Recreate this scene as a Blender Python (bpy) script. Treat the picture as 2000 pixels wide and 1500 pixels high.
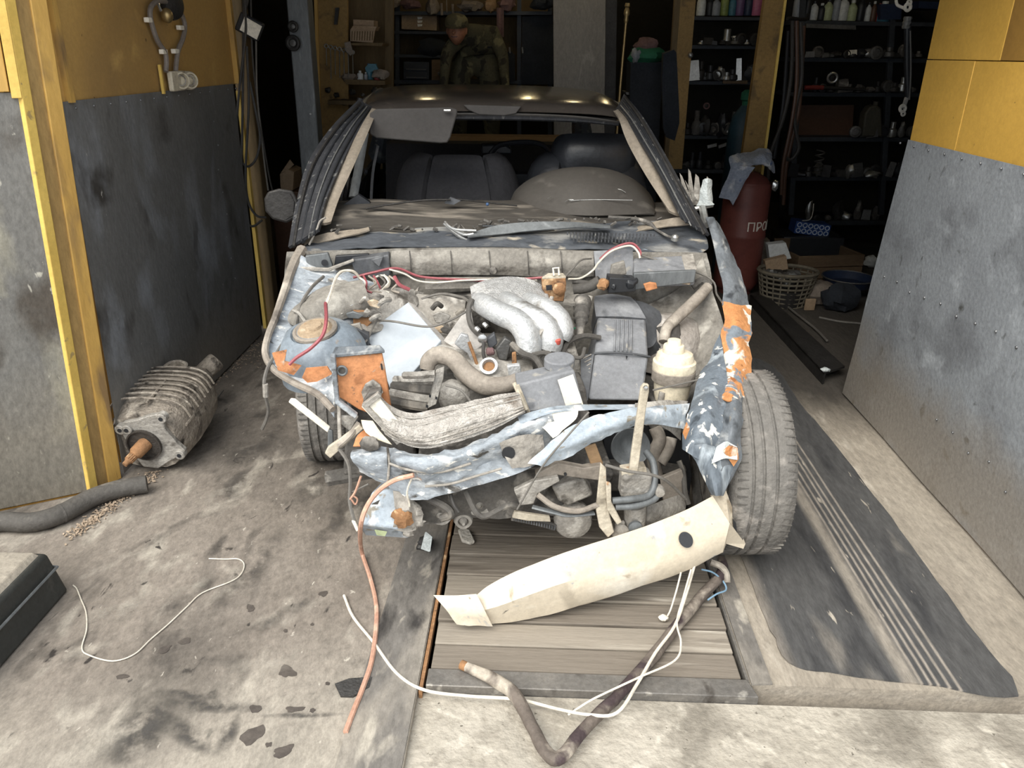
import bpy, bmesh, math, random
from mathutils import Vector, Matrix, Euler, noise
random.seed(7)
scene = bpy.context.scene
for o in list(bpy.data.objects):
    bpy.data.objects.remove(o, do_unlink=True)
col = scene.collection
PI = math.pi
V = Vector

# ---------------------------------------------------------------- camera
FOCAL, EYE = 1517.0, 1.65                  # focal length in pixels of the 2000x1500 frame, eye height in metres
CAM_ROT = (Matrix.Rotation(math.radians(1.4), 3, 'Z') @ Matrix.Rotation(math.radians(90 - 23.2), 3, 'X')
           @ Matrix.Rotation(math.radians(1.0), 3, 'Z'))
cam_data = bpy.data.cameras.new('camera')
cam = bpy.data.objects.new('camera', cam_data)
col.objects.link(cam)
cam_data.sensor_width = 36.0
cam_data.sensor_fit = 'HORIZONTAL'
cam_data.lens = FOCAL / 2000.0 * 36.0
cam_data.clip_start, cam_data.clip_end = 0.05, 200
cam.matrix_world = Matrix.Translation((0, 0, EYE)) @ CAM_ROT.to_4x4()
scene.camera = cam

# ---------------------------------------------------------------- light
world = bpy.data.worlds.new('overcast_sky')
scene.world = world
world.use_nodes = True
wb = world.node_tree.nodes['Background']
wb.inputs[0].default_value = (0.90, 0.95, 1.0, 1)
wb.inputs[1].default_value = 1.0
sun_data = bpy.data.lights.new('sun', 'SUN')
sun_data.energy = 2.6
sun_data.angle = math.radians(50)
sun_data.color = (1.0, 0.95, 0.86)
sun = bpy.data.objects.new('sun', sun_data)
col.objects.link(sun)
sun.rotation_euler = V((0.42, 0.75, -1.0)).to_track_quat('-Z', 'Y').to_euler()
vs = scene.view_settings
vs.view_transform = 'Standard'
vs.look = 'None'
vs.exposure = 0.72
vs.gamma = 1.0
vs.use_curve_mapping = False


# ---------------------------------------------------------------- measuring: a photo point at a known depth -> metres
def _ray(px, py):
    return CAM_ROT @ V(((px - 1000) / FOCAL, -(py - 750) / FOCAL, -1.0))
def P(px, py, y):
    d = _ray(px, py)
    return V((0, 0, EYE)) + d * (y / d.y)
def Z(px, py, z=0.0):
    d = _ray(px, py)
    return V((0, 0, EYE)) + d * ((z - EYE) / d.z)
def X(px, py, x):
    d = _ray(px, py)
    return V((0, 0, EYE)) + d * (x / d.x)
# the car stands turned a little: its own frame has x across, y along, z up; origin between the front wheels
CAR_A = math.atan(0.095)
CAR_M = Matrix.Translation((-0.07, 2.5, 0)) @ Matrix.Rotation(CAR_A, 4, 'Z')
CAR_AX = V((-math.sin(CAR_A), math.cos(CAR_A), 0))
def L(x, y, z):
    return CAR_M @ V((x, y, z))
def C(px, py, yl):
    d = _ray(px, py)
    o = V((0, 0, EYE))
    t = (yl - (o - V((-0.07, 2.5, 0))).dot(CAR_AX)) / d.dot(CAR_AX)
    return o + d * t
def Cs(yl, *pts):
    return [C(p[0], p[1], p[2] if len(p) > 2 else yl) for p in pts]


# ---------------------------------------------------------------- materials
SAT = 0.86                                  # everything here is dusty
def lin(h):
    if isinstance(h, str):
        h = h.lstrip('#')
        c = [int(h[i:i + 2], 16) / 255 for i in (0, 2, 4)]
    else:
        c = list(h)
    g = 0.3 * c[0] + 0.59 * c[1] + 0.11 * c[2]
    c = [max(0.0, g + (x - g) * SAT) for x in c]
    return tuple((x / 12.92 if x <= 0.04045 else ((x + 0.055) / 1.055) ** 2.4) for x in c) + (1.0,)
def mat(name, c1, c2=None, rough=0.65, metal=0.0, scale=6.0, bump=0.15, spots=(), stretch=(1, 1, 1), bscale=None,
        rot=(0, 0, 0), contrast=0.25, spec=0.4, detail=5.0, bands=(), emit=None, alpha=None, transmission=None, grain=0.30, grain_scale=55.0):
    m = bpy.data.materials.new(name)
    m.use_nodes = True
    nt = m.node_tree
    N, K = nt.nodes, nt.links
    b = N['Principled BSDF']
    tc = N.new('ShaderNodeTexCoord')
    mp = N.new('ShaderNodeMapping')
    mp.inputs['Scale'].default_value = stretch
    mp.inputs['Rotation'].default_value = rot
    K.new(tc.outputs['Object'], mp.inputs['Vector'])
    def nz(s, d=detail, dist=0.0, off=0.0):
        n = N.new('ShaderNodeTexNoise')
        n.inputs['Scale'].default_value = s
        n.inputs['Detail'].default_value = d
        n.inputs['Distortion'].default_value = dist
        if off:
            a = N.new('ShaderNodeVectorMath'); a.operation = 'ADD'
            a.inputs[1].default_value = (off, off * 1.7, -off)
            K.new(mp.outputs[0], a.inputs[0]); K.new(a.outputs[0], n.inputs['Vector'])
        else:
            K.new(mp.outputs[0], n.inputs['Vector'])
        return n
    def ramp(src, lo, hi):
        r = N.new('ShaderNodeMapRange')
        r.inputs['From Min'].default_value = lo
        r.inputs['From Max'].default_value = hi
        K.new(src, r.inputs['Value'])
        return r.outputs[0]
    def mix(fac, a, bb):
        x = N.new('ShaderNodeMix'); x.data_type = 'RGBA'
        K.new(fac, x.inputs[0])
        for s, i in ((a, 6), (bb, 7)):
            if isinstance(s, tuple):
                x.inputs[i].default_value = s
            else:
                K.new(s, x.inputs[i])
        return x.outputs[2]
    cur = lin(c1)
    n0 = nz(scale)
    if c2 is not None:
        cur = mix(ramp(n0.outputs['Fac'], 0.5 - contrast, 0.5 + contrast), lin(c1), lin(c2))
    for i, s in enumerate(spots):                    # (colour, scale, threshold, softness)
        n = nz(s[1], 7.0, s[4] if len(s) > 4 else 0.4, 3.1 + 5.3 * i)
        cur = mix(ramp(n.outputs['Fac'], s[2], s[2] + s[3]), cur, lin(s[0]))
    for i, s in enumerate(bands):                    # (colour, axis, lo, hi, soft, wobble, strength): dirt, and indoor shade put into floor colours
        sx = N.new('ShaderNodeSeparateXYZ')
        K.new(tc.outputs['Object'], sx.inputs[0])
        n = nz(s[7] if len(s) > 7 else 5.0, 4.0, 0.0, 11.0 + i)
        w = N.new('ShaderNodeMath'); w.operation = 'MULTIPLY_ADD'
        K.new(n.outputs['Fac'], w.inputs[0]); w.inputs[1].default_value = s[5]
        K.new(sx.outputs[s[1]], w.inputs[2])
        a1 = ramp(w.outputs[0], s[2] + s[5] * .5 - s[4], s[2] + s[5] * .5 + s[4])
        a2 = ramp(w.outputs[0], s[3] + s[5] * .5 + s[4], s[3] + s[5] * .5 - s[4])
        mm = N.new('ShaderNodeMath'); mm.operation = 'MULTIPLY'
        K.new(a1, mm.inputs[0]); K.new(a2, mm.inputs[1])
        m2 = N.new('ShaderNodeMath'); m2.operation = 'MULTIPLY'
        K.new(mm.outputs[0], m2.inputs[0]); m2.inputs[1].default_value = s[6]
        cur = mix(m2.outputs[0], cur, lin(s[0]))
    if grain:                                        # fine grit in every surface
        g1 = nz(grain_scale, 9.0, 0.0, 7.7)
        g1.inputs['Roughness'].default_value = 0.78
        hs = N.new('ShaderNodeMix'); hs.data_type = 'RGBA'; hs.blend_type = 'MULTIPLY'
        hs.inputs[0].default_value = 1.0
        gr = N.new('ShaderNodeCombineColor')
        mr = N.new('ShaderNodeMapRange')
        mr.inputs['From Min'].default_value = 0.3; mr.inputs['From Max'].default_value = 0.7
        mr.inputs['To Min'].default_value = 1 - grain; mr.inputs['To Max'].default_value = 1 + grain * .8
        K.new(g1.outputs['Fac'], mr.inputs['Value'])
        for ii in range(3): K.new(mr.outputs[0], gr.inputs[ii])
        if isinstance(cur, tuple): hs.inputs[6].default_value = cur
        else: K.new(cur, hs.inputs[6])
        K.new(gr.outputs[0], hs.inputs[7])
        cur = hs.outputs[2]
    if isinstance(cur, tuple):
        b.inputs['Base Color'].default_value = cur
    else:
        K.new(cur, b.inputs['Base Color'])
    b.inputs['Roughness'].default_value = rough
    b.inputs['Metallic'].default_value = metal
    b.inputs['Specular IOR Level'].default_value = spec
    if transmission:
        b.inputs['Transmission Weight'].default_value = transmission
    if alpha is not None:
        b.inputs['Alpha'].default_value = alpha
    if emit:
        b.inputs['Emission Color'].default_value = lin(emit[0])
        b.inputs['Emission Strength'].default_value = emit[1]
    if bump:
        n = nz(bscale or scale * 6, 6.0, 0.0, 1.9)
        bp = N.new('ShaderNodeBump')
        bp.inputs['Strength'].default_value = bump
        bp.inputs['Distance'].default_value = 0.02
        K.new(n.outputs['Fac'], bp.inputs['Height'])
        K.new(bp.outputs[0], b.inputs['Normal'])
    return m
MT = {}
def M(name, *a, **k):
    MT[name] = mat(name, *a, **k)
    return MT[name]


# ---------------------------------------------------------------- mesh builder
def smooth_path(pts, k=4, closed=False):
    pts = [V(p) for p in pts]
    if k <= 1 or len(pts) < 3:
        return pts
    n = len(pts)
    out = []
    rng = n if closed else n - 1
    for i in range(rng):
        if closed:
            a, b, c, d = pts[i - 1], pts[i], pts[(i + 1) % n], pts[(i + 2) % n]
        else:
            b, c = pts[i], pts[i + 1]
            a = pts[i - 1] if i else b * 2 - c
            d = pts[i + 2] if i + 2 < n else c * 2 - b
        for j in range(k):
            t = j / k
            out.append(0.5 * ((2 * b) + (c - a) * t + (2 * a - 5 * b + 4 * c - d) * t * t + (3 * b - a - 3 * c + d) * t ** 3))
    if not closed:
        out.append(pts[-1])
    return out
class MB:
    def __init__(s):
        s.v, s.f = [], []
    def add(s, vs, fs):
        o = len(s.v)
        s.v += [V(p) for p in vs]
        s.f += [tuple(i + o for i in f) for f in fs]
        return s
    def box(s, c, size, rot=None, taper=1.0):
        hx, hy, hz = size[0] / 2, size[1] / 2, size[2] / 2
        R = Matrix.Identity(3) if rot is None else (rot if isinstance(rot, Matrix) else Euler(rot).to_matrix())
        vs = []
        for z in (-hz, hz):
            t = taper if z > 0 else 1.0
            for x, y in ((-hx, -hy), (hx, -hy), (hx, hy), (-hx, hy)):
                vs.append(V(c) + R @ V((x * t, y * t, z)))
        return s.add(vs, [(3, 2, 1, 0), (4, 5, 6, 7), (0, 1, 5, 4), (1, 2, 6, 5), (2, 3, 7, 6), (3, 0, 4, 7)])
    def hexa(s, bot, top):
        n = len(bot)
        fs = [tuple(range(n - 1, -1, -1)), tuple(range(n, 2 * n))]
        fs += [(i, (i + 1) % n, n + (i + 1) % n, n + i) for i in range(n)]
        return s.add(list(bot) + list(top), fs)
    def slab(s, pts, th):
        """flat outline given a real thickness; th a vector or metres along the outline's normal"""
        pts = [V(p) for p in pts]
        if not isinstance(th, V):
            n = V((0, 0, 0))
            for i in range(len(pts)):
                a, b = pts[i], pts[(i + 1) % len(pts)]
                n += a.cross(b)
            n.normalize()
            th = n * th
        return s.hexa(pts, [p + th for p in pts])
    def tube(s, pts, r, n=8, k=4, closed=False, flat=None):
        pts = [V(p) for p in pts]
        m0 = len(pts)
        pp = smooth_path(pts, k, closed)
        m = len(pp)
        if isinstance(r, (list, tuple)):
            rr = []
            for i in range(m):
                t = i / max(1, m - 1) * (len(r) - 1)
                a = min(int(t), len(r) - 2)
                rr.append(r[a] + (r[a + 1] - r[a]) * (t - a))
        else:
            rr = [r] * m
        up = V((0, 0, 1))
        vs, fs = [], []
        prev = None
        for i in range(m):
            if closed:
                d = pp[(i + 1) % m] - pp[i - 1]
            else:
                d = pp[min(i + 1, m - 1)] - pp[max(i - 1, 0)]
            if d.length < 1e-9:
                d = V((0, 0, 1))
            d.normalize()
            if prev is None:
                u = d.cross(up)
                if u.length < 1e-3:
                    u = d.cross(V((1, 0, 0)))
            else:
                u = prev - d * prev.dot(d)
                if u.length < 1e-6:
                    u = d.cross(up)
            u.normalize()
            prev = u
            w = d.cross(u)
            for j in range(n):
                a = 2 * PI * j / n
                if flat:
                    vs.append(pp[i] + u * (math.cos(a) * rr[i]) + w * (math.sin(a) * rr[i] * flat))
                else:
                    vs.append(pp[i] + (u * math.cos(a) + w * math.sin(a)) * rr[i])
        for i in range(m if closed else m - 1):
            for j in range(n):
                a, b = i * n + j, i * n + (j + 1) % n
                c, d = ((i + 1) % m) * n + (j + 1) % n, ((i + 1) % m) * n + j
                fs.append((a, b, c, d))
        if not closed:
            fs.append(tuple(range(n - 1, -1, -1)))
            fs.append(tuple(range((m - 1) * n, m * n)))
        return s.add(vs, fs)
    def lathe(s, o, axis, prof, n=20, cap=True):
        """prof: (radius, distance along axis)"""
        o = V(o); axis = V(axis).normalized()
        u = axis.orthogonal().normalized(); w = axis.cross(u)
        vs, fs = [], []
        for r, h in prof:
            for j in range(n):
                a = 2 * PI * j / n
                vs.append(o + axis * h + (u * math.cos(a) + w * math.sin(a)) * max(r, 1e-4))
        for i in range(len(prof) - 1):
            for j in range(n):
                fs.append((i * n + j, i * n + (j + 1) % n, (i + 1) * n + (j + 1) % n, (i + 1) * n + j))
        if cap:
            fs.append(tuple(range(n - 1, -1, -1)))
            fs.append(tuple(range((len(prof) - 1) * n, len(prof) * n)))
        return s.add(vs, fs)
    def cyl(s, a, b, r, n=14, r2=None):
        a, b = V(a), V(b)
        d = (b - a)
        return s.lathe(a, d, [(r, 0), (r if r2 is None else r2, d.length)], n)
    def ring(s, c, axis, R, r, n=20, m=8):
        c = V(c); axis = V(axis).normalized()
        u = axis.orthogonal().normalized(); w = axis.cross(u)
        return s.tube([c + (u * math.cos(2 * PI * i / n) + w * math.sin(2 * PI * i / n)) * R for i in range(n)], r, m, 1, True)
    def grid(s, rows, th=0.002, k=3, amp=0.0, nscale=9.0, seed=0.0, k2=None):
        """a sheet lofted through rows of points, refined, crumpled by amp and given thickness th"""
        k2 = k if k2 is None else k2
        rows = [smooth_path(r, k) for r in rows]
        cols = list(zip(*rows))
        cols = [smooth_path(c, k2) for c in cols]
        g = list(zip(*cols))                           # rows x cols
        nr, nc = len(g), len(g[0])
        nrm = []
        for i in range(nr):
            line = []
            for j in range(nc):
                a = g[min(i + 1, nr - 1)][j] - g[max(i - 1, 0)][j]
                b = g[i][min(j + 1, nc - 1)] - g[i][max(j - 1, 0)]
                q = a.cross(b)
                line.append(q.normalized() if q.length > 1e-9 else V((0, 0, 1)))
            nrm.append(line)
        top, bot = [], []
        for i in range(nr):
            for j in range(nc):
                p = g[i][j]
                if amp:
                    q = p * nscale + V((seed, seed * 1.3, -seed))
                    p = p + nrm[i][j] * (amp * (noise.noise(q) + 0.5 * noise.noise(q * 2.7)))
                top.append(p)
                bot.append(p - nrm[i][j] * th)
        n = nr * nc
        fs = []
        for i in range(nr - 1):
            for j in range(nc - 1):
                a = i * nc + j
                fs.append((a, a + 1, a + nc + 1, a + nc))
                fs.append((n + a + nc, n + a + nc + 1, n + a + 1, n + a))
        edge = [j for j in range(nc)] + [i * nc + nc - 1 for i in range(1, nr)] + \
               [(nr - 1) * nc + j for j in range(nc - 2, -1, -1)] + [i * nc for i in range(nr - 2, 0, -1)]
        for a, b in zip(edge, edge[1:] + edge[:1]):
            fs.append((b, a, n + a, n + b))
        return s.add(top + bot, fs)
    def ball(s, c, r, n=12, m=8, squash=(1, 1, 1), amp=0.0, seed=0.0):
        vs, fs = [], []
        c = V(c)
        for i in range(1, m):
            t = PI * i / m
            for j in range(n):
                a = 2 * PI * j / n
                d = V((math.sin(t) * math.cos(a), math.sin(t) * math.sin(a), math.cos(t)))
                q = 1 + amp * noise.noise(d * 1.7 + V((seed, seed, -seed)))
                vs.append(c + V((d.x * squash[0], d.y * squash[1], d.z * squash[2])) * (r * q))
        top = len(vs); vs.append(c + V((0, 0, r * squash[2]))); vs.append(c - V((0, 0, r * squash[2])))
        for i in range(m - 2):
            for j in range(n):
                fs.append((i * n + j, (i + 1) * n + j, (i + 1) * n + (j + 1) % n, i * n + (j + 1) % n))
        for j in range(n):
            fs.append((top, j, (j + 1) % n))
            fs.append((top + 1, (m - 2) * n + (j + 1) % n, (m - 2) * n + j))
        return s.add(vs, fs)
    def jitter(s, amp, scale=12.0, seed=0.0):
        for i, p in enumerate(s.v):
            q = p * scale + V((seed, seed * 2, -seed))
            s.v[i] = p + V((noise.noise(q), noise.noise(q + V((31, 0, 0))), noise.noise(q + V((0, 47, 0))))) * amp
        return s
    def build(s, name, m, parent=None, bevel=0.0, angle=38, sub=0):
        me = bpy.data.meshes.new(name)
        me.from_pydata([tuple(p) for p in s.v], [], s.f)
        bm = bmesh.new(); bm.from_mesh(me)
        bmesh.ops.recalc_face_normals(bm, faces=bm.faces)
        bm.to_mesh(me); bm.free()
        me.polygons.foreach_set('use_smooth', [True] * len(me.polygons))
        me.set_sharp_from_angle(angle=math.radians(angle))
        me.materials.append(MT[m] if isinstance(m, str) else m)
        o = bpy.data.objects.new(name, me)
        col.objects.link(o)
        if parent is not None:
            o.parent = parent
            o.matrix_parent_inverse = parent.matrix_world.inverted() if parent.type != 'EMPTY' else Matrix.Translation(-parent.location)
        if bevel:
            md = o.modifiers.new('bevel', 'BEVEL')
            md.width = bevel; md.segments = 2; md.limit_method = 'ANGLE'; md.angle_limit = math.radians(40)
        if sub:
            md = o.modifiers.new('sub', 'SUBSURF'); md.levels = md.render_levels = sub
        return o
def part(name, m, parent, **k):
    """returns a builder whose result becomes a part: use as part(...)(MB)"""
    return lambda b, **kk: b.build(name, m, parent, **{**k, **kk})
def tag(o, label, cat, group=None, kind=None):
    o['label'] = label
    if cat: o['category'] = cat
    if group: o['group'] = group
    if kind: o['kind'] = kind
    return o
def thing(name, label, cat, loc, group=None):
    o = bpy.data.objects.new(name, None)
    o.empty_display_size = 0.1
    col.objects.link(o)
    o.location = V(loc)
    return tag(o, label, cat, group)
def struct(name, b, m, label=None, **k):
    o = b.build(name, m, None, **k)
    o['kind'] = 'structure'
    if label: o['label'] = label
    return o
def child_copy(src, parent, loc):
    """a further piece sharing the mesh of src, moved to loc (src is modelled round the origin)"""
    c = src.copy()
    col.objects.link(c)
    c.parent = parent
    c.matrix_parent_inverse = Matrix.Translation(-parent.location) if parent.type == 'EMPTY' else parent.matrix_world.inverted()
    c.location = loc
    return c

# ---------------------------------------------------------------- the materials
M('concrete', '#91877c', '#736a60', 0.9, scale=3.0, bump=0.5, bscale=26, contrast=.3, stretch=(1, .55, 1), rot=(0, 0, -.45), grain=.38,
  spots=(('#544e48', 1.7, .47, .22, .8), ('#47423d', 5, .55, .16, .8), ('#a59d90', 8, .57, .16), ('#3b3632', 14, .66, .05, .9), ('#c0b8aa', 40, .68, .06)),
  bands=(('#b3ab9c', 1, -9, 1.60, .22, .9, .55, 1.3), ('#4a443e', 1, 4.3, 30, .3, .5, .8, 1.3)))  # second band: dark floor inside, with indoor shade put into its colour
M('apron', '#b5ad9f', '#9d9587', 0.92, scale=5.0, bump=0.5, bscale=40, grain=.2, spots=(('#7f786c', 3, .54, .18, .8), ('#8b8376', 9, .58, .16, .8), ('#c4bcad', 12, .57, .15), ('#655f54', 60, .68, .05)))
M('apron_left', '#aba394', '#8e8679', 0.92, scale=3.0, bump=0.5, bscale=30, rot=(0, 0, -.5), stretch=(1, .5, 1),
  spots=(('#5c5855', 3.4, .57, .10, .8), ('#3a3634', 8, .66, .05, 1.0), ('#c0b8a9', 9, .58, .12)))
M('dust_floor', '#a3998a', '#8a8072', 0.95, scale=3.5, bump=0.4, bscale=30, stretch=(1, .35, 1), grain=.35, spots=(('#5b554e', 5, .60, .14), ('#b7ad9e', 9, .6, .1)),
  bands=(('#3d3833', 1, 3.55, 30, .35, .6, .92, 2.0),))  # this band darkens the oily floor indoors and paints in the shade there
M('rubber_mat', '#434344', '#555453', 0.85, scale=4.0, bump=0.35, bscale=40, stretch=(1, .22, 1), grain=.4,
  spots=(('#8d857a', 5, .62, .12), ('#343436', 7, .58, .12), ('#a59c8e', 40, .67, .05)),
  bands=tuple(('#a0968a', 0, a, a + .008, .003, .03, .85, 2.0) for a in (1.14, 1.165, 1.19, 1.215, 1.24))
  + (('#a2988a', 0, 1.09, 1.135, .012, .09, .7, 2.5), ('#968c7f', 0, .7, .80, .02, .1, .6, 3.0)))
M('steel_plate', '#67635f', '#7f7a73', 0.7, scale=6.0, bump=0.25, stretch=(1, .4, 1), metal=.1, grain=.35,
  spots=(('#9a9286', 4, .50, .16), ('#3d3a38', 9, .60, .10), ('#b0a89a', 12, .62, .08)))
M('plank', '#857b6e', '#6f665b', 0.85, scale=2.5, bump=0.3, bscale=10, grain=.14, stretch=(.5, 5, 5), contrast=.35,
  spots=(('#574e45', 4, .60, .14), ('#a0978a', 5, .60, .14)))
M('plank_pale', '#998f81', '#837a6d', 0.85, scale=2.5, bump=0.3, bscale=10, grain=.14, stretch=(.5, 5, 5), contrast=.35, spots=(('#6a6157', 4, .60, .14), ('#b4ab9d', 4, .58, .12)))
M('pit_steel', '#6d6a66', '#847f78', 0.55, metal=.4, scale=8, bump=.15, spots=(('#4d4742', 9, .6, .1), ('#aaa59c', 14, .64, .06)))
M('yellow_right', '#d2a03c', '#c39333', 0.6, scale=3, grain=.13, bump=0.08, spots=(('#a87f35', 5, .64, .14), ('#7b6130', 22, .72, .03)))
M('yellow_left', '#c79c50', '#b38844', 0.6, scale=2.2, grain=.13, bump=0.10, contrast=.3, spots=(('#9a7847', 1.6, .48, .25), ('#5d4726', 26, .72, .04), ('#d0a65a', 4, .60, .14)))
M('brown_ply_and_shade', '#9a7026', '#865f22', 0.65, scale=3, grain=.13, bump=0.08)  # leaf backs, and the painted shade high on the right leaf
M('yellow_post', '#cfa24c', '#bb8e40', 0.6, scale=6, grain=.13, bump=0.15, stretch=(1, 1, .3), spots=(('#8d6e44', 8, .60, .12), ('#6a5230', 30, .7, .04)))
M('yellow_flange', '#e4bf58', '#d2aa48', 0.6, scale=6, grain=.13, bump=0.1, spots=(('#a88d55', 20, .66, .06),))
M('post_web', '#a6854b', '#8f703e', 0.7, scale=5, bump=.15, stretch=(1, 1, .3), spots=(('#7d6238', 9, .58, .12),))
M('sheet_right', '#a2a7ac', '#8d9196', 0.5, metal=.2, scale=2.6, bump=0.12, bscale=60, contrast=.3, grain=.28,
  spots=(('#74767a', 3, .52, .22), ('#b0b5ba', 6, .58, .14), ('#5c5d5a', 11, .64, .10)), bands=(('#958a7b', 2, -.1, .36, .12, .35, .75, 4.0),))
M('sheet_left', '#7c7c7b', '#686867', 0.5, metal=.15, scale=2.4, bump=0.12, bscale=60, stretch=(1, 1, .5), contrast=.35, grain=.25,
  spots=(('#959aa2', 3.5, .52, .2), ('#4c4946', 6, .58, .14), ('#b8b5af', 40, .72, .03)), bands=(('#857e74', 2, -.1, .30, .12, .35, .7, 4.0),))
M('sheet_leaf', '#7c7a75', '#6a6864', 0.5, metal=.3, scale=2.6, bump=0.12, bscale=60, stretch=(1, 1, .5), grain=.35,
  spots=(('#96917f', 5, .54, .18), ('#524b43', 5, .57, .14), ('#b0ac9f', 30, .66, .05)), bands=(('#8f8676', 2, -.1, .45, .12, .4, .6, 4.0),))
M('rivet', '#8a8b8c', '#77787a', 0.4, metal=.7, bump=0)
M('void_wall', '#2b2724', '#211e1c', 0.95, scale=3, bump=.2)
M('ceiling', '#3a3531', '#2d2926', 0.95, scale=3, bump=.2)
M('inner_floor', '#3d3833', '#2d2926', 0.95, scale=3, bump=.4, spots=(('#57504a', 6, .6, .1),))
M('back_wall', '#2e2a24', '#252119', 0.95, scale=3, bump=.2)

M('car_dark', '#3a3f46', '#4b5057', 0.5, scale=7, bump=.08, stretch=(1, .4, 1), spots=(('#777878', 9, .58, .16), ('#8d8a84', 30, .64, .08)))
M('car_roof', '#453f3a', '#3a3531', 0.17, scale=4, bump=.015, spots=(('#544d45', 8, .6, .15),), spec=.5, grain=.12)
M('car_pillar', '#2a2b2f', '#3a3b3f', 0.5, scale=9, bump=.15, stretch=(3, 3, .4), spots=(('#6d6c69', 14, .60, .10),))
M('car_blue', '#a5adb5', '#878f97', 0.55, scale=9, bump=.3, grain=.38, stretch=(.6, 1, 1), spots=(('#c2c6c9', 12, .54, .10), ('#5f6265', 9, .55, .12), ('#b5835a', 13, .68, .05), ('#dcdad3', 45, .60, .05), ('#4c4945', 20, .62, .06)))
M('car_blue_clean', '#b0bcc7', '#939faa', 0.5, scale=7, bump=.15, grain=.28, spots=(('#d8dbdc', 14, .56, .08), ('#737b82', 10, .58, .10), ('#8d8678', 26, .62, .06)))
M('wing_paint', '#707a84', '#5c656e', 0.45, scale=6, bump=.1, stretch=(2, 2, .6), spots=(('#a3adb5', 7, .53, .12), ('#dedbd2', 14, .62, .03), ('#434a51', 9, .60, .08)))
M('wing_rust', '#cf8d54', '#bf7b44', 0.75, scale=9, bump=.25, spots=(('#e9e2d4', 9, .50, .05, .9), ('#76808a', 10, .58, .05, 1.0), ('#9a5d30', 18, .64, .06)))
M('wing_dark', '#5c6268', '#757b81', 0.55, scale=11, bump=.18, stretch=(1, .6, 1), spots=(('#a9aaa8', 16, .56, .10), ('#3a3e43', 12, .57, .09), ('#8a8172', 20, .64, .06)))
M('orange_paint', '#cf8a58', '#c07a49', 0.7, scale=8, bump=.2, grain=.3, spots=(('#a76a40', 14, .57, .10), ('#b3a696', 16, .64, .05), ('#6d5a4a', 22, .66, .05)))
M('rust', '#a5754a', '#86603f', 0.85, scale=12, bump=.3, spots=(('#c9a377', 16, .58, .08), ('#6d5340', 14, .6, .08)))
M('grime_grey', '#a49e95', '#878178', 0.85, scale=9, bump=.3, grain=.38, spots=(('#c0bab0', 12, .56, .1), ('#59544e', 9, .58, .1)))
M('grime_dark', '#65615c', '#504d49', 0.85, scale=9, bump=.3, grain=.38, spots=(('#99938a', 12, .56, .12), ('#383532', 9, .6, .1)))
M('bulkhead', '#938e85', '#79746c', 0.8, scale=7, bump=.3, grain=.35, spots=(('#aca79d', 8, .54, .12), ('#554f48', 11, .58, .10), ('#6b665e', 6, .56, .14)))
M('alloy', '#c5c6c6', '#aeb0b1', 0.45, metal=.35, scale=8, bump=.2, bscale=120, spots=(('#dcdcda', 7, .6, .1), ('#86837e', 8, .64, .08)))
M('alloy_rough', '#c3c3c2', '#adacab', 0.6, metal=.2, scale=40, bump=.8, bscale=180, spots=(('#d8d7d4', 14, .56, .08),))
M('alloy_dirty', '#aba69e', '#908b83', 0.6, metal=.2, scale=11, bump=.35, grain=.38, spots=(('#c4bfb6', 12, .56, .1), ('#5b564f', 11, .57, .10)))
M('radiator_fin', '#cfc9c1', '#b8b1a8', 0.7, metal=.1, scale=30, bump=.9, bscale=140, spots=(('#86796d', 7, .55, .12), ('#e2ddd6', 12, .58, .1)))
M('black_plastic', '#54565a', '#46484c', 0.6, scale=5, bump=.08, spots=(('#7d7f81', 5, .58, .16), ('#8d8a84', 22, .68, .05)))
M('filter_box', '#84868a', '#737579', 0.6, scale=5, bump=.1, grain=.25, spots=(('#9fa1a4', 6, .54, .18), ('#a5a096', 18, .62, .08), ('#56585b', 9, .60, .12)))
M('hose_rubber', '#5d5954', '#4b4844', 0.75, scale=9, bump=.2, spots=(('#8e877c', 7, .58, .12),))
M('hose_dusty', '#9a9084', '#80776c', 0.8, scale=9, bump=.2, grain=.28, spots=(('#b5ab9d', 8, .54, .12), ('#5f5850', 9, .60, .10)))
M('cream_plastic', '#ece0c6', '#dccfb2', 0.5, scale=6, bump=.05, spots=(('#b5a88a', 9, .66, .08),))
M('white_board', '#b2bac2', '#a4adb6', 0.6, scale=4, bump=.05, grain=.08, spots=(('#c3c9ce', 5, .58, .14),))
M('grey_board', '#b9b4ae', '#a5a09a', 0.75, scale=6, bump=.15, spots=(('#d2cec8', 7, .6, .1),))
M('label_white', '#efe9da', '#e2dac8', 0.6, scale=5, bump=.03)
M('cream_paint', '#dccfb8', '#cdbfa7', 0.55, scale=4, bump=.10, grain=.15, spots=(('#e9e1d0', 4, .55, .1), ('#8e97a2', 9, .66, .05, .9), ('#a3937c', 10, .66, .06), ('#7b7469', 30, .69, .04)))
M('tyre', '#7b7771', '#686561', 0.9, scale=10, bump=.35, bscale=60, spots=(('#97918a', 12, .54, .14), ('#55524e', 9, .6, .12)))
M('wire_red', '#a55258', '#93464c', 0.5, bump=.02)
M('wire_white', '#e0d8c8', '#cec5b4', 0.55, bump=.02, scale=12)
M('wire_grey', '#77736c', '#615d58', 0.6, bump=.05)
M('wire_dark', '#33312f', '#44413e', 0.6, bump=.05)
M('wire_orange', '#cfa088', '#bd8b72', 0.55, bump=.05, scale=10, spots=(('#e0b79c', 10, .6, .08),))
M('wire_blue', '#7fa3bd', '#688aa5', 0.55, bump=.02)
M('dash', '#4c4741', '#3c3833', 0.75, scale=5, bump=.25, stretch=(.3, 1.5, 1), spots=(('#7b7368', 7, .56, .10), ('#2b2825', 8, .57, .1)))
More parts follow.
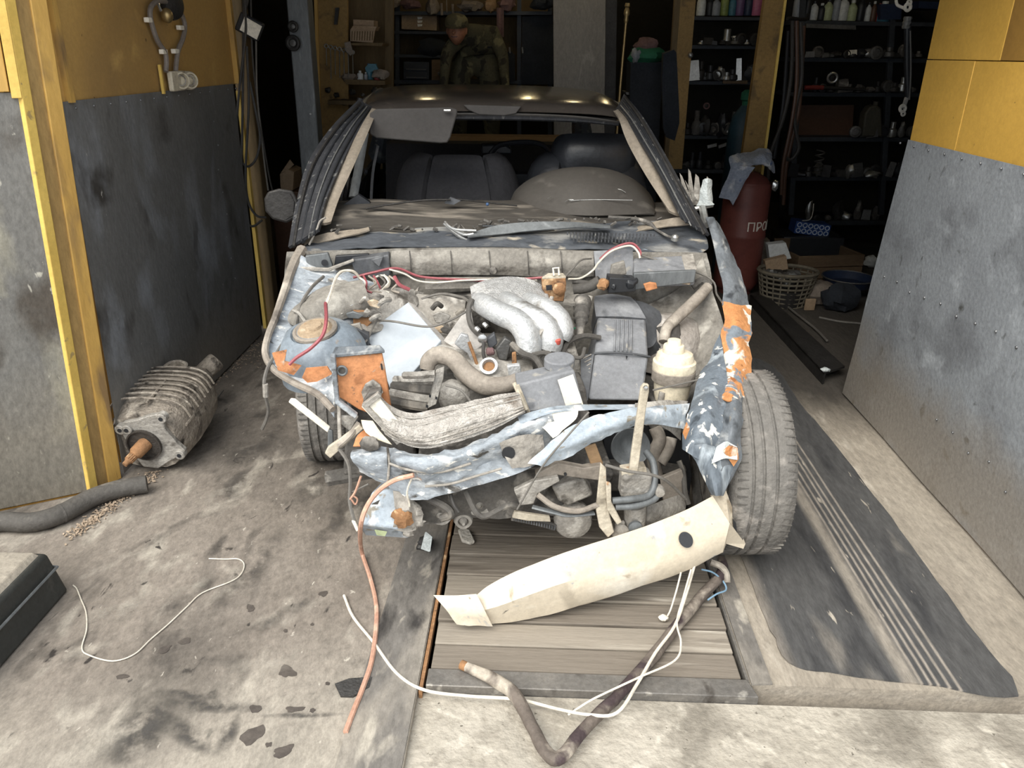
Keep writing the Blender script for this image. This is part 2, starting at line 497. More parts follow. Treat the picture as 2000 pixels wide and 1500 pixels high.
M('binnacle', '#4a4641', '#403c38', 0.6, scale=4, bump=.08, spots=(('#5f5a54', 8, .6, .14),), grain=.15)
M('seat_fabric', '#2e2e32', '#26262a', 0.85, scale=7, bump=.25)
M('leather', '#2a2c31', '#1f2125', 0.38, scale=7, bump=.08)
M('trim_cream', '#95897a', '#807565', 0.75, scale=6, bump=.15, spots=(('#6b6052', 8, .60, .12),))
M('visor', '#4d4a48', '#454240', 0.85, scale=8, bump=.1, grain=.15)
M('ply_tan', '#a88660', '#8d6e4c', 0.7, scale=3, bump=.1, stretch=(.4, 1, 1))
M('glass_chip', '#c9d0cf', '#b2baba', 0.3, scale=20, bump=.3)
M('chrome', '#c8c8c6', '#b2b2b0', 0.25, metal=.8, bump=0)
M('gear_case', '#a09587', '#857b6f', 0.65, metal=.2, scale=14, bump=.5, grain=.4, spots=(('#b5aa9b', 16, .54, .10), ('#3d3731', 12, .56, .10)))
M('gear_dark', '#4a443e', '#38332f', 0.7, metal=.2, scale=9, bump=.4, spots=(('#8a8074', 10, .62, .08),))
M('box_top', '#a49b8c', '#847b6e', 0.8, scale=7, bump=.2, spots=(('#5a544c', 5, .62, .1),))
M('box_side', '#2f312f', '#3a3b38', 0.6, scale=6, bump=.15, spots=(('#57554f', 10, .62, .1),))
M('chip', '#b8a58e', '#957f69', 0.9, scale=20, bump=.2)
M('bark_hose', '#74695f', '#5a5049', 0.8, scale=9, bump=.25, spots=(('#b1a696', 5, .52, .08, .8), ('#45383a', 6, .56, .06)))
M('stone', '#c9c2b6', '#b3aca0', 0.85, scale=14, bump=.4)
M('black_scrap', '#302f2e', '#464442', 0.6, scale=14, bump=.4, spots=(('#8b8984', 16, .62, .06),))
M('gas_red', '#7b3f36', '#6b352e', 0.5, scale=5, bump=.06, spots=(('#5d2d28', 6, .58, .14),), grain=.18)
M('towel', '#aab2c2', '#8f99ad', 0.9, scale=14, bump=.5, spots=(('#d4d6d8', 9, .54, .1), ('#5a6fa6', 10, .63, .06)))
M('paint_white', '#d8d2c4', None, 0.7, bump=0)
M('col_grey', '#74787a', '#666a6c', 0.55, metal=.3, scale=6, bump=.1, stretch=(1, 1, .3), spots=(('#8b8f91', 9, .6, .1),))
M('col_yellow', '#99763a', '#866631', 0.65, scale=4, bump=.08, spots=(('#6b532c', 9, .60, .10),))
M('brown_wood', '#6d5734', '#574527', 0.75, scale=5, bump=.15, stretch=(1, 1, .2))
M('wood_crate', '#7a6248', '#5f4b36', 0.8, scale=5, bump=.2, stretch=(.4, 1, 3))
M('wicker', '#736b5a', '#5d5648', 0.8, scale=18, bump=.2)
M('cardboard', '#a88f72', '#93795c', 0.85, scale=6, bump=.08)
M('shelf_steel', '#3f444b', '#33373d', 0.6, metal=.3, scale=6, bump=.1)
M('scuttle', '#42464c', '#53575d', 0.5, scale=10, bump=.2, stretch=(.4, 1, 1), spots=(('#8b8a86', 12, .52, .12), ('#2b2d30', 9, .57, .1), ('#a59c8c', 18, .60, .08)))
M('tower_blue', '#8b97a2', '#74808b', 0.45, scale=7, bump=.1, spots=(('#a9b3bb', 8, .56, .12), ('#a08a6c', 12, .62, .08)))
M('tower_pale', '#b0a89f', '#9a928a', 0.7, scale=9, bump=.3, spots=(('#c9c2ba', 12, .56, .1), ('#a97f66', 9, .62, .08)))
M('rust_pale', '#b39c80', '#9a8468', 0.85, scale=14, bump=.3, spots=(('#c9b79d', 14, .56, .1), ('#8d6b4a', 12, .6, .08)))
M('cream_bracket', '#c8bda9', '#b0a590', 0.75, scale=9, bump=.25, grain=.3, spots=(('#8d8372', 10, .58, .1), ('#a97f58', 14, .66, .05)))
M('camo', '#56523c', '#45412f', 0.9, scale=9, bump=.2, spots=(('#2f2c22', 9, .55, .03), ('#6d6748', 8, .6, .03)))
M('skin', '#b5795a', '#a56a4e', 0.6, bump=.02)
M('cloth_dark', '#2b3038', '#22262d', 0.9, scale=10, bump=.3)
M('cloth_pale', '#8b7f72', '#74685d', 0.9, scale=10, bump=.3)
M('cloth_rose', '#7a5d5c', '#664b4c', 0.9, scale=10, bump=.3)
M('cloth_green', '#1e6a4a', '#185a3e', 0.8, scale=8, bump=.3)
M('plate_grey', '#8b857b', '#79736a', 0.55, metal=.35, scale=5, bump=.1, stretch=(1, 1, .4), spots=(('#a39d92', 8, .6, .1),))
M('brass', '#b59a66', '#9b8252', 0.35, metal=.7, bump=0)
M('dark_metal', '#3e3c3a', '#2e2c2b', 0.55, metal=.4, scale=10, bump=.2)
M('mid_metal', '#6c6b69', '#585755', 0.5, metal=.5, scale=10, bump=.2)
M('bright_metal', '#b3b3b0', '#9b9b98', 0.35, metal=.7, scale=10, bump=.05)
for nm, h in (('b_pink', '#b45c7c'), ('b_blue', '#3c5a86'), ('b_teal', '#3d7488'), ('b_white', '#c9ccca'), ('b_green', '#7d8d45'), ('b_grey', '#8a8f96'),
              ('b_black', '#2a2c30'), ('b_lime', '#a9b487'), ('b_violet', '#6a4f7a'), ('b_red', '#8a2e2a'), ('b_brown', '#5c4030'), ('b_navy', '#26324d')):
    M(nm, h, None, 0.4, bump=0)
M('blue_pattern', '#2b4f9c', '#24458a', 0.5, bump=0)
M('blue_pale', '#c4d2e6', None, 0.5, bump=0)
M('lamp_glow', '#ffe9b8', None, 0.5, bump=0, emit=('#ffe3a6', 30.0), grain=0)
M('socket', '#d5cbb4', '#c2b79f', 0.5, bump=.05, spots=(('#8f8164', 14, .64, .06),))
M('conduit', '#8a8078', '#746b63', 0.6, bump=.1)

# ================================================================ the setting
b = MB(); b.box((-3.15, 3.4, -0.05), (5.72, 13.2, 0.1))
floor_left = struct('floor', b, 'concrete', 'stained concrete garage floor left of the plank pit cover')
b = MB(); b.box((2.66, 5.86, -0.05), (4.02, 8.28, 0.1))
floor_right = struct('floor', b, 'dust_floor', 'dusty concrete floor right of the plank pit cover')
b = MB(); b.box((2.2, -0.8, -0.075), (4.98, 4.94, 0.1))
apron = struct('floor', b, 'apron', 'pale worn concrete apron in front of the pit cover')
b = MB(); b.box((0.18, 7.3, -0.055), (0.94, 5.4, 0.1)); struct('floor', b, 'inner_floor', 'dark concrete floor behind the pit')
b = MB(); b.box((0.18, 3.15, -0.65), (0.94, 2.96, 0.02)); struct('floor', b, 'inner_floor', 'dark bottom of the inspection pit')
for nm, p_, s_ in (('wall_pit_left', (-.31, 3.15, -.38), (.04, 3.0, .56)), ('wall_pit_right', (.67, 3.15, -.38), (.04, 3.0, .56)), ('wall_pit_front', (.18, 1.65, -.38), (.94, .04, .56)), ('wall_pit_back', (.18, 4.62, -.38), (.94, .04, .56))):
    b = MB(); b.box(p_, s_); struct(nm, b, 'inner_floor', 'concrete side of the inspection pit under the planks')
# oil spots on the left floor
random.seed(21)
def blot(px, py, r, sx=1.0, ang=0.0, n=18, seed=0):
    c = Z(px, py, 0)
    pts = []
    for i in range(n):
        a = 2 * PI * i / n
        rr = r * (1 + .55 * noise.noise(V((math.cos(a) * 1.4 + seed, math.sin(a) * 1.4, seed))))
        x, y = math.cos(a) * rr * sx, math.sin(a) * rr
        pts.append(V((c.x + x * math.cos(ang) - y * math.sin(ang), c.y + x * math.sin(ang) + y * math.cos(ang), 0.0008)))
    return pts
M('oil', '#4a433e', '#5d554e', 0.7, scale=20, bump=.1)
for i, (px, py, r, sx, an) in enumerate(((362, 1253, .012, 1.6, .3), (560, 1312, .026, .9, 1.0), (490, 1188, .018, .8, .6), (632, 1160, .014, 1, 0),
        (558, 1232, .009, .6, .4), (492, 1438, .022, 1.4, .9), (552, 1468, .016, 1.5, .6), (525, 1455, .008, 1, 0), (322, 1268, .014, 1.3, 1.1), (240, 1322, .010, 1.6, .3),
        (610, 1388, .007, 1, 0), (640, 1335, .006, 1.2, 0), (610, 1220, .007, .7, 0), (500, 1385, .016, .8, 1.2), (575, 1385, .010, 2.4, .1))):
    b = MB(); b.slab(blot(px, py, r, sx, an, seed=i * 3.7), V((0, 0, .0008)))
    b.build('oil_stain', 'oil', floor_left)
# soft rubber and oil smears in the concrete: thin films with ragged edges
def film(name, c, thr=.42, scale=9.0, dens=.8):
    m = mat(name, c, None, .8, bump=.1)
    N, K = m.node_tree.nodes, m.node_tree.links
    tc = N.new('ShaderNodeTexCoord')
    sub = N.new('ShaderNodeVectorMath'); sub.operation = 'SUBTRACT'; sub.inputs[1].default_value = (.5, .5, .5); K.new(tc.outputs['Generated'], sub.inputs[0])
    mul = N.new('ShaderNodeVectorMath'); mul.operation = 'MULTIPLY'; mul.inputs[1].default_value = (1, 1, 0); K.new(sub.outputs[0], mul.inputs[0])
    ln = N.new('ShaderNodeVectorMath'); ln.operation = 'LENGTH'; K.new(mul.outputs[0], ln.inputs[0])
    nz = N.new('ShaderNodeTexNoise'); nz.inputs['Scale'].default_value = scale; nz.inputs['Detail'].default_value = 8; nz.inputs['Roughness'].default_value = .65; K.new(tc.outputs['Object'], nz.inputs['Vector'])
    r1 = N.new('ShaderNodeMapRange'); r1.inputs[1].default_value = .5; r1.inputs[2].default_value = .12; K.new(ln.outputs['Value'], r1.inputs[0])
    r2 = N.new('ShaderNodeMapRange'); r2.inputs[1].default_value = thr; r2.inputs[2].default_value = thr + .18; K.new(nz.outputs['Fac'], r2.inputs[0])
    mm = N.new('ShaderNodeMath'); mm.operation = 'MULTIPLY'; K.new(r1.outputs[0], mm.inputs[0]); K.new(r2.outputs[0], mm.inputs[1])
    m2 = N.new('ShaderNodeMath'); m2.operation = 'MULTIPLY'; m2.inputs[1].default_value = dens; K.new(mm.outputs[0], m2.inputs[0])
    K.new(m2.outputs[0], N['Principled BSDF'].inputs['Alpha'])
    MT[name] = m
film('smear_dark', '#4b4845', .40, 12, .85)
film('smear_soft', '#57524d', .44, 7, .7)
film('smear_pale', '#b9b1a3', .46, 9, .6)
def smear(x0, y0, x1, y1, w, m='smear_dark', par=None, z=.0012):
    a, c = Z(x0, y0), Z(x1, y1)
    d = (c - a); L_ = d.length / 2; ang = math.atan2(d.y, d.x); mid = (a + c) / 2
    me_b = MB(); me_b.add([(-L_, -w, 0), (L_, -w, 0), (L_, w, 0), (-L_, w, 0)], [(0, 1, 2, 3)])
    o = me_b.build('floor_smear', m, floor_left if par is None else par)
    o.location = (mid.x, mid.y, z); o.rotation_euler.z = ang
for i, a in enumerate(((215, 1520, 330, 1340, .09), (300, 1372, 520, 1385, .028), (300, 1352, 440, 1362, .02), (310, 1395, 430, 1480, .035), (430, 1480, 460, 1390, .03), (500, 1400, 680, 1395, .012),
                       (395, 1240, 560, 1020, .07), (470, 1250, 560, 1180, .05), (545, 1210, 620, 1150, .04), (620, 1110, 660, 960, .06), (560, 1000, 700, 870, .10), (430, 930, 560, 820, .08))):
    smear(*a, 'smear_dark' if i < 6 else 'smear_soft', None, .0012 + i * .0002)
for i, a in enumerate(((380, 1010, 520, 900, .07), (160, 1240, 300, 1130, .09), (440, 1330, 600, 1260, .07), (330, 1180, 420, 1110, .05))):
    smear(*a, 'smear_pale', None, .004 + i * .0002)

# steel plate strip beside the pit, on the left
b = MB()
b.slab([V((-.475, .6, .001)), V((-.293, .6, .001)), V((-.293, 2.75, .001)), V((-.43, 2.75, .001))], V((0, 0, .004)))
struct('floor', b, 'steel_plate', 'dark scuffed steel plate strip along the left side of the pit')

# pit cover: planks and their steel edge
pit = thing('pit_cover', 'weathered plank cover over the inspection pit under the wreck', 'pit cover', (0.18, 1.7, 0.0))
random.seed(5)
y = 1.742
i = 0
while y < 4.5:
    w = random.choice((.112, .124, .118, .13, .105))
    b = MB()
    b.box((0.185, y + w / 2, -0.022 + random.uniform(-.003, .003)), (0.905 + random.uniform(-.012, .006), w - .009, .04),
          (random.uniform(-.01, .01), random.uniform(-.003, .003), random.uniform(-.004, .004)))
    b.build('plank', 'plank_pale' if i in (3, 1) else 'plank', pit, bevel=.004)
    y += w
    i += 1
b = MB(); b.hexa([V((-.27, 1.672, -.03)), V((.665, 1.672, -.03)), V((.648, 1.736, -.03)), V((-.27, 1.736, -.03))],
                 [V((-.27, 1.672, .002)), V((.665, 1.672, .002)), V((.648, 1.736, .004)), V((-.27, 1.736, .004))])
b.build('steel_edge', 'pit_steel', pit, bevel=.003)
b = MB(); b.box((.648, 3.1, -.012), (.008, 2.75, .03)); b.build('side_angle', 'pit_steel', pit)
b = MB(); b.box((-.282, 3.05, -.014), (.010, 2.8, .03)); b.build('side_angle', 'rust', pit)
b = MB(); b.slab([V((.655, 1.715, .001)), V((.715, 1.72, .001)), V((.712, 2.6, .001)), V((.655, 2.6, .001))], V((0, 0, .006)))
b.build('side_plate', 'steel_plate', pit)

# black rubber strip on the right, tyre-marked and dusty
edge = [Z(1540, 1294), Z(1640, 1318), Z(1800, 1338), Z(1985, 1360)]
right = [V((1.41, 1.95, 0)), V((1.415, 2.3, 0)), V((1.42, 2.7, 0)), V((1.42, 3.1, 0)), V((1.40, 3.6, 0)), V((1.36, 4.3, 0))]
left = [V((.79, 4.3, 0)), V((.785, 3.4, 0)), V((.78, 2.7, 0)), V((.775, 2.3, 0)), V((.772, 2.0, 0))]
out = [p + V((noise.noise(p * 17) * .012, noise.noise(p * 13 + V((5, 0, 0))) * .008, .001)) for p in smooth_path(edge + right + left, 5, True)]
b = MB(); b.slab(out, V((0, 0, .005)))
tag(b.build('rubber_mat', 'rubber_mat'), 'black dusty rubber strip on the floor beside the front wheel', 'mat')

# ---------------------------------------------------------------- right gate leaf (opened towards the viewer)
XR = 1.67
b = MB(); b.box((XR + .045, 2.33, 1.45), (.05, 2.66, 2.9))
wr = struct('wall_right', b, 'brown_ply_and_shade', 'open gate leaf on the right, yellow boards above grey sheet metal')
ZS = 1.305
def ypanel(name, m, y0, y1, z0, z1, x=XR, th=.016, par=wr):
    b = MB(); b.box((x + (th / 2 if x > 0 else -th / 2), (y0 + y1) / 2, (z0 + z1) / 2), (th, y1 - y0 - .003, z1 - z0 - .003))
    return b.build(name, m, par, bevel=.0015)
ypanel('board', 'yellow_right', 3.27, 3.675, ZS, 1.645)
ypanel('board', 'yellow_right', 2.2, 3.27, ZS, 1.645, XR + .002)
ypanel('board', 'yellow_right', 3.10, 3.672, 1.645, 2.9)
ypanel('board', 'brown_ply_and_shade', 1.0, 3.10, 1.645, 2.9, XR + .001)  # browner board: shadow on the leaf's upper part put into the colour
ypanel('board', 'yellow_right', 1.0, 2.2, ZS, 1.645, XR + .001)
b = MB()
rows = []
for iz in range(9):
    z = .012 + (ZS + .01 - .012) * iz / 8
    rows.append([V((XR - .006 + .006 * noise.noise(V((0, yy * 2.2, z * 2.5))), yy, z)) for yy in [3.825 - .15 * z / ZS - i * .24 for i in range(12)]])
b.grid(rows, .002, 2)
b.build('metal_sheet', 'sheet_right', wr)
b = MB()
for i in range(14): b.ball((XR - .011, 3.62 - i * .135, .70 + .055 * (3.62 - i * .135 < 3.6) * (3.573 - (3.62 - i * .135)) + .01 * math.sin(i * 2.1)), .006, 8, 5)
for i in range(18): b.ball((XR - .011, 3.74 - i * .14, ZS - .012), .005, 8, 5)
for i in range(6): b.ball((XR - .011, 2.9 - i * .13, .30 + .05 * math.sin(i * 3)), .005, 8, 5)
o = b.build('rivets', 'rivet', wr); o['kind'] = 'stuff'
b = MB(); b.box((XR + .03, 2.42, .012), (.05, 2.82, .024)); b.build('bottom_rail', 'rust', wr)

# ---------------------------------------------------------------- left gate leaf
XL, ZL = -1.68, 1.455
b = MB(); b.box((XL - .045, 3.70, 1.45), (.05, 1.64, 2.9))
wl = struct('wall_left', b, 'brown_ply_and_shade', 'open gate leaf on the left, ochre board above dark sheet metal')
ypanel('board', 'yellow_left', 2.84, 4.60, ZL, 2.9, XL, .014, wl)
rows = []
for iz in range(9):
    z = .012 + (ZL + .005 - .012) * iz / 8
    rows.append([V((XL + .006 + .004 * noise.noise(V((3, yy * 2.2, z * 2.5))), yy, z)) for yy in [2.765 + .09 * z / ZL + i * (.1595 - .008 * z / ZL) for i in range(12)]])
b = MB(); b.grid(rows, .002, 2); b.build('metal_sheet', 'sheet_left', wl)
b = MB()
for i in range(14): b.ball((XL + .010, 2.93 + i * .125, ZL - .02), .005, 8, 5)
for i in range(8): b.ball((XL + .010, 4.2 - .02 * (i % 3), .45 + i * .12), .004, 8, 5)
o = b.build('rivets', 'rivet', wl); o['kind'] = 'stuff'
b = MB(); b.box((XL + .012, 4.585, 2.19), (.028, .03, 1.46)); b.build('edge_strip', 'yellow_post', wl)
b = MB(); b.box((XL + .010, 2.905, 2.19), (.022, .028, 1.47)); b.build('edge_strip', 'yellow_post', wl)
b = MB(); b.box((XL + .006, 4.60, .72), (.02, .035, 1.40)); b.build('edge_strip', 'yellow_flange', wl)
# steel post the leaf is hung in
a0, a1, a2, a3 = Z(178, 966), Z(193, 957), Z(214, 946), Z(238, 934)
back = V((-.03, .10, 0))
post = thing('gate_post', 'yellow painted steel channel post between the two left gate leaves', 'post', (a1 + V((0, .05, 0))))
def vert(p, q, off, th, z1=2.9):
    b = MB(); n = (q - p).normalized(); n = V((-n.y, n.x, 0))
    p, q = p + n * off, q + n * off
    return b.hexa([p, q, q + n * th, p + n * th], [v + V((0, 0, z1)) for v in (p, q, q + n * th, p + n * th)])
vert(a0, a1, 0, .05).build('flange', 'yellow_flange', post, bevel=.003)
vert(a1, a2, .008, .03).build('web', 'post_web', post)
vert(a2, a3, 0, .06).build('flange', 'yellow_post', post, bevel=.003)
# the outer leaf, folded back to the left
p0, p1 = Z(178, 966), Z(0, 1003)
dl = (p1 - p0).normalized(); nl = V((dl.y, -dl.x, 0))
if nl.y > 0: nl = -nl                               # towards the viewer
fl = p0 + dl * 1.5
b = MB(); q = [p0 - nl * .02, fl - nl * .02, fl - nl * .07, p0 - nl * .07]
b.hexa(q, [v + V((0, 0, 2.9)) for v in q])
wo = struct('wall_outer_left', b, 'brown_ply_and_shade', 'outer left gate leaf folded back, yellow above grey sheet metal')
zs2 = X(15, 192, P(15, 192, 2.5).x).z
def onleaf(name, m, d0, d1, z0, z1, th, off=0.0, bevel=.002):
    b = MB(); q = [p0 + dl * d0 + nl * (off - .02), p0 + dl * d1 + nl * (off - .02)]
    q += [v + nl * th for v in q[::-1]]
    return b.hexa([v + V((0, 0, z0)) for v in q], [v + V((0, 0, z1)) for v in q]).build(name, m, wo, bevel=bevel)
onleaf('metal_sheet', 'sheet_leaf', .004, 1.5, .01, 1.498, .006)
onleaf('board', 'yellow_post', .05, 1.5, 1.498, 2.9, .008)
onleaf('trim_strip', 'yellow_flange', .0, .030, 1.48, 2.9, .022)
onleaf('trim_strip', 'yellow_post', .034, .060, 1.50, 2.9, .018)
onleaf('trim_strip', 'yellow_flange', .066, .085, 1.50, 2.9, .015)

# the post and the outer leaf hang a little out of true
for root in (post, wo):
    for o in [root] + list(root.children):
        if o.type == 'MESH':
            for v in o.data.vertices:
                v.co.x += .017 * v.co.z
                v.co.y += .050 * v.co.z
# ---------------------------------------------------------------- the garage shell
def wall(name, m, p, s, label): 
    b = MB(); b.box(p, s); return struct(name, b, m, label)
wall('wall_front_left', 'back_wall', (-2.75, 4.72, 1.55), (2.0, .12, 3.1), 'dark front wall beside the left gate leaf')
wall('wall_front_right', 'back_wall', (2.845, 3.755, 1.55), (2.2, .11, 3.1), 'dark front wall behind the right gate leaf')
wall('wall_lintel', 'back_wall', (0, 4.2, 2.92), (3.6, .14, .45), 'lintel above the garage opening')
wall('roof_shade_eave', 'ceiling', (0, 3.55, 2.36), (3.9, 1.5, .06), 'unseen dark eave added to shade the garage opening')  # eave out of view, lowered and drawn forward to keep sunlight off the cabin
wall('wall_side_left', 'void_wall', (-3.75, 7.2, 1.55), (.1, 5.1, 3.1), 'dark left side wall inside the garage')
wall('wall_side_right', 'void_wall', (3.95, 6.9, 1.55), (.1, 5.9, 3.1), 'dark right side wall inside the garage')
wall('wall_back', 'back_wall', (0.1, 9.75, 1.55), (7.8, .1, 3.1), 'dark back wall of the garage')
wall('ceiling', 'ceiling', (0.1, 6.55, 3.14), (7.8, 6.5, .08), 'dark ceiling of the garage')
# wood chips swept against the left post and hose
random.seed(3)
b = MB()
for i in range(420):
    t = random.random()
    q = Z(124, 1052).lerp(Z(295, 925), t) + V((random.gauss(.02, .018), random.gauss(0, .02), 0))
    b.box((q.x, q.y, .003 + random.random() * .006), (random.uniform(.004, .016), random.uniform(.003, .007), .002), (random.uniform(-.5, .5), random.uniform(-.5, .5), random.uniform(0, 3)))
tag(b.build('wood_chips', 'chip'), 'scattered pale wood chips beside the black hose', 'wood chips', kind='stuff')
random.seed(4)
b = MB()
for i in range(160):
    q = Z(random.uniform(450, 505), random.uniform(660, 720)) if i % 3 == 0 else Z(*(lambda t: (505 - 130 * t, 668 + 115 * t))(random.random()))
    q = q + V((random.gauss(.02, .012), random.gauss(0, .01), 0))
    b.box((q.x, q.y, .003), (random.uniform(.004, .012), .005, .003), (random.uniform(-.4, .4), random.uniform(-.4, .4), random.uniform(0, 3)))
tag(b.build('grit', 'chip'), 'line of pale grit swept along the left leaf', 'grit', kind='stuff')
# ceiling bulbs burn inside; the last one is added to brighten the right-hand clutter
for i, (x, y) in enumerate(((-.9, 6.4), (-.05, 7.2), (.35, 6.2), (.9, 8.2), (2.35, 5.5))):
    t = thing('ceiling_bulb', ('bare bulb hanging from the ceiling, %s' % ('over the left rear of the car', 'over the car boot', 'over the right rear of the car', 'by the back wall', 'added unseen to brighten the floor heap on the right')[i]), 'lamp', (x, y, 2.6), 'ceiling bulbs')
    b = MB(); b.tube([V((x, y, 3.1)), V((x, y, 2.66))], .006, 6, 1); b.build('cord', 'wire_dark', t)
    b = MB(); b.lathe((x, y, 2.67), (0, 0, -1), [(.018, 0), (.022, .02), (.022, .05)], 12); b.build('socket', 'dark_metal', t)
    b = MB(); b.lathe((x, y, 2.62), (0, 0, -1), [(.02, 0), (.032, .03), (.038, .055), (.030, .085), (.006, .10)], 14); b.build('bulb', 'lamp_glow', t)

# ================================================================ the wrecked car: shell
car = thing('wrecked_car', 'dark wrecked car with its front torn away, standing over the pit', 'car', L(0, 1.2, 0))
car_matrix = car.location.copy()
def bp(name, m, b, parent=None, **k):
    return b.build(name, m, car if parent is None else parent, **k)
# roof
rows = []
for y, w, ze, zc in ((1.24, .585, 1.362, 1.395), (1.27, .592, 1.388, 1.425), (1.36, .60, 1.404, 1.446), (1.6, .612, 1.420, 1.466), (2.0, .618, 1.425, 1.473), (2.4, .61, 1.415, 1.462), (2.68, .59, 1.395, 1.435)):
    rows.append([L(s * w, y, ze + (zc - ze) * f) for s, f in ((-1.03, -1.0), (-1, .0), (-.94, .45), (-.75, .78), (-.4, .94), (0, 1), (.4, .94), (.75, .78), (.94, .45), (1, .0), (1.03, -1.0))])
bp('roof', 'car_roof', MB().grid(rows, .004, 3))
b = MB()
b.grid([[L(x, 1.235, 1.372 - .03 * abs(x / .58) ** 3 + .012) for x in (-.57, -.35, 0, .35, .57)],
        [L(x, 1.25, 1.345 - .02 * abs(x / .58) ** 3 + .012) for x in (-.57, -.35, 0, .35, .57)],
        [L(x, 1.33, 1.345 - .02 * abs(x / .58) ** 3 + .012) for x in (-.57, -.35, 0, .35, .57)]], .01, 3)
bp('windscreen_header', 'car_pillar', b)
b = MB(); b.tube([L(x, 1.232, 1.385 - .03 * abs(x / .58) ** 3) for x in (-.57, -.35, 0, .35, .57)], .006, 6, 4); bp('roof_seal', 'wire_dark', b)
b = MB(); b.slab(Cs(1.22, (905, 205), (1018, 208), (1008, 222), (985, 226), (935, 224), (915, 215)), CAR_AX * .03)
bp('mirror_mount', 'visor', b, bevel=.004)
b = MB(); b.grid([[L(x, y, 1.36 + .03 * (1 - abs(x) / .6)) for x in (-.58, -.3, 0, .3, .58)] for y in (1.3, 1.7, 2.2, 2.7)], .006, 2)
bp('headlining', 'visor', b)
# pillars round the windscreen
def ribbon(name, m, left, right, y0, y1, bulge=.012, th=.012, sign=1, k=4, **kw):
    n = len(left)
    rows = []
    for i in range(n):
        t = i / (n - 1)
        yl = y0 + (y1 - y0) * t
        a, c = C(*left[i], yl), C(*right[i], yl)
        mid = (a + c) / 2 - CAR_AX * bulge
        rows.append([a, mid, c])
    return bp(name, m, MB().grid(rows, th, k, k2=k), **kw)
lo = [(567, 486), (580, 405), (602, 325), (646, 256), (700, 199)]
li = [(625, 452), (641, 388), (674, 312), (706, 250), (727, 213)]
ro_ = [(1382, 462), (1322, 352), (1280, 275), (1250, 224), (1222, 186)]
ri = [(1330, 428), (1286, 340), (1247, 276), (1224, 238), (1206, 217)]
ribbon('windscreen_pillar', 'car_pillar', lo, li, .50, 1.28)
ribbon('windscreen_pillar', 'car_pillar', ri, ro_, .50, 1.28)
mixp = lambda a, c, t: [(p[0] + (q[0] - p[0]) * t, p[1] + (q[1] - p[1]) * t) for p, q in zip(a, c)]
for a, c in ((lo, li), (ro_, ri)):
    for t, r, m, nm in ((.12, .007, 'dark_metal', 'drip_rail'), (.38, .005, 'b_black', 'door_seal'), (.62, .0028, 'bright_metal', 'glass_bead'), (.8, .005, 'b_black', 'screen_rubber')):
        b = MB(); b.tube([C(p[0], p[1], .49 + .19 * i - .016) for i, p in enumerate(mixp(a, c, t))], r, 6, 5); bp(nm, m, b)
ribbon('pillar_trim', 'trim_cream', [(627, 440), (644, 384), (678, 311), (709, 249), (728, 216)], [(646, 437), (666, 380), (699, 306), (724, 247), (737, 218)], .58, 1.24, .015)
ribbon('pillar_trim', 'trim_cream', [(1306, 415), (1266, 348), (1230, 284), (1210, 238), (1200, 221)], [(1328, 424), (1285, 341), (1246, 277), (1223, 239), (1206, 218)], .58, 1.24, .015)
# sides
for s in (-1, 1):
    def side(name, m, y0, y1, z0=.26, z1=.93, n=5, par=None):
        rows = []
        for i in range(n):
            z = z0 + (z1 - z0) * i / (n - 1)
            x = s * (.775 + .035 * math.sin(PI * min(1, (z - .2) / .8)) - .02 * max(0, (z - .75) / .2))
            rows.append([L(x, y0 + (y1 - y0) * j / 4, z) for j in range(5)])
        return bp(name, m, MB().grid(rows, .02 * (-s), 2), par)
    d = side('front_door', 'car_dark', .56, 1.64)
    b = MB(); b.box(L(s * .815, 1.5, .78), (.02, .16, .03), Matrix.Rotation(CAR_A, 3, 'Z')); bp('door_handle', 'black_plastic', b, d, bevel=.006)
    d = side('rear_door', 'car_dark', 1.66, 2.55)
    b = MB(); b.box(L(s * .815, 2.4, .78), (.02, .16, .03), Matrix.Rotation(CAR_A, 3, 'Z')); bp('door_handle', 'black_plastic', b, d, bevel=.006)
    side('rear_wing', 'car_dark', 2.57, 3.66, .30, .95)
    b = MB(); b.box(L(s * .74, 1.6, .22), (.12, 2.1, .12), Matrix.Rotation(CAR_A, 3, 'Z')); bp('sill', 'car_dark', b, bevel=.02)
    b = MB(); b.tube([L(s * .615, 1.34, 1.385), L(s * .632, 1.6, 1.40), L(s * .64, 2.1, 1.40), L(s * .63, 2.6, 1.40), L(s * .64, 2.9, 1.25), L(s * .72, 3.15, .97)], [.02, .022, .025, .03, .06, .08], 8, 4); bp('roof_rail', 'car_dark', b)
    b = MB(); b.tube([L(s * .775, 1.62, .93), L(s * .72, 1.63, 1.15), L(s * .65, 1.66, 1.42)], [.045, .04, .035], 8, 4, flat=.6); bp('door_pillar', 'car_pillar', b)
    b = MB(); b.tube([L(s * .775, 1.52, .93), L(s * .70, 1.5, 1.2), L(s * .635, 1.42, 1.40)], .014, 6, 4); bp('window_frame', 'car_pillar', b)
    b = MB(); b.tube([L(s * .77, .62, .95), L(s * .775, 1.1, .955), L(s * .775, 1.6, .95), L(s * .77, 2.5, .955)], .02, 6, 3); bp('belt_seal', 'black_plastic', b)
    b = MB(); b.grid([[L(s * .74, y, z) for y in (.62, 1.1, 1.6)] for z in (.35, .6, .9)], .02, 2); bp('door_card', 'leather', b)
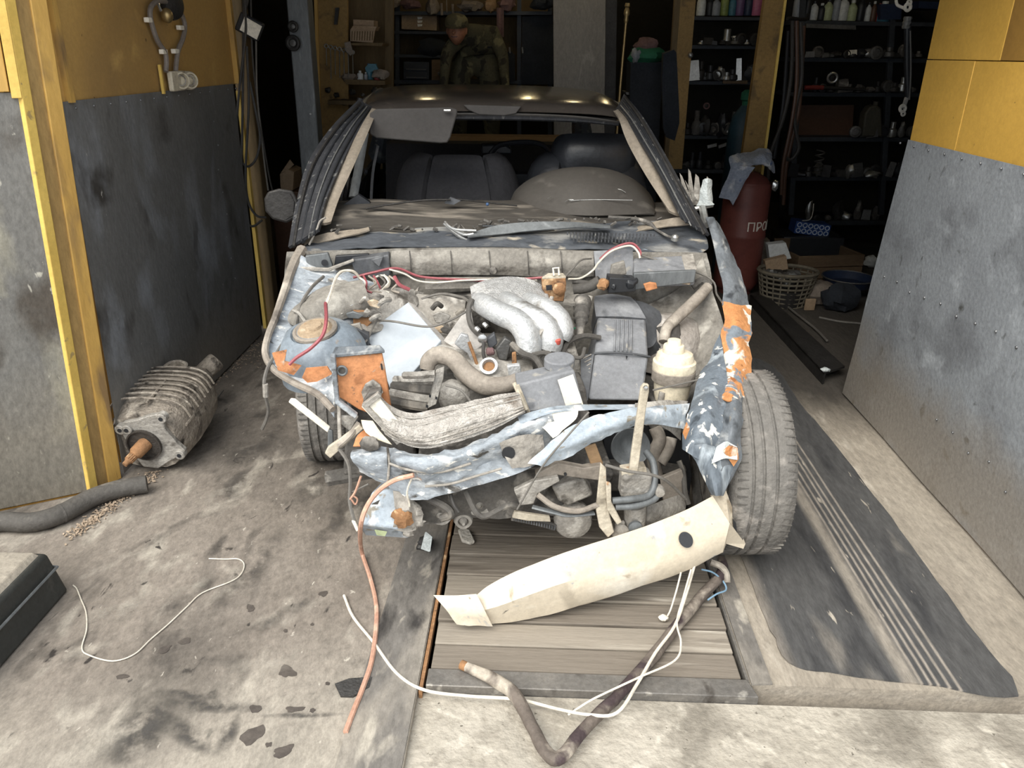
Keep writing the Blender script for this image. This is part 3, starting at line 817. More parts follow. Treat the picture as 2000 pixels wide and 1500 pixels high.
# bluish sail corner seen inside the left window
b = MB(); b.slab(Cs(.80, (652, 412), (700, 380), (722, 395), (722, 425), (650, 440)), CAR_AX * .03); bp('door_sail', 'leather', b)
b = MB(); b.tube(Cs(1.5, (712, 260, 1.4), (700, 330, 1.3), (690, 385, 1.2)), .022, 8, 3, flat=.35); bp('window_frame', 'col_grey', b)
b = MB(); b.tube(Cs(1.5, (738, 285, 1.25), (728, 340, 1.2), (724, 410, 1.1)), .007, 6, 4); bp('seat_belt', 'black_plastic', b)
# back of the car
b = MB(); b.grid([[L(x, y, z) for x in (-.72, -.35, 0, .35, .72)] for y, z in ((3.18, .96), (3.4, .97), (3.64, .94))], .02, 3); bp('boot_lid', 'car_dark', b)
b = MB(); b.grid([[L(x, 3.66 + dy - .03 * (x / .7) ** 2, z) for x in (-.75, -.35, 0, .35, .75)] for z, dy in ((.95, 0), (.7, .03), (.5, .03), (.28, -.03))], .02, 3); bp('tail_panel', 'car_dark', b)
b = MB(); b.tube([L(-.76, 3.6, .48), L(-.5, 3.74, .48), L(.5, 3.74, .48), L(.76, 3.6, .48)], .075, 8, 3); bp('rear_bumper', 'black_plastic', b)
b = MB(); b.grid([[L(x * w, y, z) for x in (-1, -.5, 0, .5, 1)] for y, z, w in ((2.72, 1.41, .55), (2.95, 1.22, .58), (3.17, .99, .62))], .004, 3)
MT['rear_glass'] = mat('rear_glass', '#1c1f22', None, .08, bump=0, alpha=.12)
bp('rear_window', 'rear_glass', b)
b = MB(); b.box(L(0, 1.9, .22), (1.44, 2.9, .04), Matrix.Rotation(CAR_A, 3, 'Z')); b.box(L(0, 3.25, .3), (1.4, .8, .06), Matrix.Rotation(CAR_A, 3, 'Z')); bp('floor_pan', 'grime_dark', b)
# ---- inside
b = MB(); b.slab(Cs(1.12, (722, 222), (735, 213), (880, 210), (893, 214), (893, 222), (880, 268), (874, 279), (860, 280), (735, 270), (722, 262)), CAR_AX * .018)
o = bp('sun_visor', 'visor', b, bevel=.006)
b = MB(); b.cyl(C(867, 216, 1.10), C(880, 216, 1.10), .007, 8); bp('visor_clip', 'chrome', b, o)
def seat(xc, head):
    st = MB()
    rows = []
    for z, w, y, t in ((.42, .24, 1.28, .0), (.6, .25, 1.33, 0), (.8, .245, 1.39, 0), (.98, .225, 1.45, 0), (1.08 if head else 1.075, .195, 1.49, 0), (1.10, .16, 1.52, 0)):
        rows.append([L(xc + x * w, y + dy, z) for x, dy in ((-1, .06), (-.98, .0), (-.8, -.014), (-.72, -.004), (0, .0), (.72, -.004), (.8, -.014), (.98, 0), (1, .06))])
    st.grid(rows, .09, 3)
    r = bp('seat_backrest', 'seat_fabric' if not head else 'leather', st)
    b = MB()
    rows = [[L(xc + x * .25, y, z + dz) for x, dz in ((-1, -.05), (-.85, .03), (0, 0), (.85, .03), (1, -.05))] for y, z in ((.85, .40), (1.0, .44), (1.25, .42))]
    b.grid(rows, .10, 3); bp('seat_cushion', 'seat_fabric', b)
    return r
seat(-.175, False)
sr = seat(.47, True)
b = MB(); rows = []
for z, w, t in ((1.075, .125, .03), (1.11, .142, .05), (1.16, .148, .055), (1.205, .142, .05), (1.235, .12, .02)):
    rows.append([L(.508 + x * w, 1.50 + dy * t, z) for x, dy in ((-1, 1), (-.9, -.6), (-.5, -1), (0, -1.1), (.5, -1), (.9, -.6), (1, 1))])
b.grid(rows, .07, 3); bp('headrest', 'leather', b, sr)
for xx in (.46, .56): b = MB(); b.cyl(L(xx, 1.54, 1.0), L(xx, 1.54, 1.1), .007, 8); bp('headrest_post', 'chrome', b, sr)
b = MB(); b.grid([[L(x, y, z) for x in (-.62, -.3, 0, .3, .62)] for y, z in ((2.35, .42), (2.48, .7), (2.6, .98), (2.66, 1.0))], .12, 3); bp('rear_seat', 'seat_fabric', b)
b = MB(); b.slab([L(-.52, 2.64, 1.035), L(.56, 2.64, 1.045), L(.60, 3.14, 1.10), L(-.58, 3.14, 1.10)], V((0, 0, .018))); bp('parcel_shelf', 'ply_tan', b)
b = MB(); b.slab([L(-.40, 2.62, 1.0), L(.05, 2.62, 1.0), L(.05, 2.62, 1.06), L(-.40, 2.62, 1.045)], CAR_AX * .02); bp('shelf_edge', 'ply_tan', b)
b = MB()
rows = [[L(x, 1.80 - .02 * (x > .05), z) for x in (.06, .10, .2, .3, .34)] for z in (.5, .8, 1.0, 1.055)]
b.grid(rows, .10, 2); bp('rear_seat_armrest', 'leather', b)
# what lies on the parcel shelf
# dashboard
b = MB(); rows = []
for y, z in ((.55, .985), (.62, 1.005), (.74, 1.045), (.86, 1.05), (.93, 1.03), (.97, .96), (.95, .8), (.9, .62)):
    rows.append([L(x, y + .03 * (x / .7) ** 2, z - .012 * (x / .7) ** 2 + .006 * math.sin(x * 9)) for x in (-.74, -.5, -.25, 0, .25, .5, .74)])
b.grid(rows, .012, 3, amp=.006, nscale=11); bp('dashboard', 'dash', b)
b = MB(); rows = []
for t, y in ((0, .66), (.35, .72), (.75, .80), (1.0, .90), (.93, 1.0)):
    rows.append([L(.375 + .31 * math.sin(a) * (.85 + .15 * t), y + .04 * abs(math.sin(a)), 1.035 + .155 * t * max(0, math.cos(a)) ** 1.25) for a in [(-1 + i / 4) * PI / 2 for i in range(9)]])
b.grid(rows, .006, 4); o = bp('instrument_hood', 'binnacle', b)
for pts in (((1110, 361), (1150, 368), (1205, 369), (1222, 376)), ((1112, 392), (1160, 390), (1235, 391)), ((1104, 394), (1110, 390), (1120, 390)), ((1070, 388), (1076, 384))):
    b = MB(); b.tube([C(px, py, .70 + (395 - py) * .0033) for px, py in pts], .0016, 5, 3); bp('highlight_streak', 'bright_metal', b, o)  # bright lines laid on the hood imitate its highlight streaks
# steering wheel
sw = MB(); cw = L(.33, 1.12, .97); axw = (CAR_M.to_3x3() @ V((0, .85, .5))).normalized()
sw.ring(cw, axw, .175, .014, 28, 8); o = bp('steering_wheel', 'leather', sw)
b = MB(); b.lathe(cw - axw * .05, axw, [(.05, 0), (.065, .02), (.06, .05)], 14); 
u = axw.orthogonal().normalized(); w_ = axw.cross(u)
for a in (.3, 2.8, 4.7): b.tube([cw, cw + (u * math.cos(a) + w_ * math.sin(a)) * .17], .016, 6, 1, flat=.4)
b.tube([cw, cw - axw * .35], .02, 8, 1); bp('wheel_hub', 'black_plastic', b, o)
b = MB(); b.slab(Cs(1.95, (940, 283), (985, 281), (1000, 290), (1000, 302), (940, 302)), CAR_AX * .1); bp('console_box', 'leather', b, bevel=.01)
b = MB(); b.tube([C(px, py, 1.95) for px, py in ((958, 300), (975, 284), (1015, 278), (1055, 281), (1076, 298))], .014, 8, 4); bp('grab_loop', 'leather', b)
# wiper, cowl and torn scuttle
b = MB()
rows = [Cs(.60, (618, 456), (700, 449), (800, 444), (980, 440), (1150, 434), (1260, 432), (1345, 430)),
        Cs(.54, (600, 474), (700, 462), (800, 458), (980, 455), (1150, 452), (1260, 452), (1372, 452)),
        Cs(.48, (588, 486), (700, 478), (800, 473), (980, 471), (1150, 474), (1260, 478), (1385, 480)),
        Cs(.45, (582, 496), (700, 486), (800, 482), (980, 482), (1150, 488), (1260, 492), (1370, 494))]
b.grid(rows, .004, 4, amp=.012, nscale=14, seed=2); bp('scuttle_panel', 'scuttle', b)
b = MB(); b.grid([Cs(.53, (912, 458, .50), (970, 440), (1040, 433), (1120, 433), (1192, 440)), Cs(.50, (914, 462, .47), (970, 458), (1040, 450), (1120, 444), (1192, 442))], .006, 4, amp=.002); bp('scuttle_trim', 'col_grey', b)
b = MB(); b.grid([Cs(.56, (600, 466), (640, 455), (700, 446), (720, 444)), Cs(.53, (592, 482), (650, 468), (700, 456), (722, 450))], .006, 3, amp=.006, nscale=30); bp('glass_edge', 'trim_cream', b)
b = MB(); b.grid([Cs(.57, (1212, 450), (1260, 438), (1320, 424), (1345, 428)), Cs(.54, (1215, 458), (1265, 448), (1322, 440), (1350, 438))], .006, 3, amp=.006, nscale=30); bp('glass_edge', 'trim_cream', b)
b = MB()
for r in range(3):
    for i in range(26 - r * 3):
        px = 1108 + i * 6.8 + r * 6
        if r and px > 1292: continue
        c0 = C(px, 460 + r * 6.5 + i * .15, .485 - .008 * r)
        b.box(c0 + V((0, 0, .008)), (.004, .012, .010), Matrix.Rotation(CAR_A, 3, 'Z'))
bp('vent_grille', 'black_plastic', b)
b = MB(); b.grid([Cs(.5, (1232, 476), (1290, 478), (1370, 482)), Cs(.46, (1234, 484), (1290, 490), (1372, 490))], .01, 3); bp('scuttle_edge', 'car_blue_clean', b)
# torn glass and rubber along the screen base
b = MB(); random.seed(11)
for i in range(60):
    px = random.uniform(640, 1300); py = 452 - (px - 640) * .028 + random.uniform(-6, 8)
    b.box(C(px, py, .56 + random.uniform(-.02, .02)) + V((0, 0, .012)), (random.uniform(.005, .03), random.uniform(.004, .012), random.uniform(.002, .01)), (random.uniform(-1, 1), random.uniform(-1, 1), random.uniform(-.4, .4)))
o = bp('screen_debris', 'grime_dark', b); o['kind'] = 'stuff'
b = MB(); b.tube(Cs(.56, (1188, 424), (1240, 428), (1268, 436), (1280, 447, .54), (1302, 460, .50), (1318, 466, .48)), [.007, .008, .01, .006, .005, .005], 7, 4); o = bp('wiper_arm', 'grime_dark', b)
b = MB(); b.lathe(C(1318, 468, .47), (0, -.3, 1), [(.016, 0), (.014, .015), (.005, .022)], 12); bp('wiper_nut', 'bright_metal', b, o)
b = MB(); b.tube(Cs(.70, (715, 407), (770, 398), (830, 391), (880, 390)), .008, 6, 3, flat=.5); b.tube(Cs(.72, (880, 388), (930, 393), (1010, 402)), .006, 6, 3, flat=.5)
o = bp('wiper_blade', 'dark_metal', b)
b = MB(); b.slab(Cs(.71, (868, 397), (880, 386), (900, 392), (886, 400)), CAR_AX * .02); bp('blade_clip', 'black_plastic', b, o)
b = MB(); b.ball(C(952, 399, .68), .007, 8, 6); bp('blue_cap', 'b_blue', b)
b = MB()
for pts in (((868, 440), (880, 452), (905, 466), (925, 464)), ((870, 440), (874, 448), (890, 456), (930, 458)), ((866, 444), (895, 468), (912, 476))):
    b.tube([C(px, py, .50) + V((0, 0, .015)) for px, py in pts], [.004, .007, .005], 6, 3)
bp('torn_wiper_arm', 'bright_metal', b)
b = MB(); b.tube(Cs(.5, (604, 478), (618, 450), (625, 432), (636, 425)), .004, 6, 4); bp('seal_strip', 'grime_grey', b)
# door mirrors
b = MB()
ml = lambda yl, k: [C(547 + (px - 547) * k, 402 + (py - 402) * k, yl) for px, py in ((516, 388), (523, 374), (545, 368), (572, 372), (582, 392), (580, 425), (560, 436), (532, 428), (518, 412))]
b.hexa(ml(.70, 1), ml(.82, .9)); o = bp('door_mirror', 'dark_metal', b, bevel=.008)
b = MB(); b.slab(ml(.695, .78)[2:7], CAR_AX * .01); bp('mirror_cap', 'dark_metal', b, o)
b = MB(); b.tube(Cs(.72, (575, 425), (585, 445), (592, 470, .6)), .014, 6, 3); bp('mirror_stalk', 'black_plastic', b, o)
b = MB(); random.seed(9)
for (x0, y0, x1, y1, w) in ((1345, 395, 1330, 338, 8), (1352, 398, 1347, 330, 7), (1362, 400, 1362, 340, 10), (1370, 402, 1384, 345, 8), (1358, 392, 1340, 352, 6)):
    b.slab(Cs(.72, (x0 - w, y0), (x0 + w, y0 + 2), (x1 + w * .3, y1 + 6), (x1 - w * .3, y1)), CAR_AX * .006)
o = bp('broken_mirror_housing', 'grime_grey', b)
b = MB(); b.grid([Cs(.70, (1376, 352), (1370, 372), (1366, 392), (1360, 402)), Cs(.68, (1382, 348), (1380, 372), (1383, 392), (1392, 400)), Cs(.70, (1387, 352), (1388, 375), (1390, 395), (1391, 403))], .006, 3, amp=.004, nscale=30); bp('broken_shell', 'glass_chip', b, o)
b = MB(); b.tube(Cs(.70, (1356, 408), (1372, 404), (1392, 400)), .010, 6, 3); b.tube(Cs(.7, (1372, 404), (1376, 425, .6), (1380, 440, .55)), .016, 6, 3); bp('mirror_bracket', 'bright_metal', b, o)

# ---- wheels
def wheel(cx, cy, steer, camber=0.0, r=.30, w=.19):
    c = V((cx, cy, r))
    ax = (Matrix.Rotation(steer, 3, 'Z') @ Matrix.Rotation(camber, 3, 'Y')) @ V((1, 0, 0))
    prof = [(.20, -w / 2 + .012), (.262, -w / 2 - .004), (.285, -w / 2 + .004), (.296, -w / 2 + .022), (.300, -w / 2 + .045)]
    for g in (-.045, -.012, .03):
        prof += [(.3005, g - .006), (.293, g - .004), (.293, g + .004), (.3005, g + .006)]
    prof += [(.300, w / 2 - .045), (.296, w / 2 - .022), (.285, w / 2 - .004), (.262, w / 2 + .004), (.20, w / 2 - .012)]
    prof = [(a * r / .30, h) for a, h in prof]
    b = MB(); b.lathe(c, ax, prof, 64, cap=False)
    t = bp('tyre', 'tyre', b, angle=60)
    b = MB(); b.lathe(c, ax, [(.205, -w / 2 + .01), (.19, -w / 2 + .03), (.175, -.02), (.17, .02), (.09, .05), (.05, .05), (.04, .03)], 32); b.lathe(c, ax, [(.206, w / 2 - .01), (.19, w / 2 - .02), (.18, .03)], 32, cap=False)
    bp('rim', 'grime_grey', b, t)
    b = MB(); u = ax.orthogonal().normalized(); q = ax.cross(u); n = 74
    for i in range(n):
        a = 2 * PI * i / n
        d = u * math.cos(a) + q * math.sin(a); tg = -u * math.sin(a) + q * math.cos(a)
        for s in (-1, 1):
            m3 = Matrix((ax, tg, d)).transposed()
            b.box(c + ax * (s * (w / 2 - .026)) + d * (.2965 * r / .30), (.034, .0035, .006), m3)
    o = bp('tread_sipes', 'grime_dark', b, t); o['kind'] = 'stuff'
    return t
wheel(.748, 2.452, math.radians(2), math.radians(-1), r=.325, w=.205)
wheel(-.86, 3.02, math.radians(8), 0, r=.28)
p = L(-.72, 2.75, 0); wheel(p.x, p.y, CAR_A); p = L(.72, 2.75, 0); wheel(p.x, p.y, CAR_A)

# ================================================================ the wrecked car: open front
ROTC = Matrix.Rotation(CAR_A, 3, 'Z')
def sheet(name, m, rows, th=.003, k=4, amp=.006, ns=12, seed=0, par=None, y=None):
    rr = [[C(p[0], p[1], p[2] if len(p) > 2 else y[i]) for p in r] for i, r in enumerate(rows)]
    return bp(name, m, MB().grid(rr, th, k, amp, ns, seed), par)
def pipe(name, m, pts, r, yl=0, n=8, k=5, par=None, flat=None):
    return bp(name, m, MB().tube([C(p[0], p[1], p[2] if len(p) > 2 else yl) for p in pts], r, n, k, flat=flat), par)
def plate(name, m, pts, th, yl=0, par=None, bevel=.003, jit=0):
    b = MB(); b.slab([C(p[0], p[1], p[2] if len(p) > 2 else yl) for p in pts], CAR_AX * th if not isinstance(th, V) else th)
    if jit: b.jitter(jit, 25)
    return bp(name, m, b, par, bevel=bevel)

# ---- bulkhead with its padding
bk = sheet('bulkhead', 'bulkhead', [[(560, 492), (700, 488), (850, 484), (1000, 484), (1160, 490), (1380, 494)],
                                    [(556, 540), (700, 535), (850, 530), (1000, 530), (1160, 535), (1390, 540)],
                                    [(560, 640), (700, 640), (850, 640), (1000, 640), (1160, 640), (1390, 640)],
                                    [(580, 800), (700, 800), (850, 800), (1000, 800), (1160, 800), (1370, 800)]], .006, 4, .012, 9, 1, y=(.44, .43, .42, .42))
o = sheet('insulation_pad', 'bulkhead', [[(765, 490), (850, 487), (960, 486), (1060, 488), (1158, 492)], [(762, 512), (850, 512), (960, 513), (1060, 514), (1160, 514)],
                                        [(768, 536), (850, 537), (960, 537), (1060, 540), (1160, 540)]], .02, 5, .006, 18, 3, bk, y=(.41, .385, .40))
for px in (800, 880, 955, 1030, 1095): pipe('pad_seam', 'grime_dark', [(px, 490, .405), (px + 2, 512, .378), (px + 3, 536, .394)], .0022, n=5, par=o)
b = MB(); b.lathe(C(963, 528, .385), -CAR_AX, [(.016, 0), (.014, .006), (.005, .008)], 12); bp('pad_plug', 'grime_dark', b, o)
plate('duct_opening', 'b_black', [(655, 500), (720, 496), (722, 512), (652, 524)], .02, .41)
o = plate('heater_duct', 'black_plastic', [(688, 500), (762, 490), (766, 532), (735, 536), (698, 528)], -.06, .43, bevel=.006)
plate('duct_flap', 'black_plastic', [(725, 505), (750, 498), (742, 520)], -.02, .365, o)
plate('bracket_strap', 'grime_grey', [(585, 522), (640, 524), (690, 506), (692, 511), (642, 531), (586, 529)], .012, .36)
plate('hinge_plate', 'col_grey', [(596, 500), (640, 494), (650, 520), (625, 534), (600, 528)], .02, .39)
b = MB(); b.lathe(C(634, 513, .385), -CAR_AX, [(.012, 0), (.012, .004)], 12); bp('hinge_hole', 'b_black', b)
plate('lower_rail', 'grime_grey', [(830, 548), (1050, 548), (1050, 562), (830, 566)], .05, .33)
plate('crossbar', 'grime_dark', [(770, 590), (930, 575), (960, 640), (780, 650)], .06, .34)
pipe('heater_pipe', 'alloy_dirty', [(700, 575, .3), (760, 580, .3), (810, 572, .31)], .016)
# engine, gearbox and frame below
rot = ROTC
b = MB()
b.box(L(-.02, .02, .46), (.62, .42, .34), rot, .85); b.box(L(.05, -.02, .27), (.5, .36, .16), rot, 1.2); b.jitter(.012, 11)
eng = bp('engine_block', 'grime_dark', b, bevel=.01)
b = MB(); b.box(L(-.02, .08, .66), (.56, .20, .10), rot, .9); b.jitter(.006, 14); bp('cylinder_head', 'alloy_dirty', b, eng, bevel=.008)
b = MB(); b.box(L(-.45, .05, .42), (.26, .32, .26), rot, .8); b.jitter(.015, 10); bp('transmission', 'grime_dark', b, bevel=.01)
for s in (-1, 1):
    b = MB(); b.box(L(s * .53, .32, .48), (.08, .8, .11), rot); b.jitter(.02, 6, s); bp('chassis_rail', 'grime_dark', b, bevel=.01)
b = MB(); b.box(L(.05, -.02, .22), (.85, .12, .08), rot); b.jitter(.01, 8); bp('subframe', 'grime_dark', b, bevel=.01)
for s in (-1, 1):
    b = MB(); b.tube([L(s * .5, 0, .24), L(s * .66, .02, .2)], .03, 8, 1); bp('control_arm', 'grime_dark', b)
b = MB(); b.tube([L(.62, .06, .3), L(.62, .12, .55), L(.6, .2, .72)], [.035, .04, .045], 12, 3); bp('strut', 'grime_dark', b)
b = MB(); b.tube([L(-.62, .3, .3), L(-.62, .25, .55), L(-.6, .15, .66)], [.035, .04, .045], 12, 3); bp('strut', 'grime_dark', b)

# ---- right inner wing, tower and side
sheet('inner_wing', 'bulkhead', [[(1372, 500, .44), (1388, 560, .34), (1412, 630, .20), (1420, 690, .08), (1395, 760, -.08)],
                                 [(1330, 560, .40), (1345, 610, .32), (1372, 660, .20), (1385, 710, .08), (1365, 780, -.06)],
                                 [(1235, 610, .38), (1250, 650, .34), (1290, 690, .28), (1330, 740, .18), (1345, 800, 0)]], .004, 4, .01, 8, 5)
tw = MB(); oc = C(1303, 618, .28); oc.z += .0
tw.lathe(oc - V((0, 0, .16)), V((-.05, -.12, 1)), [(.15, 0), (.145, .06), (.135, .10), (.112, .135), (.075, .155), (.03, .162), (.01, .163)], 26); tw.jitter(.012, 9, 3)
o = bp('strut_tower', 'tower_pale', tw)
plate('rust_tab', 'orange_paint', [(1258, 556), (1270, 552), (1282, 554), (1284, 564), (1262, 570)], .012, .22, o, .002, .004)
plate('rust_tab', 'rust_pale', [(1325, 545), (1340, 542), (1352, 548), (1348, 556), (1328, 555)], .012, .27, o, .002, .004)
pipe('drain_hose', 'hose_dusty', [(1383, 560, .30), (1360, 585, .25), (1325, 618, .18), (1303, 640, .14), (1297, 668, .10)], [.020, .022, .022, .02, .02], n=10)
pipe('hose_end', 'grime_dark', [(1352, 560, .33), (1372, 548, .33), (1386, 560, .31)], .016)
fb = plate('fuse_box', 'filter_box', [(1237, 503, .40), (1352, 497, .40), (1360, 528, .28), (1238, 534, .28)], V((0, 0, -.06)), bevel=.008)
plate('box_lid_end', 'grime_grey', [(1330, 500, .40), (1354, 498, .40), (1361, 528, .28), (1338, 530, .28)], V((0, 0, .006)), 0, fb)
plate('box_front', 'col_grey', [(1238, 534), (1360, 528), (1356, 552), (1240, 566)], .02, .265, fb)
plate('relay_pad', 'bulkhead', [(1195, 518), (1220, 510), (1224, 536), (1192, 540)], .02, .30)
b = MB(); b.box(C(1212, 553, .25), (.095, .07, .055), ROTC); b.ball(C(1196, 556, .24), .028, 10, 7, (1, 1, .9), .5, 2); b.ball(C(1228, 552, .24), .03, 10, 7, (1, 1, .9), .5, 7); b.jitter(.012, 24, 2); bp('taped_bundle', 'b_black', b, bevel=.01)
sheet('upright_tray', 'filter_box', [[(1160, 490, .40), (1200, 488, .40), (1236, 488, .40)], [(1165, 560, .36), (1200, 560, .36), (1238, 560, .36)]], .01, 3, .004)

def wy(py):                                          # the torn wing leans out over the tyre: nearer the lower it hangs
    ks = [(400, .57), (500, .42), (600, .19), (655, .06), (700, -.03), (740, -.13), (775, -.24), (820, -.34), (870, -.40), (905, -.43), (975, -.47)]
    for (a, u), (c, v) in zip(ks, ks[1:]):
        if py <= c: return u + (v - u) * (py - a) / (c - a)
    return ks[-1][1]
def wsheet(name, m, rows, lift=(0, -.02, 0), **k):
    return sheet(name, m, [[(p[0], p[1], wy(p[1]) + lift[i]) for p in r] for i, r in enumerate(rows)], **k)
# right wing strip: dark paint, then rust and bare filler, then the folded lower skin
w1 = sheet('wing_strip', 'wing_dark', [[(1378, 425, .56), (1392, 470, .46), (1402, 520, .36), (1412, 560, .27), (1410, 598, .19)],
                                  [(1392, 425, .55), (1410, 475, .45), (1422, 525, .35), (1434, 565, .26), (1436, 600, .18)],
                                  [(1398, 432, .58), (1424, 480, .48), (1442, 530, .38), (1456, 572, .29), (1464, 606, .22)]], .004, 5, .008, 16, 7)
wsheet('wing_strip_rusted', 'wing_rust', [[(1410, 590), (1416, 625), (1408, 650), (1414, 690), (1408, 740), (1404, 775)],
                                         [(1436, 595), (1438, 630), (1436, 660), (1438, 700), (1432, 745), (1426, 785)],
                                         [(1464, 600), (1467, 640), (1463, 670), (1466, 710), (1462, 745), (1452, 778)]], (0, -.025, .02), th=.004, k=5, amp=.010, ns=22, seed=9)
wsheet('wing_skin', 'wing_paint', [[(1408, 655), (1390, 690), (1366, 740), (1348, 800), (1336, 850), (1335, 876)],
                                  [(1414, 700), (1402, 740), (1385, 790), (1372, 830), (1356, 868), (1352, 890)],
                                  [(1424, 770), (1416, 800), (1410, 830), (1402, 860), (1390, 885), (1378, 905)]], (.02, -.03, 0), th=.003, k=5, amp=.010, ns=14, seed=12)
wsheet('wing_skin_fold', 'wing_dark', [[(1420, 772), (1412, 810), (1402, 850), (1386, 880), (1370, 900)],
                                      [(1438, 780), (1432, 820), (1426, 860), (1416, 890), (1392, 930)],
                                      [(1450, 776), (1450, 820), (1446, 865), (1442, 905), (1412, 968)]], (0, -.03, 0), th=.003, k=5, amp=.010, ns=15, seed=15)
wsheet('wing_tip', 'wing_paint', [[(1340, 872), (1352, 888), (1362, 905), (1376, 940), (1392, 966)],
                                 [(1368, 868), (1380, 885), (1390, 905), (1396, 935), (1402, 968)],
                                 [(1400, 872), (1415, 880), (1430, 895), (1426, 930), (1410, 968)]], (-.01, -.035, -.01), th=.003, k=5, amp=.006, ns=20, seed=18)
wsheet('wing_scrape', 'glass_chip', [[(1400, 872), (1420, 862), (1440, 872)], [(1390, 905), (1418, 895), (1440, 898)]], (-.035, -.045, 0), th=.003, k=3, amp=.008, ns=40, seed=3)
for pts in (((1412, 880), (1425, 868), (1440, 874), (1442, 895), (1432, 910)), ((1348, 800), (1340, 825), (1333, 845), (1338, 858), (1346, 838))):
    plate('rust_flake', 'wing_rust', pts, -.004, -.455 if pts[0][0] > 1400 else -.41, w1, 0)

# ---- left side: rail, tower and crushed corner
pipe('wing_rail', 'hose_dusty', [(590, 488, .47), (572, 520, .36), (555, 570, .22), (538, 620, .10), (524, 655, .02), (518, 690, -.05), (535, 722, -.12), (575, 748, -.18), (620, 770, -.24), (650, 800, -.30)], [.022, .018, .015, .013, .012, .012, .011, .012, .012, .011], n=8)
lt = sheet('crushed_inner_wing', 'car_blue', [[(580, 500, .42), (560, 560, .26), (536, 620, .12), (520, 665, .02), (522, 700, -.06), (560, 735, -.15), (625, 775, -.24), (652, 815, -.30)],
                                         [(620, 520, .40), (605, 570, .27), (580, 615, .15), (560, 655, .05), (558, 690, -.02), (590, 720, -.12), (635, 745, -.20), (655, 780, -.27)],
                                         [(690, 535, .38), (690, 580, .28), (680, 610, .18), (672, 650, .06), (668, 690, -.04), (660, 715, -.12), (655, 735, -.20), (660, 750, -.26)],
                                         [(745, 560, .36), (745, 600, .30), (735, 640, .24), (720, 680, .18), (705, 720, .10), (690, 760, .02), (690, 800, -.05), (700, 840, -.1)]], .004, 4, .014, 10, 21)
dm = MB(); oc = C(634, 674, -.02); oc.z -= .08
dm.lathe(oc, V((-.12, -.25, 1)), [(.150, 0), (.147, .06), (.135, .10), (.110, .135), (.082, .15), (.076, .142), (.07, .142), (.058, .156), (.02, .16)], 28); dm.jitter(.006, 9, 8)
o = bp('strut_tower', 'tower_blue', dm, lt)
b = MB(); b.ring(oc + V((-.12, -.25, 1)).normalized() * .15, V((-.12, -.25, 1)), .066, .009, 22, 6); bp('tower_ring', 'hose_dusty', b, o)
b = MB(); b.lathe(oc + V((-.12, -.25, 1)).normalized() * .152, V((-.12, -.25, 1)), [(.06, 0), (.05, .012), (.03, .012), (.026, .02), (.005, .022)], 20); bp('tower_bearing', 'rust_pale', b, o)
for i, pts in enumerate((((530, 690), (560, 682), (556, 705), (590, 715), (575, 730), (545, 722)), ((592, 735), (600, 718), (640, 712), (650, 728), (620, 745), (600, 745)))):
    plate('rust_patch', 'orange_paint', pts, -.006, -.20 - .03 * i, lt, 0, .006)
sheet('duct_hump', 'bulkhead', [[(575, 598, .18), (632, 560, .21), (705, 545, .26)], [(562, 616, .10), (636, 580, .13), (712, 558, .20)], [(566, 632, .07), (640, 608, .10), (722, 586, .17)], [(590, 640, .07), (650, 630, .10), (722, 606, .18)]], .02, 5, .005, 22, 4)
for k_ in range(4):
    pipe('duct_ridge', 'alloy_dirty', [(572 + 34 * k_, 606 - 14 * k_, .10 + .03 * k_), (584 + 34 * k_, 612 - 13 * k_, .085 + .03 * k_), (600 + 34 * k_, 634 - 10 * k_, .05 + .035 * k_)], .006)
b = MB(); b.lathe(C(680, 598, .2), V((.1, -.5, .8)), [(.05, 0), (.052, .03), (.045, .055), (.02, .06)], 16); b.jitter(.006, 20); bp('crushed_can', 'alloy', b)
plate('torn_bracket', 'rust', [(690, 608), (722, 610), (728, 628), (705, 650), (690, 640)], .02, .12, jit=.006)
plate('torn_bracket', 'grime_grey', [(665, 640), (700, 632), (715, 660), (690, 690), (660, 676)], .02, .06, jit=.008)
plate('black_corner', 'black_plastic', [(695, 640), (720, 655), (720, 680), (700, 690), (690, 660)], .03, .05)
pipe('clip_wire', 'wire_dark', [(562, 690, -.05), (560, 652, .02), (568, 646, .03), (580, 650, .02)], .003, n=5)
b = MB(); b.lathe(C(578, 644, .0), -CAR_AX, [(.012, 0), (.012, .015), (.006, .02)], 10); bp('clip_cap', 'rust', b)
op = plate('headlamp_plate', 'orange_paint', [(652, 696), (746, 690), (752, 720), (764, 795), (750, 820), (700, 800), (660, 775)], .012, -.29, bevel=.004)
plate('plate_flange', 'wing_dark', [(648, 700, -.30), (655, 684, -.27), (742, 680, -.27), (752, 690, -.30)], V((0, 0, .012)), 0, op)
plate('plate_edge', 'car_blue', [(646, 690), (656, 690), (664, 778), (700, 806), (695, 814), (656, 784)], -.02, -.30, op)
b = MB(); b.ring(C(668, 724, -.305), CAR_AX, .014, .004, 16, 6); bp('plate_hole_rim', 'col_grey', b, op)
b = MB(); b.lathe(C(668, 724, -.296), -CAR_AX, [(.012, 0), (.012, .002)], 14); bp('plate_hole', 'grime_dark', b, op)
plate('plate_slot', 'b_black', [(743, 710), (746, 710), (748, 722), (745, 722)], -.002, -.292, op, 0)
b = MB(); b.slab(Cs(-.30, (706, 765), (715, 748), (728, 740), (742, 750), (748, 766), (740, 776), (712, 782)), -CAR_AX * .006); b.jitter(.003, 40); bp('bare_patch', 'grime_grey', b, op)
# white and grey boards pushed into the bay are things of their own (built below)

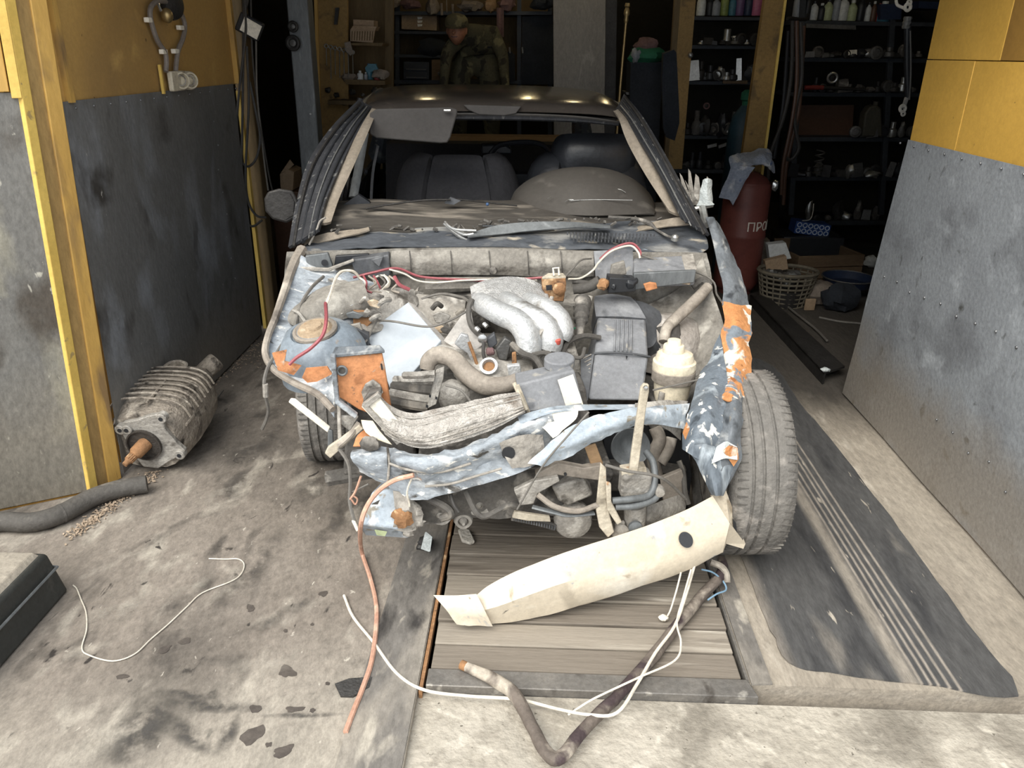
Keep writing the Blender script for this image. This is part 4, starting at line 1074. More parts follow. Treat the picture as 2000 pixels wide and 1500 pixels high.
# ---- intake manifold
mf = MB()
rows = [Cs(0, (918, 560, .25), (945, 548, .27), (990, 540, .28), (1035, 545, .27), (1064, 560, .25)),
        Cs(0, (920, 574, .20), (950, 566, .20), (990, 560, .20), (1035, 562, .20), (1070, 574, .20)),
        Cs(0, (922, 588, .16), (955, 590, .13), (990, 588, .13), (1035, 588, .13), (1074, 592, .16)),
        Cs(0, (925, 598, .17), (955, 600, .14), (990, 600, .14), (1035, 600, .14), (1076, 604, .17))]
mf.grid(rows, .05, 4); mf_o = bp('intake_manifold', 'alloy_rough', mf)
for i, (pts, r) in enumerate(((((936, 590, .14), (950, 598, .09), (975, 612, .04), (1010, 628, 0), (1030, 655, -.04), (1034, 690, -.06)), (.036, .039, .040, .042, .044, .043)),
                 (((988, 588, .15), (1000, 596, .10), (1025, 612, .05), (1060, 632, .01), (1075, 660, -.03), (1072, 682, -.04)), (.036, .039, .040, .042, .044, .042)),
                 (((1034, 588, .16), (1046, 594, .12), (1068, 604, .08), (1090, 622, .04), (1098, 645, .01), (1092, 660, 0)), (.034, .037, .038, .040, .040, .037)))):
    pipe('runner', 'alloy', pts, r, n=16, k=6, par=mf_o)
b = MB(); b.lathe(C(1062, 662, -.02), (CAR_M.to_3x3() @ V((.55, -.6, -.1))), [(.05, 0), (.052, .006), (.05, .014), (.03, .018), (.01, .02)], 22); bp('runner_flange', 'alloy_dirty', b, mf_o)
b = MB(); b.lathe(C(1100, 640, .03), (CAR_M.to_3x3() @ V((.7, -.5, -.1))), [(.038, 0), (.04, .006), (.038, .014), (.01, .016)], 20); bp('runner_flange', 'alloy_dirty', b, mf_o)
for (px, py, yl) in ((930, 640, .02), (945, 632, .03), (1068, 684, -.07), (1052, 690, -.08)):
    b = MB(); b.cyl(C(px, py, yl), C(px + 6, py + 6, yl - .01), .008, 8); bp('manifold_bolt', 'chrome', b, mf_o)
pipe('vacuum_hose', 'hose_rubber', [(922, 585, .10), (916, 600, .08), (916, 622, .06), (924, 642, .04), (945, 660, .02), (960, 668, .01)], .010, n=8)
# throttle linkage, rusty
tl = plate('throttle_bracket', 'rust', [(1058, 545), (1105, 542), (1106, 556), (1100, 590), (1075, 588), (1060, 568)], .03, .20, jit=.004)
plate('bracket_top', 'cream_bracket', [(1058, 546, .20), (1070, 538, .23), (1100, 538, .23), (1106, 545, .20)], V((0, 0, .01)), 0, tl)
b = MB(); b.tube([C(px, py, .2) for px, py in ((1082, 538), (1080, 524), (1091, 523), (1092, 537))], .004, 6, 1); bp('wire_eye', 'label_white', b, tl)
b = MB(); b.lathe(C(1092, 563, .195), -CAR_AX, [(.022, 0), (.024, .01), (.016, .018), (.004, .02)], 16); bp('cable_wheel', 'rust', b, tl)
b = MB(); b.slab(Cs(.19, (1066, 557), (1078, 556), (1078, 566), (1067, 567)), -CAR_AX * .004); bp('dark_slot', 'b_black', b, tl)
pipe('throttle_pipe', 'alloy_dirty', [(1084, 600, .14), (1100, 620, .10), (1112, 642, .05)], [.022, .024, .02], n=10)
pipe('fuel_line', 'alloy_dirty', [(1078, 580, .15), (1075, 596, .13), (1086, 612, .1)], .008)
bl = MB(); bl.lathe(C(1138, 585, .2), (C(1132, 655, .05) - C(1138, 585, .2)), [(.03, 0), (.034, .02), (.03, .05), (.027, .052), (.03, .075), (.024, .08), (.026, .105), (.019, .11), (.014, .15), (.012, .19)], 16)
o = bp('rubber_boot', 'grime_dark', bl)
sheet('boot_cover', 'bulkhead', [[(1105, 578, .22), (1135, 574, .24), (1158, 578, .22)], [(1100, 592, .16), (1130, 592, .16), (1152, 600, .16)]], .01, 4, .006, 18, 5)
pipe('breather_hose', 'hose_rubber', [(1120, 566, .26), (1150, 560, .25), (1172, 548, .24)], .02, n=10)
pipe('breather_hose', 'hose_rubber', [(1118, 550, .30), (1140, 552, .29), (1165, 556, .28)], .009)
b = MB(); b.ball(C(1178, 555, .22), .022, 10, 7, (1, 1, 1), .5, 2); bp('dirt_clump', 'rust', b)
# ---- air filter box
ab = MB()
tb = Cs(0, (1166, 618, .20), (1262, 622, .20)); tf = Cs(0, (1163, 688, .00), (1268, 696, .00)); fb_ = Cs(0, (1148, 782, -.13), (1256, 784, -.13))
lb = Cs(0, (1138, 690, .02), (1142, 780, -.10)); 
dn = V((0, 0, -.14))
prof_r = [tb[1], tf[1], fb_[1], fb_[1] + CAR_AX * .22 + V((0, 0, -.02)), tb[1] + dn]
prof_l = [tb[0], tf[0], fb_[0], fb_[0] + CAR_AX * .22 + V((0, 0, -.02)), tb[0] + dn]
ab.hexa(prof_l, prof_r); abo = bp('air_filter_box', 'filter_box', ab, bevel=.010)
b = MB(); b.tube([C(1160, 690, -.004), C(1200, 689, -.010), C(1240, 692, -.010), C(1270, 697, -.004)], .004, 6, 3); bp('lid_seam', 'black_plastic', b, abo)
for i in range(5):
    b = MB(); x = 1202 + i * 8
    b.tube([C(x, 625, .185), C(x - 1, 655, .095), C(x - 2, 686, .004)], .0035, 6, 3); bp('rib', 'filter_box', b, abo)
lid = MB(); a = Cs(0, (1162, 578, .32), (1196, 574, .33), (1232, 580, .32)); c = Cs(0, (1164, 618, .20), (1210, 618, .20), (1262, 622, .20))
lid.grid([a, [p + V((0, 0, .01)) for p in Cs(0, (1160, 596, .26), (1200, 592, .27), (1246, 600, .26))], c], .10, 3); o = bp('filter_lid_back', 'filter_box', lid, abo)
for i in range(7):
    b = MB(); x = 1204 + i * 6
    b.tube([C(x, 584, .315), C(x + 2, 612, .225)], .003, 6, 1); bp('rib', 'black_plastic', b, o)
sheet('filter_spout', 'black_plastic', [[(1238, 585, .30), (1262, 592, .28), (1288, 608, .26)], [(1246, 604, .25), (1268, 612, .24), (1292, 622, .24)], [(1262, 624, .20), (1276, 640, .19), (1284, 648, .19)], [(1264, 680, .10), (1274, 676, .12), (1282, 665, .14)]], .08, 4, .003, par=abo)
b = MB(); b.slab(Cs(0, (1140, 692, .0), (1160, 692, -.005), (1148, 782, -.135), (1140, 780, -.11)), (L(1, 0, 0) - L(0, 0, 0)) * -.01); o2 = bp('filter_side', 'black_plastic', b, abo)
for i in range(9):
    b = MB(); py = 700 + i * 9
    b.tube([C(1139, py, -.012 - i * .011), C(1155 - i * .6, py - 8, -.012 - i * .011)], .0028, 5, 1); bp('side_rib', 'grime_grey', b, o2)
plate('spark_stain', 'b_black', [(1222, 694), (1226, 696), (1223, 702)], -.002, -.018, abo, 0)
pipe('air_hose', 'hose_rubber', [(1172, 660, .06), (1140, 656, .04), (1110, 668, .0), (1098, 690, -.04)], .010, n=8)
pipe('air_hose', 'hose_rubber', [(1100, 680, -.02), (1112, 695, -.04), (1135, 698, -.05), (1142, 680, -.02)], .007, n=8)
rc = MB(); rc.lathe(C(1087, 672, -.06), (0, -.1, 1), [(.012, 0), (.014, .004), (.014, .018), (.008, .022)], 14); ro = bp('dipstick_cap', 'b_red', rc)
MT['cap_red'] = mat('cap_red', '#d4584a', None, .5, bump=0); ro.data.materials[0] = MT['cap_red']
pipe('dipstick_tube', 'grime_grey', [(1087, 676, -.05), (1086, 705, -.05)], .008, par=ro)
pipe('green_wire', 'cloth_green', [(1096, 652, .02), (1110, 648, .02), (1124, 640, .02)], .003, n=5)
plate('clamp_plate', 'alloy_dirty', [(1080, 655), (1122, 652), (1120, 662), (1096, 668)], .02, .03)
# ---- expansion tank (white reservoir)
zz = lambda py: C(1310, py, -.06).z
ctr = C(1310, 780, -.06)
sc = .0695
rv = MB(); zb = zz(786)
rv.lathe(V((ctr.x, ctr.y, zb)), V((.0, .03, 1)), [(.035, 0), (.055, .012), (.060, .03), (sc * .92, zz(748) - zb), (sc, zz(728) - zb), (sc + .005, zz(716) - zb), (sc + .004, zz(706) - zb), (sc - .004, zz(704) - zb), (sc - .005, zz(698) - zb), (sc - .010, zz(691) - zb), (.042, zz(687) - zb), (.01, zz(686) - zb)], 30)
rvo = bp('fluid_reservoir', 'cream_plastic', rv)
b = MB(); b.lathe(V((ctr.x - .008, ctr.y, zz(690))), V((0, .03, 1)), [(.035, 0), (.037, .004), (.036, .026), (.034, .030), (.024, .031), (.023, .046), (.021, .049), (.01, .050)], 22); bp('reservoir_cap', 'cream_plastic', b, rvo)
b = MB(); b.lathe(V((ctr.x, ctr.y, zz(742))), V((0, .03, 1)), [(sc + .003, 0), (sc + .005, .003), (sc + .005, zz(722) - zz(742)), (sc + .003, zz(721) - zz(742))], 30, cap=False); o = bp('clamp_band', 'hose_dusty', b, rvo)
plate('clamp_ear', 'grime_grey', [(1345, 722), (1360, 722), (1364, 734), (1350, 742)], .02, -.07, o)
for px in (1290, 1318): b = MB(); b.cyl(C(px, 785, -.10), C(px + 4, 765, -.10), .012, 10); bp('outlet', 'grime_grey', b, rvo)
# ---- black box with white label (front)
bx = MB()
t0, t1, t2, t3 = Cs(0, (1008, 752, -.30), (1122, 722, -.30), (1108, 705, -.22), (1004, 728, -.22))
b0, b1 = Cs(0, (1032, 806, -.33), (1140, 792, -.33))
bx.hexa([b0, b1, b1 + CAR_AX * .12, b0 + CAR_AX * .12], [t0, t1, t2, t3]); bxo = bp('coil_box', 'filter_box', bx, bevel=.006)
plate('label', 'label_white', [(1089, 742), (1119, 731), (1139, 789), (1106, 796)], -.003, -.325, bxo, 0)
plate('box_edge', 'cream_bracket', [(1006, 752), (1014, 750), (1036, 804), (1030, 806)], -.006, -.322, bxo, 0)
b = MB(); rim = [C(1092 + 30 * math.cos(a), 716 + 13 * math.sin(a), -.24 - .03 * math.sin(a)) for a in [i * PI / 9 for i in range(18)]]
b.slab(rim, V((0, 0, .03))); bp('box_cap', 'filter_box', b, bxo, bevel=.004)
pipe('cap_hose', 'hose_rubber', [(1000, 672, -.05), (1020, 690, -.10), (1045, 700, -.16), (1060, 722, -.22), (1064, 735, -.25)], .011, n=8)
pipe('cap_hose', 'hose_rubber', [(1040, 694, -.10), (1068, 690, -.12), (1085, 706, -.17)], .010, n=8)
pipe('box_edge_hose', 'cream_bracket', [(1004, 748, -.31), (1014, 770, -.33), (1028, 800, -.345)], .007, n=8)
# ---- front of the engine: coolant pipe, ribbed manifold, strap, thermostat
pipe('coolant_pipe', 'hose_dusty', [(834, 722, -.10), (838, 705, -.09), (856, 694, -.08), (885, 702, -.10), (912, 730, -.14), (945, 752, -.18), (985, 752, -.20), (1012, 742, -.20)], [.024, .028, .030, .030, .032, .032, .028, .024], n=14, k=6)
for i, (x0, y0, x1, y1, r) in enumerate(((772, 742, 850, 742, .015), (768, 754, 846, 764, .017), (764, 768, 842, 782, .017), (766, 784, 836, 796, .015), (790, 733, 850, 730, .012))):
    pipe('exhaust_rib', 'hose_rubber' if i % 2 else 'alloy_dirty', [(x0, y0, -.10 - .02 * i), ((x0 + x1) / 2, (y0 + y1) / 2 + 1, -.15 - .02 * i), (x1, y1, -.16 - .02 * i)], r, n=8)
sheet('heat_shield', 'grime_dark', [[(790, 730, -.02), (830, 715, .0), (870, 712, .02)], [(765, 765, -.10), (830, 765, -.10), (880, 760, -.10)], [(770, 810, -.15), (830, 812, -.15), (890, 800, -.15)]], .01, 4, .012, 16, 8)
sheet('dirty_webbing', 'alloy_dirty', [[(640, 545, .30), (700, 556, .27), (770, 560, .27), (830, 570, .3)], [(690, 590, .19), (720, 600, .18), (770, 604, .2), (810, 600, .25)], [(700, 640, .10), (724, 650, .10), (760, 640, .14), (790, 620, .2)]], .012, 5, .02, 16, 14)
sheet('engine_flank', 'grime_grey', [[(812, 575, .30), (860, 580, .30), (910, 585, .26)], [(815, 615, .22), (860, 625, .2), (905, 630, .16)], [(840, 660, .12), (870, 668, .1), (900, 670, .08)]], .02, 4, .02, 14, 6)
o = plate('perforated_strap', 'alloy_dirty', [(852, 722, -.20), (868, 716, -.19), (866, 740, -.21), (852, 790, -.25), (832, 800, -.26), (846, 750, -.23)], .006)
for (px, py) in ((838, 770), (850, 774), (832, 790)): plate('strap_hole', 'b_black', [(px, py), (px + 4, py + 1), (px + 4, py + 6), (px, py + 5)], -.003, -.256, o, 0)
b = MB(); b.ball(C(885, 772, -.14), .065, 14, 9, (1, .7, .8), .2, 3); bp('water_pump', 'alloy_dirty', b)
pipe('thin_pipe', 'wire_grey', [(870, 752, -.24), (900, 762, -.26), (920, 785, -.28)], .004)
plate('engine_lug', 'alloy', [(888, 672), (900, 652), (914, 656), (918, 672), (930, 715), (936, 722), (926, 720), (912, 690), (900, 682)], .02, -.03, jit=.002)
pipe('lug_rust', 'rust', [(916, 668, -.04), (924, 690, -.045), (934, 718, -.05)], .006)
sheet('valve_cover', 'alloy_dirty', [[(890, 690, .02), (930, 680, .04), (980, 680, .05), (1030, 690, .05)], [(885, 715, -.06), (930, 715, -.06), (985, 715, -.06), (1040, 715, -.06)], [(900, 740, -.12), (940, 745, -.12), (990, 745, -.12), (1040, 740, -.12)]], .03, 4, .014, 20, 3)
b = MB(); b.lathe(C(955, 716, -.08), V((-.1, -.7, .7)), [(.03, -.03), (.03, 0), (.031, .008), (.022, .010), (.020, -.005)], 18, cap=False); o = bp('thermostat_neck', 'alloy', b)
b = MB(); b.lathe(C(955, 715, -.07), V((-.1, -.7, .7)), [(.022, 0), (.012, .004)], 16); bp('rusty_bore', 'rust', b, o)
plate('connector', 'mid_metal', [(968, 684), (986, 660), (1000, 668), (990, 704), (974, 702)], .03, -.04, bevel=.004)
plate('connector', 'black_plastic', [(950, 664), (966, 652), (972, 672), (956, 684)], .03, -.02, bevel=.004)
b = MB(); b.ball(C(957, 687, -.05), .016, 10, 7, (1, 1, .9), .3, 1); bp('sensor', 'cloth_rose', b)
b = MB(); b.lathe(C(942, 660, -.02), -CAR_AX, [(.016, 0), (.016, .012), (.007, .016)], 12); bp('sensor', 'chrome', b)
pipe('sensor_lead', 'wire_dark', [(945, 668, -.03), (944, 690, -.05), (948, 706, -.06)], .006)
plate('engine_bracket', 'rust', [(1000, 690), (1008, 688), (1010, 716), (1000, 718)], .012, -.10)
plate('engine_bracket', 'alloy', [(990, 715), (1015, 712), (1020, 735), (995, 740)], .02, -.14, jit=.003)
b = MB(); b.ball(C(870, 682, .05), .018, 8, 6, (1.4, 1, .8), .5, 5); bp('rag_knot', 'b_black', b)
plate('rust_bracket', 'rust', [(862, 632), (880, 630), (884, 648), (872, 652)], .02, .2)

random.seed(41)
for i in range(16):
    px, py = (random.uniform(690, 752), random.uniform(575, 622)) if i < 9 else (random.uniform(838, 905), random.uniform(592, 655))
    yl_ = .17 - (py - 575) * .0016 + (.05 if i >= 9 else 0)
    w_, h_ = random.uniform(8, 20), random.uniform(6, 14)
    if i % 3 == 0:
        pipe('torn_pipe', random.choice(('grime_grey', 'hose_rubber', 'alloy_dirty')), [(px - w_, py + h_ * .4, yl_), (px, py - h_ * .3, yl_ - .01), (px + w_, py + random.uniform(-6, 10), yl_ + .01)], random.uniform(.005, .011))
    else:
        plate('torn_bracket', random.choice(('alloy_dirty', 'grime_dark', 'col_grey', 'rust_pale')), [(px - w_, py - h_ * .4), (px - w_ * .1, py - h_), (px + w_, py - h_ * .2), (px + w_ * .5, py + h_), (px - w_ * .6, py + h_ * .7)], .012, yl_, jit=.008)
# ---- radiator core, bent
rd = MB()
top = Cs(0, (738, 768, -.30), (768, 796, -.34), (812, 806, -.36), (880, 792, -.36), (950, 776, -.35), (1012, 764, -.33))
mid = Cs(0, (722, 790, -.36), (760, 830, -.41), (812, 846, -.43), (880, 828, -.43), (950, 808, -.41), (1020, 788, -.39))
low = Cs(0, (752, 850, -.38), (785, 866, -.42), (830, 876, -.44), (890, 864, -.44), (960, 840, -.42), (1026, 806, -.40))
rd.grid([top, mid, low], .03, 6, .004, 30, 2); rdo = bp('radiator', 'radiator_fin', rd)
for t in (.30, .55, .8):
    b = MB()
    b.tube([(m_.lerp(l_, t) + V((0, -.004, .002))) for m_, l_ in zip(mid, low)], .003, 5, 4); bp('radiator_tube', 'grime_grey' if t != .30 else 'alloy_dirty', b, rdo)
for t in (.3, .65):
    b = MB(); b.tube([(m_.lerp(l_, t) + V((0, -.002, .003))) for m_, l_ in zip(top, mid)], .003, 5, 4); bp('radiator_tube', 'alloy_dirty', b, rdo)
plate('radiator_end', 'alloy_dirty', [(706, 792), (738, 768), (745, 775), (720, 795), (785, 862), (775, 870)], .02, -.40, rdo, .002)
plate('end_cap', 'label_white', [(707, 793), (737, 770), (782, 826), (756, 846)], -.006, -.385, rdo, 0)
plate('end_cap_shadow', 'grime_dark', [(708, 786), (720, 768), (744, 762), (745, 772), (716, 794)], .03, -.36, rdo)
# ---- front crossmember, crumpled
cm = sheet('front_crossmember', 'car_blue', [[(745, 872, -.38), (800, 884, -.42), (870, 882, -.43), (950, 852, -.42), (1010, 826, -.40), (1075, 802, -.37)],
                                             [(740, 890, -.41), (800, 905, -.46), (880, 900, -.47), (955, 868, -.46), (1015, 842, -.44), (1080, 815, -.41)],
                                             [(742, 925, -.40), (805, 940, -.44), (880, 930, -.45), (955, 905, -.44), (1015, 880, -.42), (1085, 850, -.38)],
                                             [(765, 950, -.40), (815, 975, -.44), (885, 962, -.46), (955, 942, -.46), (1010, 925, -.45), (1060, 900, -.42)]], .003, 6, .016, 17, 31)
b = MB(); b.lathe(C(993, 884, -.46), -CAR_AX, [(.020, 0), (.020, .006)], 14); bp('crossmember_hole', 'b_black', b, cm)
sheet('crossmember_dent', 'grime_grey', [[(975, 865, -.46), (1020, 850, -.45), (1062, 850, -.42)], [(985, 890, -.465), (1025, 885, -.455), (1062, 880, -.43)], [(1000, 915, -.47), (1030, 912, -.46), (1055, 900, -.44)]], .004, 4, .008, 26, 4, cm)
sheet('crossmember_wing', 'car_blue_clean', [[(1030, 905, -.47), (1070, 868, -.46), (1120, 830, -.44), (1180, 806, -.41), (1250, 796, -.37), (1345, 788, -.28)],
                                             [(1050, 908, -.485), (1095, 880, -.485), (1150, 850, -.47), (1210, 826, -.44), (1270, 812, -.39), (1342, 810, -.30)],
                                             [(1060, 910, -.47), (1110, 893, -.47), (1165, 862, -.45), (1220, 840, -.42), (1275, 828, -.38), (1338, 838, -.31)]], .003, 6, .010, 17, 41)
for pts in (((760, 905), (800, 918), (860, 922), (920, 905)), ((830, 950), (880, 945), (930, 930), (980, 915)), ((757, 875), (760, 905), (757, 945))):
    pipe('crossmember_crease', 'grime_grey', [(p[0], p[1], -.462 if p[0] > 770 else -.43) for p in pts], .004, par=cm)
sheet('white_panel', 'label_white', [[(1040, 820, -.40), (1075, 802, -.39), (1130, 800, -.38)], [(1060, 835, -.42), (1090, 825, -.41), (1125, 818, -.40)], [(1080, 856, -.43), (1090, 850, -.43), (1100, 840, -.42)]], .003, 4, .003)
sheet('crossmember_top', 'car_blue_clean', [[(1010, 812, -.37), (1070, 796, -.36), (1140, 790, -.34), (1240, 790, -.32)], [(1015, 824, -.41), (1075, 806, -.40), (1140, 799, -.38), (1240, 798, -.36)]], .004, 4, .004)
sheet('lamp_carrier', 'alloy_dirty', [[(1240, 788, -.28), (1290, 782, -.25), (1345, 782, -.20)], [(1240, 815, -.32), (1285, 806, -.30), (1335, 812, -.27)], [(1262, 830, -.34), (1290, 830, -.32), (1330, 860, -.30)]], .004, 4, .008, 20, 6)
# left front corner: torn box, straps
sheet('corner_box', 'car_blue', [[(688, 880, -.36), (715, 876, -.38), (755, 874, -.39)], [(684, 892, -.40), (715, 890, -.42), (756, 892, -.43)], [(690, 905, -.40), (725, 915, -.42), (757, 918, -.43)], [(702, 922, -.38), (735, 938, -.40), (757, 945, -.40)]], .004, 4, .006, 20, 7)
sheet('corner_rust', 'orange_paint', [[(690, 872, -.36), (698, 850, -.33), (712, 838, -.30)], [(714, 872, -.38), (722, 858, -.36), (735, 850, -.33)]], .004, 3, .006, 24, 2)
sheet('corner_filler', 'cream_plastic', [[(705, 820, -.30), (715, 845, -.34), (740, 862, -.38)], [(730, 825, -.32), (745, 845, -.36), (765, 868, -.40)]], .004, 3, .008, 26, 3)
b = MB(); b.ball(C(722, 866, -.40), .026, 12, 8, (1.2, .8, .9), .4, 6); bp('torn_rubber', 'grime_dark', b)
plate('hanging_strap', 'label_white', [(563, 786), (568, 778), (576, 779), (645, 834), (640, 846)], .006, -.24)
plate('hanging_strap', 'col_grey', [(640, 838), (650, 842), (652, 878), (640, 884)], .01, -.24)
plate('channel_strip', 'cream_bracket', [(634, 886), (640, 874), (702, 830), (710, 838), (645, 896)], .014, -.30)
plate('channel_strip', 'grime_grey', [(655, 700, -.26), (661, 700, -.26), (668, 875, -.30), (660, 878, -.30)], .010)
pipe('torn_tube', 'hose_dusty', [(662, 870, -.30), (684, 850, -.30), (702, 826, -.28)], .010)
plate('inner_flap', 'alloy_dirty', [(665, 812), (700, 815), (684, 842), (668, 832)], .012, -.27, jit=.003)
# headlamp pan hanging low on the left
hpb = MB(); f4 = Cs(0, (726, 962, -.40), (792, 948, -.38), (776, 1034, -.46), (700, 1024, -.46))
hpb.hexa(f4, [f4[0] + V((.01, .10, -.02)), f4[1] + V((0, .10, -.02)), C(800, 1052, -.40), C(712, 1046, -.40)]); hpb.jitter(.004, 24); hp = bp('lamp_pan', 'car_blue_clean', hpb, bevel=.005)
plate('pan_slit', 'grime_dark', [(726, 984), (742, 976), (738, 984)], -.004, -.438, hp, 0)
plate('pan_tag', 'b_lime', [(732, 1034), (756, 1038), (752, 1046), (736, 1044)], -.004, -.452, hp, 0)
sheet('crushed_lamp', 'grime_grey', [[(770, 960, -.40), (800, 965, -.42), (820, 985, -.42)], [(772, 1000, -.45), (798, 995, -.46), (822, 1010, -.44)], [(768, 1035, -.45), (795, 1042, -.46), (815, 1030, -.44)]], .01, 4, .022, 26, 6, hp)
b = MB(); b.ball(C(785, 1010, -.46), .03, 12, 8, (1, .6, 1.2), .5, 3); bp('lamp_shard', 'rust', b, hp)
plate('pan_lip', 'label_white', [(686, 1018), (694, 1020), (702, 1036), (696, 1040)], .01, -.43, hp)
for i, (px, py, r) in enumerate(((802, 1020, .022), (812, 1000, .018), (798, 1040, .016), (818, 1020, .016))):
    b = MB(); b.ball(C(px, py, -.44), r, 10, 7, (1.1, .8, .9), .6, i * 2.2); bp('broken_chunk', 'grime_grey', b, hp)
# ---- low front: pulleys, pipes, brackets
sheet('undertray', 'grime_dark', [[(815, 960, -.36), (900, 950, -.36), (1000, 930, -.36), (1100, 915, -.34)], [(815, 1000, -.36), (900, 995, -.36), (1000, 980, -.36), (1100, 965, -.34)], [(820, 1025, -.36), (900, 1015, -.36), (1000, 1010, -.36), (1100, 1005, -.34)]], .02, 4, .02, 14, 9)
for (px, py, r, m) in ((860, 985, .045, 'alloy_dirty'), (935, 965, .05, 'alloy_dirty'), (905, 1000, .03, 'grime_grey')):
    b = MB(); b.lathe(C(px, py, -.30), -CAR_AX, [(r, -.05), (r, .05), (r * .9, .06), (r * .6, .06), (r * .55, .05), (r * .2, .07), (.005, .075)], 20); b.jitter(.003, 30, px); bp('accessory_drum', m, b)
pipe('front_pipe', 'hose_rubber', [(820, 965, -.40), (870, 990, -.43), (880, 1005, -.44), (862, 1012, -.43)], .013)
pipe('front_pipe', 'hose_rubber', [(910, 960, -.42), (930, 1000, -.46), (950, 1008, -.46), (990, 988, -.46), (1010, 990, -.45)], .010)
pipe('front_pipe', 'wire_dark', [(880, 965, -.42), (886, 985, -.44), (896, 1000, -.45)], .007)
o = plate('lower_bracket', 'alloy_dirty', [(1004, 958), (1040, 940), (1090, 932), (1092, 940), (1050, 965), (1042, 985), (1016, 988)], .02, -.44, jit=.003)
plate('cross_bracket', 'hose_dusty', [(1046, 925), (1090, 905), (1140, 915), (1176, 908), (1178, 940), (1140, 935), (1085, 928), (1050, 938)], .03, -.42, jit=.003)
b = MB(); b.lathe(C(1104, 925, -.43), -CAR_AX, [(.005, 0), (.005, .006)], 8); bp('bolt_hole', 'b_black', b)
plate('filter_can', 'alloy_dirty', [(1078, 950), (1140, 935), (1160, 968), (1110, 990), (1090, 978)], .08, -.38, bevel=.008, jit=.004)
plate('tan_strip', 'ply_tan', [(1142, 875), (1164, 868), (1178, 905), (1176, 912), (1154, 908)], .012, -.40)
pipe('brake_pipe', 'hose_dusty', [(1050, 966, -.46), (1085, 990, -.48), (1130, 998, -.48), (1172, 984, -.46)], .009)
pipe('brake_pipe', 'col_grey', [(1040, 990, -.46), (1080, 1000, -.48), (1110, 1006, -.48), (1160, 1002, -.46)], .010, flat=.5)
plate('white_bracket', 'cream_bracket', [(1005, 1000), (1074, 1010), (1076, 1020), (1030, 1018), (1000, 1012)], .014, -.42)
pl = MB(); pl.lathe(C(1118, 1012, -.34), -CAR_AX, [(.06, -.02), (.062, 0), (.054, .006), (.062, .012), (.054, .018), (.062, .024), (.058, .03), (.03, .034), (.01, .036)], 26); plo = bp('crank_pulley', 'grime_grey', pl)
pc = C(1118, 1012, -.365)
b = MB(); b.tube(Cs(-.37, (1000, 1010), (1050, 1020), (1085, 1030)), .008, 6, 3, flat=1.6); bo = bp('drive_belt', 'grime_dark', b, plo)
for i in range(17):
    q = C(1003 + i * 5, 1012 + i * 1.15, -.385)
    b = MB(); b.box(q, (.003, .008, .012), rot); bp('belt_tooth', 'black_plastic', b, bo)
hornb = MB(); hornb.lathe(C(1226, 868, -.22), -CAR_AX * .9 + V((0, 0, .25)), [(.03, -.03), (.04, .0), (.058, .035), (.066, .045), (.064, .050), (.052, .04), (.03, .012), (.012, .006)], 24); bp('horn_cup', 'col_grey', hornb)
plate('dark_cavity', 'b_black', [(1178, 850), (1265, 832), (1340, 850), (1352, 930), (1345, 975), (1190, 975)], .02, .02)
pipe('exhaust_branch', 'hose_dusty', [(1280, 835, -.10), (1288, 860, -.12), (1276, 890, -.14), (1282, 930, -.16)], .024, n=10)
pipe('exhaust_branch', 'hose_dusty', [(1312, 855, -.12), (1305, 880, -.14), (1290, 905, -.16)], .020, n=10)
plate('tie_bar', 'cream_bracket', [(1252, 758), (1258, 750), (1268, 752), (1268, 766), (1262, 800), (1246, 925), (1228, 930), (1234, 880), (1246, 800)], .014, -.47)
b = MB(); b.lathe(C(1261, 757, -.48), -CAR_AX, [(.007, 0), (.007, .006), (.003, .008)], 10); bp('tie_bolt', 'chrome', b)
b = MB(); b.box(C(1240, 942, -.42), (.095, .06, .085), rot); b.jitter(.004, 20); bp('mount_block', 'alloy_dirty', b, bevel=.012)
plate('mount_plate', 'cream_bracket', [(1214, 920), (1262, 912), (1266, 935), (1216, 940)], .04, -.44)
pipe('rod', 'col_grey', [(1196, 978, -.48), (1230, 975, -.48), (1266, 968, -.46), (1278, 945, -.44), (1276, 905, -.40), (1262, 882, -.36)], .011, n=10)
pipe('rod', 'col_grey', [(1202, 990, -.48), (1240, 988, -.48), (1276, 976, -.46), (1288, 958, -.44)], .011, n=10)
b = MB(); b.lathe(C(1288, 960, -.45), -CAR_AX, [(.016, -.02), (.018, 0), (.014, .012), (.004, .014)], 14); bp('ball_joint', 'grime_grey', b)
plate('blade_bracket', 'cream_bracket', [(1174, 905), (1184, 915), (1186, 985), (1200, 1040), (1188, 1052), (1170, 1030), (1164, 995)], .012, -.47, jit=.002)
plate('blade_bracket', 'cream_bracket', [(1184, 942), (1194, 945), (1194, 980), (1215, 1020), (1206, 1026), (1186, 996)], .012, -.49, jit=.002)
pipe('post_tube', 'alloy_dirty', [(1240, 985, -.42), (1240, 1020, -.42), (1238, 1042, -.42)], [.036, .034, .030], n=14)
b = MB(); b.lathe(C(1240, 1028, -.46), -CAR_AX, [(.022, 0), (.022, .01), (.012, .014)], 14); bp('tube_nut', 'col_grey', b)
b = MB(); b.ball(C(1212, 1038, -.44), .026, 12, 8, (1, .8, 1.1), .5, 8); bp('bracket_knob', 'grime_grey', b)
sheet('hub_housing', 'alloy_dirty', [[(1262, 990, -.34), (1300, 975, -.30), (1345, 960, -.26)], [(1265, 1020, -.36), (1300, 1010, -.34), (1340, 995, -.30)], [(1262, 1045, -.34), (1300, 1035, -.32), (1330, 1020, -.30)]], .02, 4, .010, 20, 3)
plate('torn_web', 'hose_dusty', [(1290, 935), (1330, 918), (1345, 960), (1310, 1000), (1296, 985)], .02, -.28, jit=.006)
